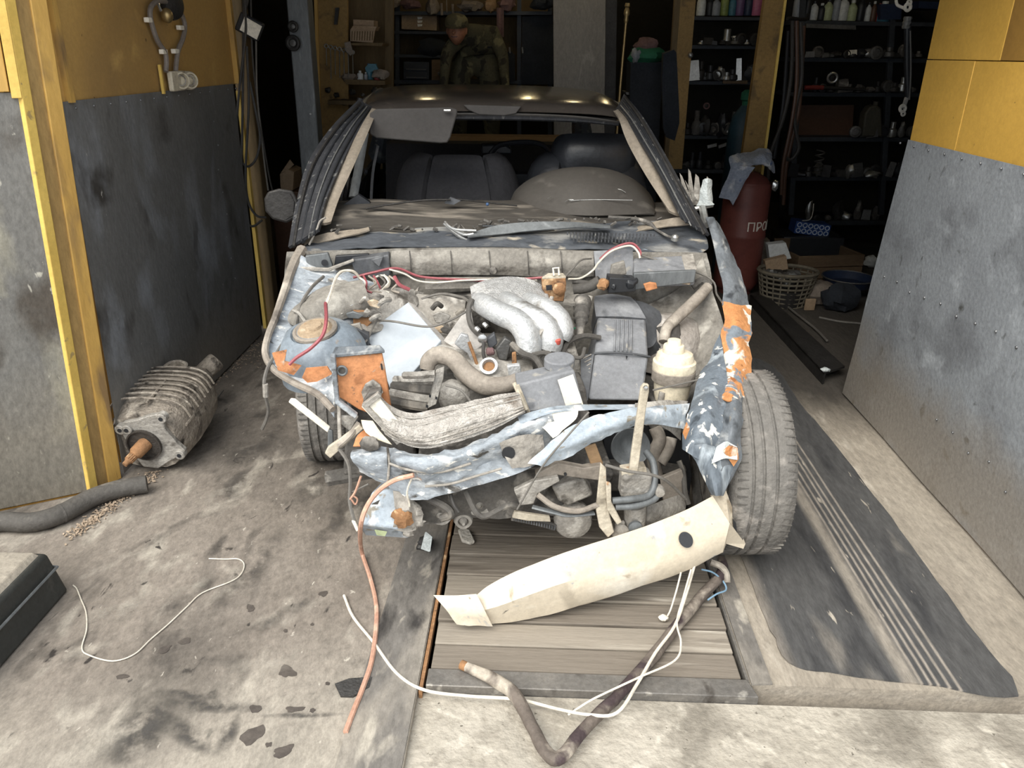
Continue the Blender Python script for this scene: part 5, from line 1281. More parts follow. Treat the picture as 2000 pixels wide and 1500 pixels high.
pipe('abs_lead', 'wire_grey', [(1182, 908, -.48), (1225, 920, -.49), (1275, 928, -.49), (1305, 942, -.47), (1340, 975, -.42)], .005)
pipe('wheel_arch_pipe', 'hose_rubber', [(1326, 900, -.25), (1335, 925, -.27), (1338, 960, -.30), (1345, 985, -.32)], .009)
# ---- loose wiring
def wire(name, m, pts, r, yl=0, k=6):
    return pipe(name, m, pts, r, yl, 6, k)
wire('red_cable', 'wire_red', [(690, 542, .30), (730, 532, .30), (775, 524, .32), (820, 540, .33), (880, 545, .33), (960, 548, .32), (1020, 545, .32), (1062, 542, .31)], .005)
wire('red_cable', 'wire_red', [(770, 540, .26), (780, 556, .24), (800, 566, .24)], .007)
wire('red_cable', 'wire_red', [(1172, 506, .38), (1190, 490, .38), (1215, 478, .38), (1236, 476, .38), (1250, 490, .37), (1250, 500, .36)], .005)
wire('white_cable', 'wire_white', [(1110, 545, .28), (1135, 543, .30), (1158, 528, .32), (1170, 512, .36), (1195, 490, .365), (1230, 480, .37), (1246, 492, .36), (1250, 504, .35)], .004)
wire('white_cable', 'wire_white', [(704, 545, .28), (690, 530, .26), (668, 530, .24), (655, 545, .18), (645, 575, .06), (636, 596, .01)], .005)
wire('white_cable', 'wire_white', [(735, 558, .28), (730, 545, .28), (745, 538, .28), (760, 545, .28), (758, 560, .27), (742, 560, .27), (736, 548, .27)], .004)
wire('white_cable', 'wire_white', [(760, 526, .31), (790, 535, .31), (815, 548, .31), (850, 552, .32), (900, 548, .32), (960, 546, .32)], .0035)
wire('pink_cable', 'wire_red', [(636, 592, .02), (637, 625, -.12), (630, 655, -.18), (607, 680, -.21), (580, 698, -.215), (565, 712, -.22)], .006)
wire('grey_lead', 'wire_grey', [(575, 640, .02), (560, 660, -.02), (540, 690, -.08), (524, 715, -.12), (516, 745, -.16), (519, 775, -.16), (524, 800, -.14), (520, 820, -.12), (512, 838, -.1)], .006)
b = MB(); b.tube(Cs(0, (518, 750, -.165), (519, 775, -.165)), .009, 8, 1); bp('lead_sleeve', 'grime_grey', b)
wire('grey_lead', 'wire_grey', [(632, 540, .30), (610, 560, .22), (590, 590, .14), (580, 620, .08), (576, 640, .03)], .006)
wire('thin_lead', 'wire_grey', [(735, 626, .12), (770, 628, .06), (835, 638, .04), (880, 625, .05), (915, 606, .09)], .004)
wire('thin_lead', 'wire_grey', [(738, 622, .12), (728, 640, .1), (716, 665, .05), (700, 678, .02)], .004)
wire('thin_lead', 'wire_grey', [(808, 600, .28), (820, 586, .28), (860, 574, .27), (900, 580, .20), (915, 588, .14)], .005)
wire('thin_lead', 'wire_grey', [(1100, 545, .28), (1118, 525, .30), (1135, 508, .33), (1155, 505, .36)], .0035)
wire('thin_lead', 'wire_grey', [(1250, 498, .38), (1380, 540, .36), (1400, 575, .30), (1410, 590, .22)], .004)
random.seed(14)
for i in range(7):
    x = 700 + i * 10
    wire('tangled_lead', random.choice(('wire_white', 'wire_grey', 'wire_red', 'hose_dusty')), [(x, 540 + random.uniform(-4, 4), .28), (x + random.uniform(5, 16), 552, .25), (x + random.uniform(-6, 20), 566, .25), (x + random.uniform(5, 30), 572, .24)], .004)
sheet('loom_tray', 'grime_grey', [[(700, 582, .28), (750, 578, .28), (800, 574, .30), (818, 560, .33)], [(704, 592, .24), (750, 592, .24), (795, 588, .26), (815, 572, .30)]], .01, 4, .006, 24, 5)
wire('hanging_lead', 'wire_grey', [(662, 876, -.30), (680, 905, -.34), (684, 940, -.36), (683, 980, -.38), (690, 1010, -.40), (694, 1024, -.42)], .006)
wire('hanging_lead', 'wire_orange', [(684, 975, -.38), (694, 960, -.38), (705, 930, -.38)], .004)
wire('hanging_lead', 'wire_grey', [(680, 965, -.36), (700, 955, -.38), (720, 945, -.38)], .003)
wire('hanging_lead', 'wire_orange', [(690, 968, -.38), (698, 975, -.38), (694, 985, -.38), (686, 975, -.38)], .003)
wire('stray_lead', 'wire_grey', [(1275, 762, -.30), (1320, 752, -.28), (1362, 742, -.25)], .003)
wire('stray_lead', 'wire_grey', [(1010, 995, -.47), (1060, 910, -.48), (1110, 850, -.49), (1150, 805, -.46)], .003)
wire('stray_lead', 'wire_white', [(808, 925, -.47), (795, 960, -.47), (800, 990, -.46), (790, 1020, -.46)], .003)

# ================================================================ things lying in and before the car
def cable(name, m, label, pts, r, k=6, cat='cable', **kw):
    return tag(MB().tube(pts, r, 7, k, **kw).build(name, m), label, cat)
G = lambda px, py, z=.006: Z(px, py, z)
# boards pushed into the engine bay
b = MB(); q = Cs(0, (707, 655, .12), (797, 590, .20), (862, 665, .04), (766, 772, -.13), (738, 690, .03))
nb = V((.1, .6, -.8)).normalized()
b.slab(q, nb * .035)
o = thing('plastic_board', 'pale blue-white board lying across the engine bay behind the orange plate', 'board', q[3])
b.build('panel', 'white_board', o, bevel=.003)
b = MB(); b.slab([q[1] + V((0, 0, .002)), q[2] + V((0, 0, .002)), q[2] + V((.03, .01, -.02)), q[1] + V((.025, .01, -.015))], V((0, .005, -.02))); b.build('bent_edge', 'grey_board', o)
b = MB(); q = Cs(0, (866, 665, .04), (918, 592, .17), (926, 640, .09), (945, 672, .02), (920, 690, -.02), (890, 680, .0)); b.slab(q, V((.05, .5, -.5)) * .05)
tag(b.build('cardboard_piece', 'grey_board', bevel=.003), 'grey cardboard piece tucked under the left of the intake manifold', 'cardboard')

# bumper beam torn off, propped from the floor to the front wheel
YB = lambda px: 1.892 + (px - 850) / 600 * .19
bb = thing('bumper_beam', 'cream bumper beam with dents, propped from planks to front tyre', 'bumper beam', Z(905, 1222))
top = [(930, 1162), (960, 1140), (1010, 1115), (1100, 1080), (1240, 1035), (1330, 1000), (1392, 968)]
rid = [(944, 1192), (985, 1180), (1040, 1160), (1120, 1133), (1240, 1108), (1330, 1078), (1425, 1022)]
bot = [(960, 1224), (1010, 1216), (1070, 1202), (1130, 1182), (1235, 1150), (1330, 1118), (1412, 1078)]
rows = [[P(px, py + 2, YB(px) + .075) - V((0, 0, .012)) for px, py in top], [P(px, py, YB(px) + .035) for px, py in top],
        [P(px, py, YB(px) - .012) for px, py in rid], [P(px, py, YB(px) + .005) for px, py in bot], [P(px, py + 1, YB(px) + .02) for px, py in bot]]
for r_ in rows:
    for p_ in r_: p_.z = max(p_.z, .006)
b = MB(); b.grid(rows, .003, 5, .003, 10, 61, k2=1); b.build('beam', 'cream_paint', bb)
b = MB(); rows = [[P(px, py, 1.925) for px, py in ((846, 1162), (885, 1163), (930, 1160))], [P(px, py, 1.90) for px, py in ((870, 1190), (910, 1188), (946, 1190))], [P(px, py, 1.90) for px, py in ((892, 1220), (925, 1222), (962, 1224))]]
b.grid(rows, .003, 4, .006, 24, 3); b.build('bent_end', 'cream_paint', bb)
b = MB(); b.slab([P(px, py, y) for px, py, y in ((1388, 968, 2.10), (1418, 958, 2.14), (1456, 1062, 2.16), (1452, 1072, 2.15), (1418, 1062, 2.11), (1412, 1080, 2.10), (1425, 1022, 2.09))], V((0, .004, -.002))); b.build('end_bracket', 'cream_paint', bb)
b = MB(); b.slab([P(px, py, 2.135) for px, py in ((1430, 1012), (1436, 1020), (1440, 1048), (1434, 1046))], V((0, -.006, .002))); b.build('bracket_slot', 'b_black', bb)
b = MB(); cc = P(1338, 1052, YB(1338) + .005) + V((0, -.010, .003))
u1 = (P(1350, 1062, YB(1345) - .004) + V((0, -.010, .003)) - cc); u2 = (P(1346, 1038, YB(1345) + .016) + V((0, -.010, .003)) - cc)
b.slab([cc + u1 * math.cos(a) + u2 * math.sin(a) * .85 for a in [i * PI / 10 for i in range(20)]], V((0, -.004, .002))); b.build('round_hole', 'b_black', bb)
# the peeled pipe bent in a V
pts = [G(912, 1303, .018), G(960, 1325, .018), (G(1000, 1352, .018)), G(1030, 1400, .018), G(1052, 1445, .018), G(1075, 1478, .018), G(1100, 1475, .018), G(1140, 1425, .018), G(1200, 1365, .018), G(1265, 1295, .018), G(1320, 1225, .02), G(1370, 1165, .03), P(1402, 1130, 2.13), P(1412, 1105, 2.19), P(1408, 1092, 2.24)]
o = thing('bent_hose', 'dark peeled rubber hose bent in a V across the planks and apron', 'hose', G(1075, 1478, 0))
MB().tube(pts, [.015, .018, .019, .018, .017, .018, .018, .017, .017, .018, .018, .018, .018, .016, .014], 10, 5).jitter(.003, 22).build('hose_body', 'bark_hose', o)
b = MB(); b.tube([pts[0], pts[0] + (pts[0] - pts[1]).normalized() * .02], .014, 10, 1); b.build('copper_end', 'rust', o)
cable('white_cable', 'wire_white', 'white cable curving from the dark strip across planks to the bumper beam', [G(672, 1163), G(690, 1205), G(730, 1255), G(775, 1315), G(830, 1348), G(920, 1360), G(1010, 1366), G(1090, 1385), G(1150, 1396, .03), G(1205, 1392, .045), G(1245, 1335, .045), G(1280, 1275, .045), G(1318, 1222, .05), P(1340, 1160, 2.03), P(1356, 1105, 2.06)], .0048)
cable('white_wire', 'wire_white', 'thin white wire looping beside the hose below the bumper beam', [G(1110, 1396, .004), G(1150, 1370, .04), G(1190, 1350, .045), G(1250, 1322, .05), G(1318, 1290, .05), G(1330, 1255, .05), G(1322, 1215, .055), P(1335, 1165, 2.02), P(1350, 1112, 2.05)], .0032)
cable('white_wire', 'wire_white', 'short white wire dangling with a small clip under the beam', [P(1330, 1118, 2.03), P(1322, 1150, 2.02), P(1310, 1190, 2.0), G(1302, 1206, .01)], .003)
b = MB(); b.ball(G(1296, 1207, .012), .013, 10, 7, (1.2, .9, .8), .4, 3); tag(b.build('plastic_clip', 'label_white'), 'small white plastic clip on the planks below the beam', 'clip')
cable('blue_wire', 'wire_blue', 'thin pale blue wire beside the hose end at the tyre', [P(1370, 1112, 2.12), P(1392, 1118, 2.12), P(1412, 1135, 2.12), P(1418, 1152, 2.1), P(1400, 1160, 2.08), P(1382, 1172, 2.06)], .003)
cable('brake_hose', 'hose_dusty', 'grey hose hanging behind the hose end at the tyre', [P(1388, 1098, 2.16), P(1408, 1106, 2.15), P(1418, 1120, 2.14), P(1420, 1138, 2.12)], .011)
cable('orange_cable', 'wire_orange', 'faded orange cable hanging from the crushed corner down to the floor', [C(808, 928, -.48), C(770, 938, -.47), C(738, 960, -.47), C(715, 992, -.48), C(704, 1030, -.49), G(706, 1075, .04), G(722, 1125, .016), G(734, 1175, .008), G(735, 1220, .008), G(726, 1290, .008), G(708, 1345, .008), G(690, 1390, .008), G(675, 1430, .008)], .0075)
cable('thin_white_wire', 'wire_white', 'thin white wire lying in a loop on the left concrete', [G(408, 1091, .004), G(440, 1092, .004), G(466, 1092, .004), G(477, 1103, .004), G(470, 1122, .004), G(450, 1136, .004), G(395, 1158, .004), G(365, 1185, .004), G(330, 1218, .004), G(295, 1248, .004), G(262, 1278, .004), G(220, 1291, .004), G(175, 1280, .004), G(160, 1266, .004), G(169, 1230, .004), G(168, 1196, .004), G(158, 1170, .004), G(150, 1150, .004), G(143, 1143, .004)], .0022)
# scraps
b = MB(); b.slab([G(895, 1040, .003), G(905, 1035, .003), G(918, 1040, .003), G(928, 1062, .003), G(918, 1065, .003), G(902, 1060, .003)], V((0, 0, .014))); b.jitter(.003, 40)
tag(b.build('white_stone', 'stone', bevel=.004), 'flat white stone chip on the upper planks', 'stone')
b = MB(); b.ball(G(832, 1060, .022), .034, 14, 9, (.8, 1.1, .65), .7, 2); 
o = thing('crushed_lamp_piece', 'crumpled black and clear plastic scrap at the plank edge', 'scrap', G(832, 1062, 0)); b.build('lump', 'black_scrap', o)
b = MB(); b.slab([G(822, 1072, .03), G(830, 1040, .055), G(842, 1050, .06), G(838, 1078, .03)], V((.004, .002, .002))); b.build('clear_shard', 'glass_chip', o)
b = MB(); b.slab([G(655, 1338, .002), G(680, 1328, .002), G(725, 1325, .002), G(722, 1345, .002), G(690, 1362, .002), G(664, 1362, .002)], V((0, 0, .006))); b.jitter(.004, 30)
tag(b.build('rubber_flake', 'black_scrap'), 'flat dark rubber flake beside the orange cable', 'scrap')

# black hose at the foot of the left leaf
pts = [V((-2.25, 2.16, .036)), Z(-30, 1022, .04), Z(60, 1020, .04), Z(120, 1003, .04), Z(180, 972, .04), Z(235, 954, .04), Z(287, 945, .04)]
o = thing('black_hose', 'thick black rubber hose lying at the foot of the outer leaf', 'hose', Z(150, 1000, 0))
MB().tube(pts, .036, 14, 5).build('hose_body', 'hose_rubber', o)
b = MB(); d = (pts[-1] - pts[-2]).normalized(); b.lathe(pts[-1] - d * .001, d, [(.036, 0), (.030, .001), (.027, -.004)], 16); b.build('hose_mouth', 'grime_grey', o)
b = MB(); b.tube([pts[3] - (pts[4] - pts[2]).normalized() * .004, pts[3] + (pts[4] - pts[2]).normalized() * .004], .0375, 14, 1); b.build('hose_band', 'grime_dark', o)
# black case on the left
tr = thing('black_case', 'black case with dusty tan lid at the left edge', 'case', (-1.78, 1.6, 0))
zt = X(118, 1048, -1.50).z
XC = -1.50
c0 = Z(141, 1152); 
b = MB(); b.hexa([V((-2.2, .9, 0)), V((XC + .01, .9, 0)), V((XC + .01, 2.03, 0)), V((-2.2, 2.03, 0))], [V((-2.2, .9, zt - .02)), V((XC - .012, .9, zt - .02)), V((XC - .012, 2.005, zt - .02)), V((-2.2, 2.005, zt - .02))]); b.build('case_body', 'box_side', tr, bevel=.012)
b = MB(); b.hexa([V((-2.19, .9, zt - .03)), V((XC - .02, .9, zt - .03)), V((XC - .02, 1.995, zt - .03)), V((-2.19, 1.99, zt - .03))], [V((-2.19, .9, zt - .008)), V((XC - .045, .9, zt - .006)), V((XC - .045, 1.985, zt - .006)), V((-2.19, 1.975, zt - .008))]); b.build('lid_top', 'box_top', tr, bevel=.004)
b = MB(); b.tube([V((XC + .004, .9, zt * .58)), V((XC + .004, 2.012, zt * .58)), V((XC - .3, 2.02, zt * .58))], .0045, 6, 1); b.build('lid_bead', 'col_grey', tr)
b = MB(); q = Z(10, 1060, zt + .004); b.tube([V((-1.98, 1.93, zt + .004)), V((-1.83, 1.90, zt + .004)), V((-1.74, 1.885, zt + .004)), V((-1.70, 1.90, zt + .004))], .008, 6, 4); b.build('lid_bolt', 'trim_cream', tr)
b = MB(); b.tube([V((-2.05, 1.80, zt + .002)), V((-1.80, 1.795, zt + .004)), V((-1.72, 1.74, zt + .006)), V((-1.74, 1.66, zt + .006)), V((-1.85, 1.62, zt + .004)), V((-2.05, 1.60, zt + .003))], .008, 6, 5); b.build('carry_handle', 'col_grey', tr)

# ---------------------------------------------------------------- gearbox on the floor by the left leaf
gb = thing('gearbox', 'oily cast gearbox with rusty input shaft on the floor by the left leaf', 'gearbox', Z(320, 900))
A, B = P(287, 862, 2.80), P(368, 760, 3.22)
ax = (B - A).normalized(); sd = ax.cross(V((0, 0, 1))).normalized(); up = sd.cross(ax)
def gsec(t, hw, hu, hd, n=14):
    c = A + ax * t
    return [c + sd * (hw * math.copysign(abs(math.cos(a)) ** .6, math.cos(a))) + up * ((hu if math.sin(a) > 0 else hd) * math.copysign(abs(math.sin(a)) ** .6, math.sin(a))) for a in [2 * PI * i / n for i in range(n)]]
b = MB(); secs = [gsec(t, w, u, d) for t, w, u, d in ((0, .13, .12, .13), (.06, .15, .14, .13), (.14, .165, .155, .125), (.26, .165, .155, .115), (.38, .15, .14, .10), (.46, .11, .10, .08))]
n = 14; vs = [p for s in secs for p in s]
fs = [(i * n + j, i * n + (j + 1) % n, (i + 1) * n + (j + 1) % n, (i + 1) * n + j) for i in range(5) for j in range(n)] + [tuple(range(n - 1, -1, -1)), tuple(range(5 * n, 6 * n))]
b.add(vs, fs); b.jitter(.008, 16); b.build('casing', 'gear_case', gb)
for t in (.07, .11, .15, .19, .23, .27, .31, .35):
    b = MB(); k = 1.06 - max(0, t - .2) * .4
    ring = gsec(t, .166 * k, .157 * k, .128 * k, 20)[1:10]; b.tube(ring, .005, 6, 2); b.build('casing_rib', 'gear_case', gb)
for a in (.35, .9, 1.5, 2.1, 2.7):
    b = MB(); b.tube([A + ax * t + sd * (.163 * k * math.cos(a)) + up * (.155 * k * math.sin(a)) for t, k in ((.05, 1.0), (.2, 1.02), (.36, .88))], .006, 6, 2); b.build('casing_rib', 'gear_case', gb)
b = MB(); out = []
for px, py in ((231, 843), (240, 826), (262, 822), (290, 812), (312, 808), (318, 818), (322, 838), (345, 866), (362, 880), (358, 892), (345, 895), (330, 902), (310, 915), (280, 912), (262, 890), (250, 868), (238, 848)):
    d = _ray(px, py); o_ = V((0, 0, EYE)); t = (A - ax * .02 - o_).dot(ax) / d.dot(ax); out.append(o_ + d * t)
b.slab(out, ax * .022); b.jitter(.003, 30); fl_ = b.build('bell_flange', 'alloy_dirty', gb, bevel=.004)
for px, py in ((236, 838), (316, 816), (352, 887), (249, 838)):
    d = _ray(px, py); t = (A - ax * .022 - V((0, 0, EYE))).dot(ax) / d.dot(ax); q = V((0, 0, EYE)) + d * t
    b = MB(); b.lathe(q + ax * .02, -ax, [(.022, 0), (.022, .028), (.019, .031), (.010, .031)], 14); b.build('lug', 'alloy_dirty', fl_)
    b = MB(); b.lathe(q - ax * .010, -ax, [(.009, 0), (.009, .003)], 12); b.build('bolt_hole', 'b_black', fl_)
b = MB(); cA = A - ax * .022
b.lathe(cA, -ax, [(.072, 0), (.072, .012), (.066, .012), (.064, -.03), (.02, -.035)], 26); b.build('bell_bore', 'gear_dark', gb)
tip = P(243, 908, 2.68)
sh = tip - cA
b = MB(); b.lathe(cA - ax * .0, sh, [(.030, -.01), (.028, .05), (.020, .06), (.019, sh.length * .55), (.016, sh.length * .56), (.017, sh.length * .8), (.012, sh.length * .86), (.011, sh.length)], 18); so = b.build('input_shaft', 'rust', gb)
b = MB(); sn = sh.normalized(); u_ = sn.orthogonal().normalized(); v_ = sn.cross(u_)
for i in range(14):
    a = 2 * PI * i / 14; r_ = u_ * math.cos(a) + v_ * math.sin(a)
    b.tube([cA + sn * (sh.length * .58) + r_ * .0175, cA + sn * (sh.length * .80) + r_ * .0175], .002, 4, 1)
o = b.build('splines', 'rust', so); o['kind'] = 'stuff'
for i, (px, py, y, m) in enumerate(((340, 840, 2.91, 'gear_dark'), (368, 810, 3.0, 'gear_dark'), (385, 790, 3.17, 'gear_case'))):
    b = MB(); b.ball(P(px, py, y), .06, 12, 8, (1, 1, .8), .5, i); b.build('cast_boss', m, gb)
b = MB(); c = P(345, 728, 3.22); b.lathe(c, V((.05, -.2, 1)), [(.06, -.10), (.062, -.02), (.05, .0), (.05, .03), (.054, .034), (.046, .04), (.036, .036), (.034, .01), (.01, .008)], 20); b.jitter(.004, 20); b.build('selector_tower', 'gear_case', gb)
b = MB(); b.lathe(P(372, 752, 3.34), P(410, 716, 3.42) - P(372, 752, 3.34), [(.05, 0), (.042, .05), (.045, .06), (.045, .16), (.04, .17), (.01, .172)], 18); b.build('tail_housing', 'gear_case', gb)
b = MB(); b.tube([P(378, 775, 3.23), P(385, 790, 3.21), P(400, 800, 3.17), P(398, 770, 3.27)], .018, 8, 3); b.build('mount_arm', 'gear_dark', gb)
cable('wire_offcut', 'wire_grey', 'short pale wire offcut beside the gearbox', [Z(398, 785, .004), Z(412, 787, .004), Z(424, 778, .004), Z(436, 762, .004)], .003)

# ---------------------------------------------------------------- cable loop and sockets on the ochre board
xw = XL + .016
W = lambda px, py, off=.012: X(px, py, xw + off - .0)
cl = thing('cable_loop', 'grey cable in a pear-shaped loop clipped to the ochre board', 'cable', X(330, 90, xw))
b = MB(); b.tube([W(324, 140), W(325, 120), W(322, 102), W(308, 80), (W(298, 52)), W(293, 28), W(297, 10), W(312, 2), W(335, 8), W(352, 24), W(361, 48), W(358, 72), W(348, 98), W(345, 118), W(343, 140)], .011, 8, 5); b.build('conduit', 'conduit', cl)
for px, py in ((290, 39), (352, 54), (319, 101), (342, 100)):
    b = MB(); b.box(W(px, py, .010), (.022, .045, .02)); b.build('cable_clip', 'label_white', cl, bevel=.003)
so = thing('socket_pair', 'two round cream sockets side by side below the cable loop', 'socket', X(345, 158, xw))
b = MB(); b.box(X(340, 158, xw) + V((.012, 0, 0)), (.024, .14, .085)); b.build('base', 'socket', so, bevel=.006)
for px in (345, 362):
    c = X(px, 157, xw)
    b = MB(); b.lathe(c + V((.01, 0, 0)), V((1, -.75, 0)), [(.042, -.03), (.042, .02), (.036, .032), (.030, .032), (.028, .018), (.01, .016)], 20); f = b.build('socket_face', 'socket', so)
    b = MB(); b.ring(c + V((.03, -.02, 0)), V((1, -.75, 0)), .022, .003, 16, 6); b.build('contact_ring', 'grime_grey', f)
b = MB(); b.box(X(314, 155, xw) + V((.004, 0, 0)), (.012, .012, .12)); tag(b.build('wood_peg', 'yellow_flange'), 'small yellow wooden strip beside the cream sockets', 'strip')
lp = thing('round_fitting', 'dark round fitting with a pale cap inside the top of the cable loop', 'fitting', X(322, 20, xw))
b = MB(); b.lathe(X(330, 10, xw), V((1, -.35, -.1)), [(.062, 0), (.062, .02), (.055, .035), (.03, .045), (.008, .047)], 22); b.build('dome', 'dark_metal', lp)
b = MB(); b.ball(X(313, 30, xw) + V((.03, 0, 0)), .026, 12, 8, (1, 1, 1.2)); b.build('pale_cap', 'brass', lp)
b = MB(); b.tube([X(308, 0, xw + .01), X(310, 12, xw + .02), X(315, 22, xw + .03)], .006, 6, 3); b.build('lead', 'chrome', lp)

# ================================================================ inside the garage
def B3(name, m, pts, y, th, parent=None, bevel=.0, jit=0):
    b = MB(); b.slab([P(px, py, y) for px, py in pts], V((0, th, 0)))
    if jit: b.jitter(jit, 15)
    return b.build(name, m, parent, bevel=bevel)
def vpost(px, y, w, d, z1=3.1, lean=0.0, py=150):
    c = P(px, py, y)
    return MB().box((c.x, y + d / 2, z1 / 2), (w, d, z1))
# left: timber jamb with hanging cables
c = P(484, 150, 4.72)
tag(MB().box((c.x - .01, 4.70, 1.5), (.09, .09, 3.0)).build('timber_jamb', 'brown_wood', bevel=.006), 'dark brown timber jamb behind the left leaf', 'post')
for i, (pts, lab) in enumerate((
        ([(478, 0, 4.60), (480, 60, 4.58), (470, 150, 4.56), (463, 230, 4.56), (466, 300, 4.57), (482, 325, 4.57), (500, 310, 4.57), (508, 270, 4.58), (500, 220, 4.6), (488, 160, 4.6)], 'dark cable hanging in a loop at the timber jamb'),
        ([(482, 90, 4.60), (486, 200, 4.58), (480, 330, 4.56), (484, 390, 4.56), (500, 420, 4.56), (520, 425, 4.58)], 'long dark cable trailing down the timber jamb towards the mirror'),
        ([(476, 0, 4.61), (474, 200, 4.57), (472, 340, 4.56), (476, 420, 4.56), (492, 442, 4.56), (512, 430, 4.57)], 'dark cable reaching lowest along the yellow edge strip'),
        ([(490, 0, 4.62), (494, 120, 4.60), (510, 250, 4.62), (525, 340, 4.64), (533, 375, 4.66)], 'thin cable slanting from the jamb towards the door mirror'),
        ([(500, 60, 4.62), (502, 180, 4.60), (512, 280, 4.62), (518, 330, 4.64), (524, 372, 4.66)], 'thin cable hanging straight right of the jamb'))):
    cable('hanging_cable', 'wire_dark' if i != 4 else 'wire_grey', lab, [P(*q) for q in pts], .007 if i < 3 else .005, 5)
lb = thing('junction_box', 'black switch box with a pale label hanging on the timber jamb', 'switch box', P(490, 55, 4.60))
m3 = Matrix.Rotation(math.radians(28), 3, 'Y')
b = MB(); b.box(P(488, 52, 4.62), (.13, .05, .10), m3); b.build('box', 'b_black', lb, bevel=.008)
b = MB(); b.box(P(490, 55, 4.588), (.10, .006, .075), m3); b.build('pale_label', 'label_white', lb)
b = MB(); b.tube([P(482, 0, 4.62), P(478, 20, 4.60), P(480, 40, 4.60)], .012, 8, 3); b.build('lead', 'wire_dark', lb)
# steel column with pulleys
cc = P(592, 150, 5.0)
st = thing('steel_column', 'grey painted steel column left of the car', 'column', (cc.x, 5.05, 0))
MB().box((cc.x, 5.06, 1.5), (.125, .12, 3.0)).build('shaft', 'col_grey', st, bevel=.008)
b = MB(); b.cyl((cc.x + .03, 4.995, P(593, 222, 5).z), (cc.x + .03, 4.985, P(593, 222, 5).z), .006, 8); b.build('bolt', 'bright_metal', st)
for py, r in ((84, .042), (52, .030)):
    b = MB(); q = P(572, py, 4.96); b.ring(q, V((0, 1, 0)), r * .75, r * .33, 20, 8); b.build('pulley', 'dark_metal', st)
    b = MB(); b.lathe(q + V((0, .01, 0)), V((0, -1, 0)), [(r * .55, 0), (r * .5, .012), (r * .15, .016)], 16); b.build('pulley_hub', 'mid_metal', st)
# pale carton behind the mirror
o = thing('parts_carton', 'pale torn carton behind the left door mirror', 'box', P(560, 372, 5.3)); B3('carton_body', 'cardboard', [(546, 340), (562, 330), (574, 336), (572, 372), (548, 372)], 5.3, .2, o, .004)
B3('carton_flap', 'cardboard', [(548, 338), (566, 312), (574, 322), (562, 332)], 5.3, .01, o)
# cupboard side with hanging tools
cb = thing('plywood_cupboard', 'tall ochre plywood cupboard side left of the car roof', 'cupboard', P(650, 250, 5.9))
B3('side_panel', 'col_yellow', [(616, -40), (678, -40), (682, 330), (628, 330)], 5.9, .03, cb)
B3('edge_strip', 'yellow_post', [(612, -40), (618, -40), (630, 330), (624, 330)], 5.88, .03, cb)
B3('inner_panel', 'brown_wood', [(660, -40), (760, -40), (760, 330), (660, 330)], 6.3, .03, cb)
B3('post', 'brown_wood', [(752, -40), (768, -40), (766, 330), (752, 330)], 6.1, .05, cb)
for i in range(7):
    px = 637 + i * 8.6
    t = thing('wrench', ('bright spanner hanging on the cupboard side, %s from the left' % ('first', 'second', 'third', 'fourth', 'fifth', 'sixth', 'seventh')[i]), 'wrench', P(px, 90 + i * 2, 5.86), 'spanners on the cupboard side')
    l = (36, 60, 50, 54, 44, 48, 40)[i]
    b = MB(); b.tube([P(px, 92 + i * 2, 5.86), P(px + 1, 92 + i * 2 + l, 5.86)], .007, 6, 1, flat=.5); b.build('shank', 'bright_metal', t)
    b = MB(); b.ring(P(px, 90 + i * 2, 5.86), (0, 1, 0), .012, .004, 12, 6); b.build('ring_end', 'bright_metal', t)
tag(B3('hanging_bar', 'dark_metal', [(655, 15), (662, 15), (658, 48), (652, 48)], 5.85, .02), 'dark flat bar hanging high on the cupboard side', 'bar')
bk_ = thing('wire_basket', 'tan basket of small parts on the upper cupboard shelf', 'basket', P(708, 84, 5.9))
B3('basket_front', 'cardboard', [(684, 58), (732, 60), (728, 84), (684, 80)], 5.9, .02, bk_)
B3('basket_side', 'cardboard', [(684, 58), (690, 50), (736, 52), (732, 60)], 5.92, .12, bk_)
for i in range(9):
    b = MB(); b.cyl(P(688 + i * 5, 61, 5.895), P(687 + i * 5, 79, 5.895), .003, 6); b.build('basket_rod', 'brown_wood', bk_)
tag(B3('cupboard_shelf', 'brown_wood', [(680, 84), (748, 84), (746, 90), (680, 88)], 5.85, .3), 'brown shelf under the tan basket', 'shelf')
tag(B3('carton', 'cardboard', [(690, 38), (730, 40), (730, 54), (690, 52)], 6.0, .15), 'small brown carton behind the tan basket', 'box')
tag(B3('rag', 'cloth_pale', [(672, 82), (684, 80), (690, 104), (684, 110), (676, 100)], 5.84, .02, jit=.01), 'pale rag hanging beside the spanners', 'rag')
tag(B3('cupboard_shelf', 'brown_wood', [(672, 155), (752, 158), (752, 166), (676, 165)], 5.85, .3), 'cluttered brown shelf with bottles behind the car roof', 'shelf')
def bottle(px, py0, py1, y, r, m, label, cap='b_white', group=None, cat='bottle', capped=True):
    bt = P(px, py0, y); h = P(px, py1, y).z - bt.z
    t = thing('bottle', label, cat, bt, group)
    b = MB(); b.lathe(bt, (0, 0, 1), [(r * .92, 0), (r, h * .04), (r, h * .62), (r * .85, h * .72), (r * .4, h * .82), (r * .38, h * .88)], 14); b.build('body', m, t)
    b = MB(); b.lathe(bt + V((0, 0, h * .86)), (0, 0, 1), [(r * .45, 0), (r * .45, h * .13), (r * .2, h * .14)], 12); b.build('cap', cap, t)
    return t
bottle(704, 157, 138, 5.95, .022, 'b_white', 'short white bottle on the cluttered shelf')
bottle(715, 157, 141, 5.95, .014, 'b_grey', 'slim grey bottle on the cluttered shelf')
bottle(722, 158, 124, 6.0, .026, 'b_teal', 'teal bottle on the cluttered shelf', 'b_blue')
bottle(737, 158, 143, 5.95, .02, 'b_red', 'small red bottle on the cluttered shelf')
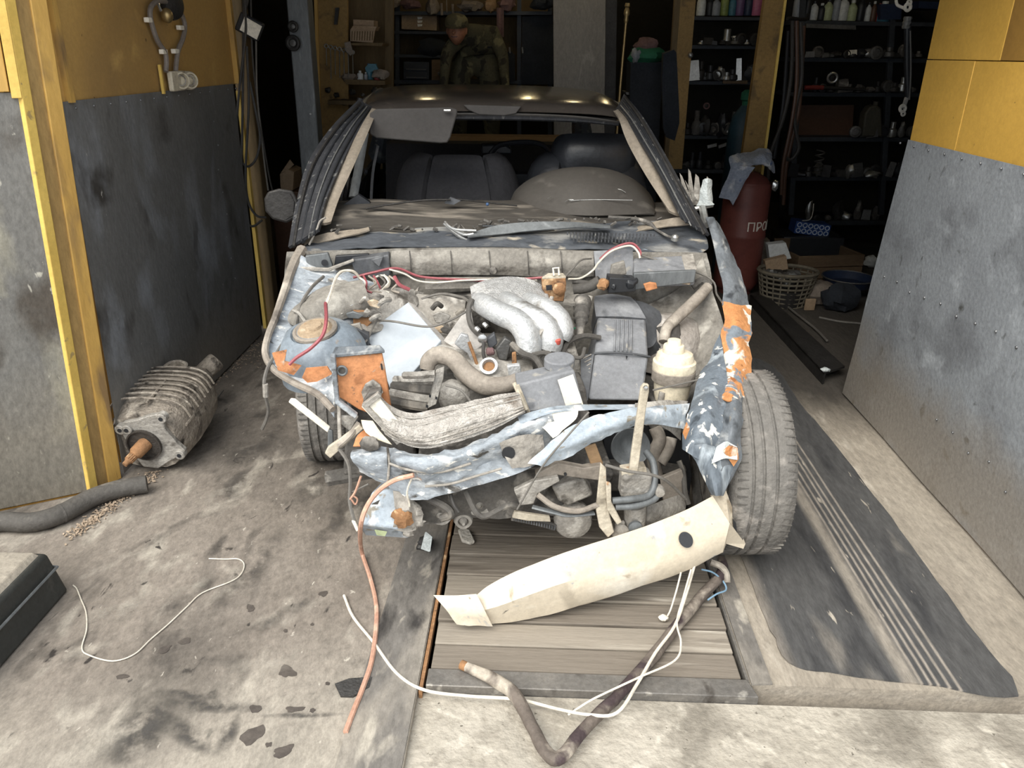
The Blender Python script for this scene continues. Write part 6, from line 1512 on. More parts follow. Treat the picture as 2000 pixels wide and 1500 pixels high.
tag(B3('rag', 'b_teal', [(712, 132), (720, 124), (734, 125), (738, 136), (728, 140), (716, 140)], 5.97, .05, jit=.008), 'teal cloth draped on the bottles of the cluttered shelf', 'rag')
tag(MB().ball(P(744, 146, 5.95), .05, 12, 8, (1.3, .8, .7), .5, 4).build('rag', 'cloth_pale'), 'crumpled pink-white rag at the right of the cluttered shelf', 'rag')
tag(MB().ball(P(682, 152, 5.9), .045, 12, 8, (1.3, .8, .7), .6, 9).build('rag', 'cloth_pale'), 'crumpled pale rag at the left of the cluttered shelf', 'rag')
random.seed(31)
for i in range(7):
    px, py = 645 + i * 15 + random.uniform(-4, 4), 178 + (i % 3) * 10 + random.uniform(-3, 3)
    tag(MB().ball(P(px, py, 5.8), random.uniform(.015, .035), 9, 6, (1, 1, .8), .5, i).build('spare_part', random.choice(('dark_metal', 'mid_metal'))), 'small oily part in the dark heap under the cluttered shelf', 'part', 'parts under the cluttered shelf')
tag(B3('parts_heap_bench', 'brown_wood', [(640, 196), (755, 198), (755, 206), (640, 204)], 5.7, .5), 'dark bench under the cluttered shelf', 'bench')
# back shelves
YBK = 7.9
br = thing('back_rack', 'dark steel rack along the back wall behind the car', 'rack', P(900, 170, YBK))
for px in (772, 1010, 1070): B3('rack_post', 'shelf_steel', [(px, -40), (px + 8, -40), (px + 8, 330), (px, 330)], YBK, .05, br)
B3('rack_shelf', 'shelf_steel', [(770, 22), (1078, 22), (1078, 29), (770, 29)], YBK - .1, .5, br)
B3('rack_shelf', 'shelf_steel', [(770, 60), (880, 62), (880, 67), (770, 66)], YBK - .02, .4, br)
B3('rack_shelf', 'shelf_steel', [(770, 106), (880, 108), (880, 113), (770, 112)], YBK - .02, .4, br)
B3('rack_shelf', 'shelf_steel', [(770, 156), (1078, 158), (1078, 164), (770, 164)], YBK - .02, .4, br)
B3('rack_back', 'brown_wood', [(776, -20), (1076, -20), (1076, 200), (776, 200)], YBK + .42, .02, br)
cx = thing('cardboard_box', 'brown carton with white print on the upper back shelf', 'box', P(818, 58, YBK)); B3('carton_body', 'cardboard', [(784, 28), (853, 30), (853, 60), (784, 57)], YBK - .02, .25, cx, .004)
for py in (33, 40, 47): B3('print', 'label_white', [(815, py), (825, py), (824, py + 4), (816, py + 5)], YBK - .024, .004, cx)
dr = thing('drawer_cabinet', 'small dark drawer cabinet on the lower back shelf', 'cabinet', P(815, 152, YBK))
B3('body', 'shelf_steel', [(788, 120), (838, 121), (838, 156), (788, 155)], YBK - .05, .3, dr, .004)
for py in (124, 140): 
    f = B3('drawer', 'b_black', [(791, py), (834, py + 1), (834, py + 13), (791, py + 12)], YBK - .06, .02, dr)
    B3('drawer_rail', 'mid_metal', [(793, py + 10), (832, py + 11), (832, py + 13), (793, py + 12)], YBK - .07, .015, f)
tag(MB().ball(P(845, 92, YBK), .10, 14, 9, (1.3, .8, .8), .4, 2).build('cloth_bundle', 'cloth_dark'), 'dark blue cloth bundle on the middle back shelf', 'bundle')
tag(B3('plywood_offcut', 'wood_crate', [(843, 116), (880, 117), (880, 158), (843, 157)], YBK - .02, .05), 'plain wooden panel beside the drawer cabinet', 'panel')
tag(MB().ball(P(863, 144, YBK - .06), .035, 10, 7, (1, .8, .8), .6, 5).build('small_part', 'bright_metal'), 'bright scrap on the shelf right of the drawer cabinet', 'part')
for i, (px, py, w, h, m, lab) in enumerate(((760, 4, 60, 22, 'cloth_pale', 'pale bundled rag at the left of the top shelf'), (800, 8, 40, 18, 'cloth_rose', 'rose cloth bundle on the top shelf'), (845, 12, 26, 34, 'cloth_pale', 'grey glove drooping over the top shelf edge'),
        (918, 12, 50, 22, 'cloth_pale', 'patterned pale cloth on the top shelf'), (958, 8, 24, 28, 'ply_tan', 'tan sack corner on the top shelf'), (990, 8, 34, 26, 'cloth_rose', 'purple-grey bundle on the top shelf'), (1060, 4, 46, 30, 'cloth_dark', 'dark bundle at the right of the top shelf'))):
    tag(MB().ball(P(px, py, YBK - .15), .1, 14, 9, (w / 45, .8, h / 45), .5, i * 3.1).build('cloth_bundle', m), lab, 'bundle')
b = MB(); b.grid([[P(970 + i * 4 + j * .0, 15 + j * 19, YBK - .22 - .015 * (i % 2)) for i in range(4)] for j in range(4)], .012, 3); tag(b.build('hanging_scarf', 'cloth_rose'), 'purple-grey scarf hanging from the top shelf', 'scarf')
for i, (px, py0, py1) in enumerate(((872, 0, 24), (862, 6, 30), (884, 8, 28))): cable('hanging_strap', 'cloth_pale', ('thin pale strap', 'grey hanging glove finger', 'short grey strap')[i] + ' hanging over the person in camouflage', [P(px, py0, YBK - .108), P(px + 1, py1, YBK - .108)], .012 if i else .005, 1, 'strap')
B_ = B3('curtain', 'cloth_dark', [(1020, 32), (1085, 30), (1085, 165), (1018, 165)], YBK - .05, .03); tag(B_, 'dark blue curtain hanging left of the grey cabinet', 'curtain')
for i in range(5):
    pass
tag(B3('jacket', 'cloth_dark', [(985, 105), (996, 100), (1005, 108), (1006, 160), (984, 160)], YBK - .08, .06, jit=.01), 'small dark jacket hanging right of the person', 'jacket')
for i, px in enumerate((995, 1020)): tag(MB().tube([P(px, 92, YBK - .1), P(px + 1, 104, YBK - .1)], .008, 8, 1).build('coat_hook', 'bright_metal'), ('left' if i == 0 else 'right') + ' bright coat hook above the small dark jacket', 'hook')
# grey cabinet
gc = thing('metal_cabinet', 'tall grey steel cabinet door behind the car roof', 'cabinet', P(1142, 165, 7.0))
B3('door_panel', 'plate_grey', [(1080, -60), (1184, -60), (1180, 340), (1082, 340)], 7.0, .03, gc, .004)
B3('cabinet_body', 'dark_metal', [(1180, -60), (1206, -60), (1200, 340), (1178, 340)], 7.02, .4, gc)
# brass-tipped pole
po = thing('brass_pole', 'slim brass-tipped pole standing right of the grey cabinet', 'pole', P(1200, 330, 6.2))
MB().tube([P(1224, 30, 6.2), P(1211, 175, 6.2), P(1200, 330, 6.2)], .010, 10, 2).build('rod', 'brass', po)
b = MB(); a, c2 = P(1226, 6, 6.2), P(1223, 38, 6.2); b.lathe(a, c2 - a, [(.016, 0), (.020, .02), (.014, .03), (.020, .05), (.022, .07), (.014, .085), (.016, .11), (.011, .13)], 14); b.build('finial', 'brass', po)
tag(B3('shelf_edge', 'mid_metal', [(1222, 180), (1278, 182), (1278, 186), (1224, 185)], 6.6, .3), 'narrow metal ledge right of the car roof', 'ledge')
# bags
tag(MB().ball(P(1264, 108, 6.6), .11, 16, 10, (1.25, .8, .6), .4, 2).build('plastic_bag', 'cloth_green'), 'green plastic bag in the heap beside the brass pole', 'bag')
tag(MB().ball(P(1262, 90, 6.62), .08, 16, 10, (1.1, .8, .8), .5, 6).build('cloth_bag', 'cloth_rose'), 'dusky pink bag on top of the green bag', 'bag')
tag(MB().ball(P(1242, 108, 6.55), .045, 12, 8, (.8, .8, 1.1), .5, 7).build('plastic_bag', 'b_grey'), 'small grey-blue bag left of the green bag', 'bag')
tag(B3('bag_stand', 'cloth_dark', [(1232, 122), (1295, 122), (1274, 512), (1221, 512)], 6.55, .3), 'dark cloth-covered stand under the bags', 'stand')
tag(B3('jacket', 'cloth_dark', [(1298, 105), (1315, 95), (1330, 110), (1326, 240), (1312, 300), (1296, 250), (1294, 150)], 6.2, .10, jit=.015), 'long dark blue jacket hanging on the brown post', 'jacket')
# posts of the right shelving
bpst = thing('brown_post', 'ochre timber post right of the long dark jacket', 'post', P(1330, 330, 6.2))
B3('face', 'col_yellow', [(1334, -60), (1364, -60), (1332, 330), (1304, 330)], 6.2, .05, bpst)
B3('edge', 'brown_wood', [(1322, -60), (1334, -60), (1304, 330), (1296, 330)], 6.2, .06, bpst)
b = MB(); b.ball(P(1349, 108, 6.17), .02, 10, 7); b.build('hook', 'bright_metal', bpst)
yc = thing('yellow_post', 'broad yellow timber post behind the gas cylinder', 'post', P(1470, 330, 5.9))
B3('face', 'col_yellow', [(1502, -60), (1540, -60), (1478, 400), (1436, 400)], 5.9, .06, yc)
B3('edge', 'yellow_flange', [(1540, -60), (1545, -60), (1483, 400), (1478, 400)], 5.885, .07, yc)
# shelving 1: between the posts
ys = 7.0
r1 = thing('spares_rack', 'dark rack of spares between the ochre post and the yellow post', 'rack', P(1420, 330, ys))
for py in (32, 88, 158, 264, 331): B3('rack_shelf', 'shelf_steel', [(1345 - py * .08, py), (1505 - py * .1, py + 2), (1505 - py * .1, py + 8), (1345 - py * .08, py + 7)], ys, .45, r1)
B3('rack_back', 'back_wall', [(1330, -60), (1520, -60), (1500, 420), (1310, 420)], ys + .46, .02, r1)
B3('plank_edge', 'wood_crate', [(1356, 146), (1408, 148), (1408, 155), (1356, 154)], ys - .03, .03, r1); B3('plank_edge', 'wood_crate', [(1412, 157), (1460, 157), (1460, 164), (1412, 163)], ys - .03, .03, r1)
cols = [('b_white', 'white'), ('b_black', 'black'), ('b_grey', 'grey'), ('b_green', 'yellow-green'), ('b_teal', 'teal'), ('b_violet', 'violet'), ('b_navy', 'navy'), ('b_pink', 'pink'), ('b_pink', 'rose')]
wid = (14, 10, 14, 13, 12, 14, 14, 18, 9)
px = 1368
for i, (m, nm) in enumerate(cols):
    bottle(px, 31, (-12, -8, -6, -16, -10, -22, -16, -24, -20)[i], ys + .1, wid[i] / 2 / 190, m, '%s bottle on the top shelf between the posts' % nm, ('b_white', 'b_black', 'b_blue')[i % 3])
    px += wid[i] + 2.4
# mixed spares
def gear(px, py, y, r, m, name, label, cat, group=None):
    t = thing(name, label, cat, P(px, py, y), group)
    c = P(px, py, y)
    b = MB(); b.ring(c, V((.15, 1, .1)), r, r * .3, 18, 7); b.build('ring', m, t)
    b = MB(); b.lathe(c + V((0, .012, 0)), V((.15, -1, -.1)), [(r * .7, 0), (r * .66, .01), (r * .2, .014)], 16); b.build('hub', 'dark_metal', t)
b = MB(); q = P(1419, 80, ys - .02); b.lathe(q, (0, 0, 1), [(.03, 0), (.03, .01), (.028, .02), (.028, .085), (.024, .09)], 16); tag(b.build('metal_can', 'bright_metal'), 'bright metal can on the second shelf between the posts', 'can')
o = thing('white_carton', 'small white carton right of the bright metal can', 'box', P(1441, 82, ys)); B3('body', 'label_white', [(1433, 72), (1450, 72), (1450, 82), (1433, 82)], ys - .03, .06, o); B3('lid', 'label_white', [(1432, 70), (1451, 70), (1451, 73), (1432, 73)], ys - .033, .066, o)
gear(1380, 207, ys, .022, 'cloth_rose', 'pink_ring', 'pinkish ring hanging in the dark rack', 'ring')
random.seed(77)
def clutter(n, x0, x1, py, y, group, label, hmin=6, hmax=26, skew=0):
    for i in range(n):
        px = x0 + (x1 - x0) * (i + .5) / n + random.uniform(-3, 3)
        h = random.uniform(hmin, hmax); w = random.uniform(5, 11)
        m = random.choice(('dark_metal', 'dark_metal', 'mid_metal', 'b_black', 'mid_metal', 'grime_dark', 'bright_metal'))
        k = random.randrange(4)
        base = P(px, py, y); top = P(px, py - h, y); hh = top.z - base.z; ww = w / 190
        b = MB(); nm = 'spare_part'
        if k == 0: b.lathe(base, (0, 0, 1), [(ww * .8, 0), (ww, hh * .1), (ww * .9, hh * .5), (ww * .5, hh * .6), (ww * .5, hh)], 12)
        elif k == 1: b.box(base + V((0, 0, hh / 2)), (ww * 1.6, ww * 1.2, hh), (0, random.uniform(-.2, .2), random.uniform(-.5, .5)), .85)
        elif k == 2:
            b.lathe(base + V((0, -.01, min(hh, ww) * .9)), V((random.uniform(-.3, .3), -1, 0)), [(ww * .9, -.02), (ww * .9, .02), (ww * .6, .024), (ww * .55, .01), (ww * .2, .012)], 16)
        else: b.ball(base + V((0, 0, hh * .45)), ww, 10, 7, (1, .8, max(.5, hh / ww / 2)), .5, i * 1.7)
        tone = {'dark_metal': 'dark', 'mid_metal': 'grey', 'b_black': 'black', 'grime_dark': 'grimy', 'bright_metal': 'bright'}[m]
        kind = ('stepped round', 'boxy', 'disc-shaped', 'lumpy')[k]
        tag(b.build(nm, m), label.replace('spare', tone + ' ' + kind + ' spare'), 'part', tone + ' ' + kind + ' ' + group)
clutter(9, 1362, 1480, 87, ys - .03, 'second-shelf spares between the posts', 'spare on the second shelf between the posts', 5, 14)
clutter(12, 1350, 1475, 157, ys - .02, 'third-shelf spares between the posts', 'spare on the third shelf between the posts', 14, 44)
clutter(12, 1338, 1445, 263, ys - .02, 'lower-shelf spares between the posts', 'spare on the lower shelf between the posts', 12, 52)
clutter(6, 1330, 1420, 330, ys + .08, 'bottom spares between the posts', 'spare under the lower shelf between the posts', 14, 40)
for i, px in enumerate((1382, 1404)): tag(B3('pale_pipe', 'bright_metal', [(px, 284), (px + 18, 280 - i * 2), (px + 18, 286 - i * 2), (px, 290)], ys - .05, .03), ('left' if i == 0 else 'right') + ' pale pipe end under the lower shelf', 'pipe')
# slim green oxygen-like bottle in front of rack
ob = thing('tall_cylinder', 'tall dark teal gas bottle left of the yellow post', 'gas cylinder', V((P(1420, 480, 6.3).x, 6.3, 0)))
q = P(1422, 480, 6.3); b = MB(); b.lathe(V((q.x, 6.3, 0)), (0, 0, 1), [(.10, 0), (.11, .02), (.11, 1.12), (.09, 1.22), (.05, 1.28), (.035, 1.30)], 22); b.build('shell', 'b_navy', ob)
MT['teal_dark'] = mat('teal_dark', '#2b4650', '#243a44', .5, bump=.05); ob.children[0].data.materials[0] = MT['teal_dark']
b = MB(); b.lathe(V((q.x, 6.3, 1.29)), (0, 0, 1), [(.03, 0), (.03, .04), (.045, .05), (.045, .10), (.02, .12)], 14); b.build('valve_cap', 'cloth_green', ob)
# hoses hung on the yellow post
for i, pts in enumerate((((1548, 40), (1545, 150), (1530, 230), (1505, 300), (1500, 350)), ((1556, 40), (1556, 160), (1546, 240), (1530, 320), (1526, 380)), ((1564, 44), (1566, 150), (1552, 220), (1556, 262), (1560, 290), (1545, 312), (1530, 305)),
                         ((1540, 60), (1530, 200), (1520, 260), (1512, 310)), ((1570, 50), (1562, 200), (1545, 280), (1535, 330), (1530, 400)))):
    cable('hanging_hose', ('wire_dark', 'b_brown', 'wire_dark', 'b_black', 'b_brown')[i], ('black hose nearest the yellow post', 'brown hose second from the yellow post', 'black hose ending in a loop right of the yellow post', 'thin black hose touching the yellow post', 'brown hose farthest right of the yellow post')[i], [P(px, py, 6.1 + .02 * i) for px, py in pts], .014, 5, 'hose')
MB().tube([P(1538, 36, 6.0), P(1548, 36, 6.05), P(1574, 38, 6.22), P(1578, 28, 6.22)], .012, 8, 2).build('hose_hook', 'dark_metal', yc)
# shelving 2: right
y2 = 6.9
r2 = thing('parts_shelf', 'long dark steel shelving on the right of the yellow post', 'shelving', P(1700, 330, y2))
for py, e in ((40, 0), (112, 1), (180, 2), (268, 3), (345, 4), (432, 5)): B3('shelf_board', 'shelf_steel', [(1545, py), (1840, py + 4 - e), (1838, py + 12 - e), (1545, py + 8)], y2, .45, r2)
B3('shelf_back', 'back_wall', [(1540, -60), (1860, -60), (1850, 468), (1520, 468)], y2 + .46, .02, r2)
for px in (1568, 1745): B3('shelf_upright', 'shelf_steel', [(px, -60), (px + 10, -60), (px - 18, 420), (px - 28, 420)], y2 - .01, .04, r2)
B3('lamp_rail', 'mid_metal', [(1575, 46), (1672, 50), (1672, 58), (1575, 54)], y2 - .05, .03, r2)
B3('red_back', 'b_brown', [(1560, 205), (1668, 205), (1664, 266), (1556, 264)], y2 + .2, .02, r2)
cc_ = [('b_grey', 'blue-grey'), ('b_black', 'black'), ('b_white', 'white'), ('b_black', 'short black'), ('b_lime', 'pale green'), ('b_grey', 'grey'), ('b_white', 'silver-white'), ('b_lime', 'cream-green'), ('b_black', 'dark'), ('b_white', 'slim white'), ('b_brown', 'brown'), ('b_red', 'red-capped'), ('b_teal', 'teal')]
px = 1556
for i, (m, nm) in enumerate(cc_):
    w = (16, 12, 13, 11, 14, 12, 16, 15, 13, 9, 9, 8, 22)[i]
    bottle(px, 39 + i * .3, (-20, -16, 2, 6, -2, -14, -10, 0, -8, 4, 2, 6, 2)[i], y2 + .06, w / 2 / 195, m, '%s bottle on the top right shelf' % nm, 'b_red' if 'red' in nm else random.choice(('b_black', 'b_white')))
    px += w + 1.6
tag(B3('blue_crate', 'b_navy', [(1720, 8), (1762, 8), (1760, 38), (1720, 38)], y2 - .02, .3), 'dark blue crate on the top right shelf', 'crate')
tag(B3('blue_carton', 'b_navy', [(1795, 2), (1836, 4), (1834, 18), (1794, 16)], y2 - .02, .3), 'flat dark blue carton at the right end of the top shelf', 'box')
clutter(16, 1572, 1800, 112, y2 - .02, 'second-shelf spares on the right', 'spare on the second right shelf', 6, 20)
clutter(12, 1580, 1790, 180, y2 - .02, 'third-shelf spares on the right', 'spare on the third right shelf', 8, 30)
clutter(9, 1660, 1820, 268, y2 - .02, 'fourth-shelf spares on the right', 'spare on the fourth right shelf', 10, 34)
clutter(16, 1540, 1790, 345, y2 - .02, 'fifth-shelf spares on the right', 'spare on the fifth right shelf', 10, 34)
clutter(10, 1565, 1755, 430, y2 + .08, 'floor spares below the right shelves', 'spare in the heap below the right shelves', 14, 44)
tag(B3('pale_label', 'label_white', [(1657, 98), (1674, 97), (1674, 107), (1657, 108)], y2 - .05, .03), 'small pale carton on the second right shelf', 'box')
gear(1626, 152, y2 - .06, .036, 'bright_metal', 'bearing_ring', 'bright bearing ring on the third right shelf', 'bearing')
o = thing('red_tube', 'red-handled dark bar on the edge of the third right shelf', 'tool', P(1600, 171, y2)); MB().tube([P(1572, 171, y2 - .06), P(1608, 171, y2 - .06)], .018, 10, 1).build('handle', 'b_red', o); MB().tube([P(1608, 171, y2 - .06), P(1690, 175, y2 - .06)], .014, 10, 1).build('shaft', 'dark_metal', o)
jc = thing('jerrycan', 'dark olive plastic canister on the fourth right shelf', 'canister', P(1705, 268, y2)); MT['olive'] = mat('olive', '#4a473c', '#3d3a31', .6, bump=.05)
B3('can_body', 'olive', [(1684, 266), (1690, 222), (1700, 208), (1712, 205), (1722, 212), (1724, 268)], y2 - .06, .12, jc, .012); MB().lathe(P(1710, 206, y2), (0, 0, 1), [(.02, 0), (.02, .03)], 12).build('cap', 'olive', jc)
b = MB(); 
sp = thing('coil_spring', 'pale coil spring standing on the fifth right shelf', 'spring', P(1595, 343, y2 - .05)); pts = [P(1595, 343, y2 - .08) + V((.035 * math.cos(a), .035 * math.sin(a), .012 * a / 1.6)) for a in [i * .5 for i in range(56)]]; MB().tube(pts, .006, 6, 1).build('coil', 'mid_metal', sp)
tag(MB().ball(P(1704, 341, y2 - .08), .05, 12, 8, (1.3, .8, .6), .5, 4).build('small_part', 'bright_metal'), 'brightest metal lump on the fifth right shelf', 'part')
# hanging chain hoist hook near the right leaf
hk = thing('hanging_flex', 'black hanging flex with white ring fittings near the right leaf', 'hoist flex', P(1765, 220, 5.2))
yh = 5.2
MB().tube([P(1773, 36, yh), P(1772, 120, yh), P(1774, 190, yh)], .020, 10, 3).build('flex', 'b_black', hk)
MB().tube([P(1778, 60, yh - .02), P(1779, 140, yh - .02), P(1776, 195, yh - .02)], .005, 6, 4).build('side_wire', 'wire_grey', hk)
b = MB(); q = P(1773, 36, yh); b.lathe(q, V((0, 0, -1)), [(.022, -.01), (.026, 0), (.022, .012), (.026, .022), (.022, .034), (.026, .044), (.022, .056)], 14); b.build('spring_collar', 'bright_metal', hk)
for (px, py, r) in ((1773, 14, .026), (1776, 5, .018), (1763, 212, .026), (1764, 222, .017)):
    b = MB(); b.ring(P(px, py, yh - .01), V((.2, -1, .1)), r * .7, r * .38, 16, 8); b.build('ring_fitting', 'label_white', hk)
MB().tube([P(1750, 0, yh), P(1753, 10, yh), P(1766, 16, yh)], .009, 8, 4).build('white_arm', 'label_white', hk)
MB().tube([P(1771, 190, yh), P(1768, 200, yh), P(1764, 212, yh)], .014, 8, 3).build('end_sleeve', 'grime_grey', hk)

# ---------------------------------------------------------------- propane cylinder with towel
gx, gy = 1.60, 5.75
gz = lambda py: P(1455, py, gy).z
gc_ = P(1447, 470, gy)
R_ = .165
gs = thing('propane_cylinder', 'dark red propane cylinder with white lettering', 'gas cylinder', (gc_.x, gy, 0))
CB = V((gc_.x + .03, gy, 0)); CT = V((gc_.x - .0, gy, .885))
b = MB(); b.lathe(V((gc_.x, gy, 0)), (0, 0, 1), [(.12, 0), (.125, .03), (.15, .05), (R_, .09), (R_, .42), (R_ + .004, .43), (R_ + .004, .45), (R_, .46), (R_, .76), (R_ - .008, .80), (R_ - .04, .845), (R_ - .085, .87), (.05, .885), (.01, .89)], 32); b.build('shell', 'gas_red', gs)
b = MB(); b.lathe(V((gc_.x, gy, .78)), (0, 0, 1), [(R_ - .012, .0), (R_ - .012, .04)], 30, cap=False); b.build('collar_seam', 'gas_red', gs)
b = MB(); b.lathe(V((gc_.x, gy, .88)), (0, 0, 1), [(.03, 0), (.03, .05), (.02, .06), (.02, .10)], 14); b.build('valve', 'brass', gs)
txt = bpy.data.curves.new('lettering', 'FONT'); txt.body = 'ПРОПАН'; txt.size = .09; txt.extrude = .0
to = bpy.data.objects.new('lettering_tmp', txt); col.objects.link(to)
dg = bpy.context.evaluated_depsgraph_get(); me = bpy.data.meshes.new_from_object(to.evaluated_get(dg))
bm = bmesh.new(); bm.from_mesh(me); bmesh.ops.triangulate(bm, faces=bm.faces)
for _ in range(2): bmesh.ops.subdivide_edges(bm, edges=[e for e in bm.edges if e.calc_length() > .02], cuts=1)
zt_ = P(1475, 452, gy - .15).z
x0_ = P(1457, 450, gy - .16).x - gc_.x
a0_ = math.asin(max(-.99, min(.99, x0_ / R_)))
for v in bm.verts:
    a = a0_ + v.co.x / R_
    h = v.co.y
    v.co = V((gc_.x + math.sin(a) * (R_ + .0025), gy - math.cos(a) * (R_ + .0025), zt_ + h))
me2 = bpy.data.meshes.new('lettering'); bm.to_mesh(me2); bm.free()
bpy.data.objects.remove(to, do_unlink=True)
me2.materials.append(MT['paint_white']); lo = bpy.data.objects.new('lettering', me2); col.objects.link(lo); lo.parent = gs; lo.matrix_parent_inverse = Matrix.Translation(-gs.location)
md = lo.modifiers.new('th', 'SOLIDIFY'); md.thickness = .002
# towel draped over it
tw_ = thing('towel', 'pale blue and white towel draped over the propane cylinder', 'towel', (gc_.x, gy, .9))
ry = gy - .20
b = MB()
rows = [[P(px, py, y) for px, py, y in r] for r in (
    ((1438, 300, gy - .06), (1452, 296, gy - .02), (1470, 294, gy), (1488, 290, gy), (1500, 292, gy), (1508, 300, gy - .02)),
    ((1424, 308, gy - .12), (1444, 312, gy - .14), (1466, 312, gy - .15), (1486, 304, gy - .15), (1502, 308, gy - .13), (1512, 316, gy - .08)),
    ((1428, 332, gy - .16), (1448, 326, gy - .20), (1468, 322, gy - .20), (1488, 320, gy - .19), (1504, 326, gy - .16), (1514, 338, gy - .10)))]
b.grid(rows, .012, 5, .012, 20, 4); b.build('top_fold', 'towel', tw_)
b = MB(); rows = [[P(px, py, y) for px, py, y in r] for r in (
    ((1430, 322, gy - .17), (1422, 345, gy - .18), (1412, 365, gy - .18), (1405, 386, gy - .18)),
    ((1446, 324, gy - .205), (1436, 348, gy - .20), (1424, 370, gy - .20), (1416, 388, gy - .20)),
    ((1462, 324, gy - .205), (1448, 350, gy - .20), (1438, 376, gy - .20), (1424, 390, gy - .20)),
    ((1474, 326, gy - .205), (1456, 350, gy - .195), (1442, 378, gy - .195), (1430, 400, gy - .195)))]
b.grid(rows, .012, 4, .010, 24, 7); b.build('hanging_end', 'towel', tw_)
b = MB(); b.ball(P(1514, 362, gy - .1), .03, 12, 8, (.8, .8, 1.3), .4, 2); tag(b.build('valve_knob', 'chrome'), 'bright metal fitting right of the propane cylinder', 'fitting')
# heap on the floor at the right: basket, crate, boxes
bs = thing('wicker_basket', 'pale wicker basket full of scrap on the floor right of the cylinder', 'basket', Z(1545, 608))
bc = Z(1540, 606); bc.y += .14
r0, r1_, hb = .155, .205, .24
for i in range(22):
    a = 2 * PI * i / 22
    b = MB(); b.tube([bc + V((r0 * math.cos(a), r0 * .8 * math.sin(a), .005)), bc + V((r1_ * math.cos(a), r1_ * .8 * math.sin(a), hb))], .006, 5, 1); b.build('stake', 'wicker', bs)
for j in range(8):
    t = j / 7; r = r0 + (r1_ - r0) * t
    b = MB(); b.tube([bc + V((r * math.cos(a), r * .8 * math.sin(a), .008 + hb * t)) for a in [2 * PI * i / 24 for i in range(24)]], .008 if j < 7 else .014, 6, 1, True); b.build('weave', 'wicker', bs)
b = MB(); b.lathe(bc + V((0, 0, .004)), (0, 0, 1), [(r0 * .85, 0), (r0 * .98, .12), (.01, .16)], 20); b.build('lining', 'dark_metal', bs)
random.seed(8)
for i in range(9):
    a = random.uniform(0, 6.28); q = bc + V((.13 * math.cos(a) * random.random(), .1 * math.sin(a), .17 + random.uniform(0, .07)))
    tag(MB().ball(q, random.uniform(.03, .05), 10, 7, (1.2, .9, .7), .6, i).build('scrap_piece', random.choice(('mid_metal', 'dark_metal', 'cloth_pale', 'bright_metal'))), 'metal scrap lying in the wicker basket', 'scrap', 'scrap in the wicker basket')
def crate(name, label, cat, c, size, rz, m, bev=.006):
    b = MB(); b.box((c.x, c.y, c.z + size[2] / 2), size, (0, 0, rz)); o = tag(b.build(name, m, bevel=bev), label, cat); return o
cr = thing('wooden_crate', 'open wooden crate on the floor behind the wicker basket', 'crate', Z(1610, 545))
q = Z(1606, 556) + V((0, .22, 0))
mr = Matrix.Rotation(math.radians(12), 3, 'Z')
for nm, off, s in (('front_board', (0, -.2, .09), (.56, .02, .085)), ('front_board', (0, -.2, .185), (.56, .02, .09)), ('side_board', (-.27, 0, .13), (.02, .4, .2)), ('side_board', (.27, 0, .13), (.02, .4, .2)), ('back_board', (0, .2, .15), (.56, .02, .26)), ('crate_floor', (0, 0, .03), (.54, .4, .02))):
    b = MB(); b.box(q + mr @ V(off), s, mr); b.build(nm, 'wood_crate', cr, bevel=.003)
bp_ = thing('patterned_box', 'blue and white patterned box on the dark crate behind', 'box', P(1587, 460, 6.15))
pq = P(1587, 448, 6.45)
mr2 = Matrix.Rotation(math.radians(6), 3, 'Y')
b = MB(); b.box(pq + V((0, .08, 0)), (.29, .16, .10), mr2); b.build('box_body', 'blue_pattern', bp_, bevel=.004)
for i in range(6):
    for j in range(2):
        c = pq + mr2 @ V((-.115 + i * .046, -.003, -.022 + j * .046))
        b = MB(); b.ring(c, V((0, 1, 0)), .017, .0045, 14, 5); b.build('pattern_ring', 'blue_pale', bp_)
tag(MB().box((pq.x, pq.y + .1, pq.z - .05 - .11), (.5, .35, .22)).build('dark_crate', 'b_black', bevel=.01), 'dark crate carrying the patterned blue box', 'crate')
tag(MB().box((pq.x, pq.y + .12, (pq.z - .272) / 2), (.6, .4, pq.z - .274)).build('dark_crate', 'b_brown', bevel=.01), 'lower dark brown crate under the patterned blue box', 'crate')
cable('pale_string', 'wire_white', 'pale string standing up from the patterned blue box', [pq + V((-.08, .05, .06)), pq + V((-.02, .05, .07)), pq + V((.0, .06, .12)), pq + V((-.005, .06, .2))], .004, 5, 'string')
o = thing('white_carton', 'open pale carton standing in front of the crate', 'box', P(1520, 530, 5.6))
B3('carton_front', 'cardboard', [(1494, 510), (1536, 500), (1540, 526), (1498, 534)], 5.55, .06, o, .003); B3('carton_back', 'b_white', [(1500, 478), (1535, 474), (1546, 505), (1504, 512)], 5.65, .08, o, .003)
tag(B3('paper_sack', 'cloth_pale', [(1488, 472), (1504, 470), (1506, 556), (1486, 556)], 5.9, .1, jit=.01), 'white torn paper between cylinder and carton', 'paper')
tag(crate('orange_note', 'small tan card leaning at the foot of the basket', 'card', Z(1580, 606, .0), (.075, .02, .085), .1, 'cardboard'), 'small tan card leaning at the foot of the basket', 'card')
tag(MB().ball(Z(1595, 590, .05) + V((.06, .1, .045)), .11, 14, 9, (1.4, .8, .7), .5, 3).build('rag_heap', 'cloth_pale'), 'tan rag heap right of the wicker basket', 'rag')
tag(MB().ball(Z(1650, 600, .06) + V((0, .1, .045)), .11, 14, 9, (1.1, .8, .9), .5, 6).build('rag_heap', 'cloth_dark'), 'dark rag heap near the right leaf', 'rag')
tag(MB().ball(Z(1700, 512, .05), .055, 12, 8, (1.2, .8, .9), .4, 8).build('plastic_bag', 'b_white'), 'white plastic bag peeking past the right leaf', 'bag')
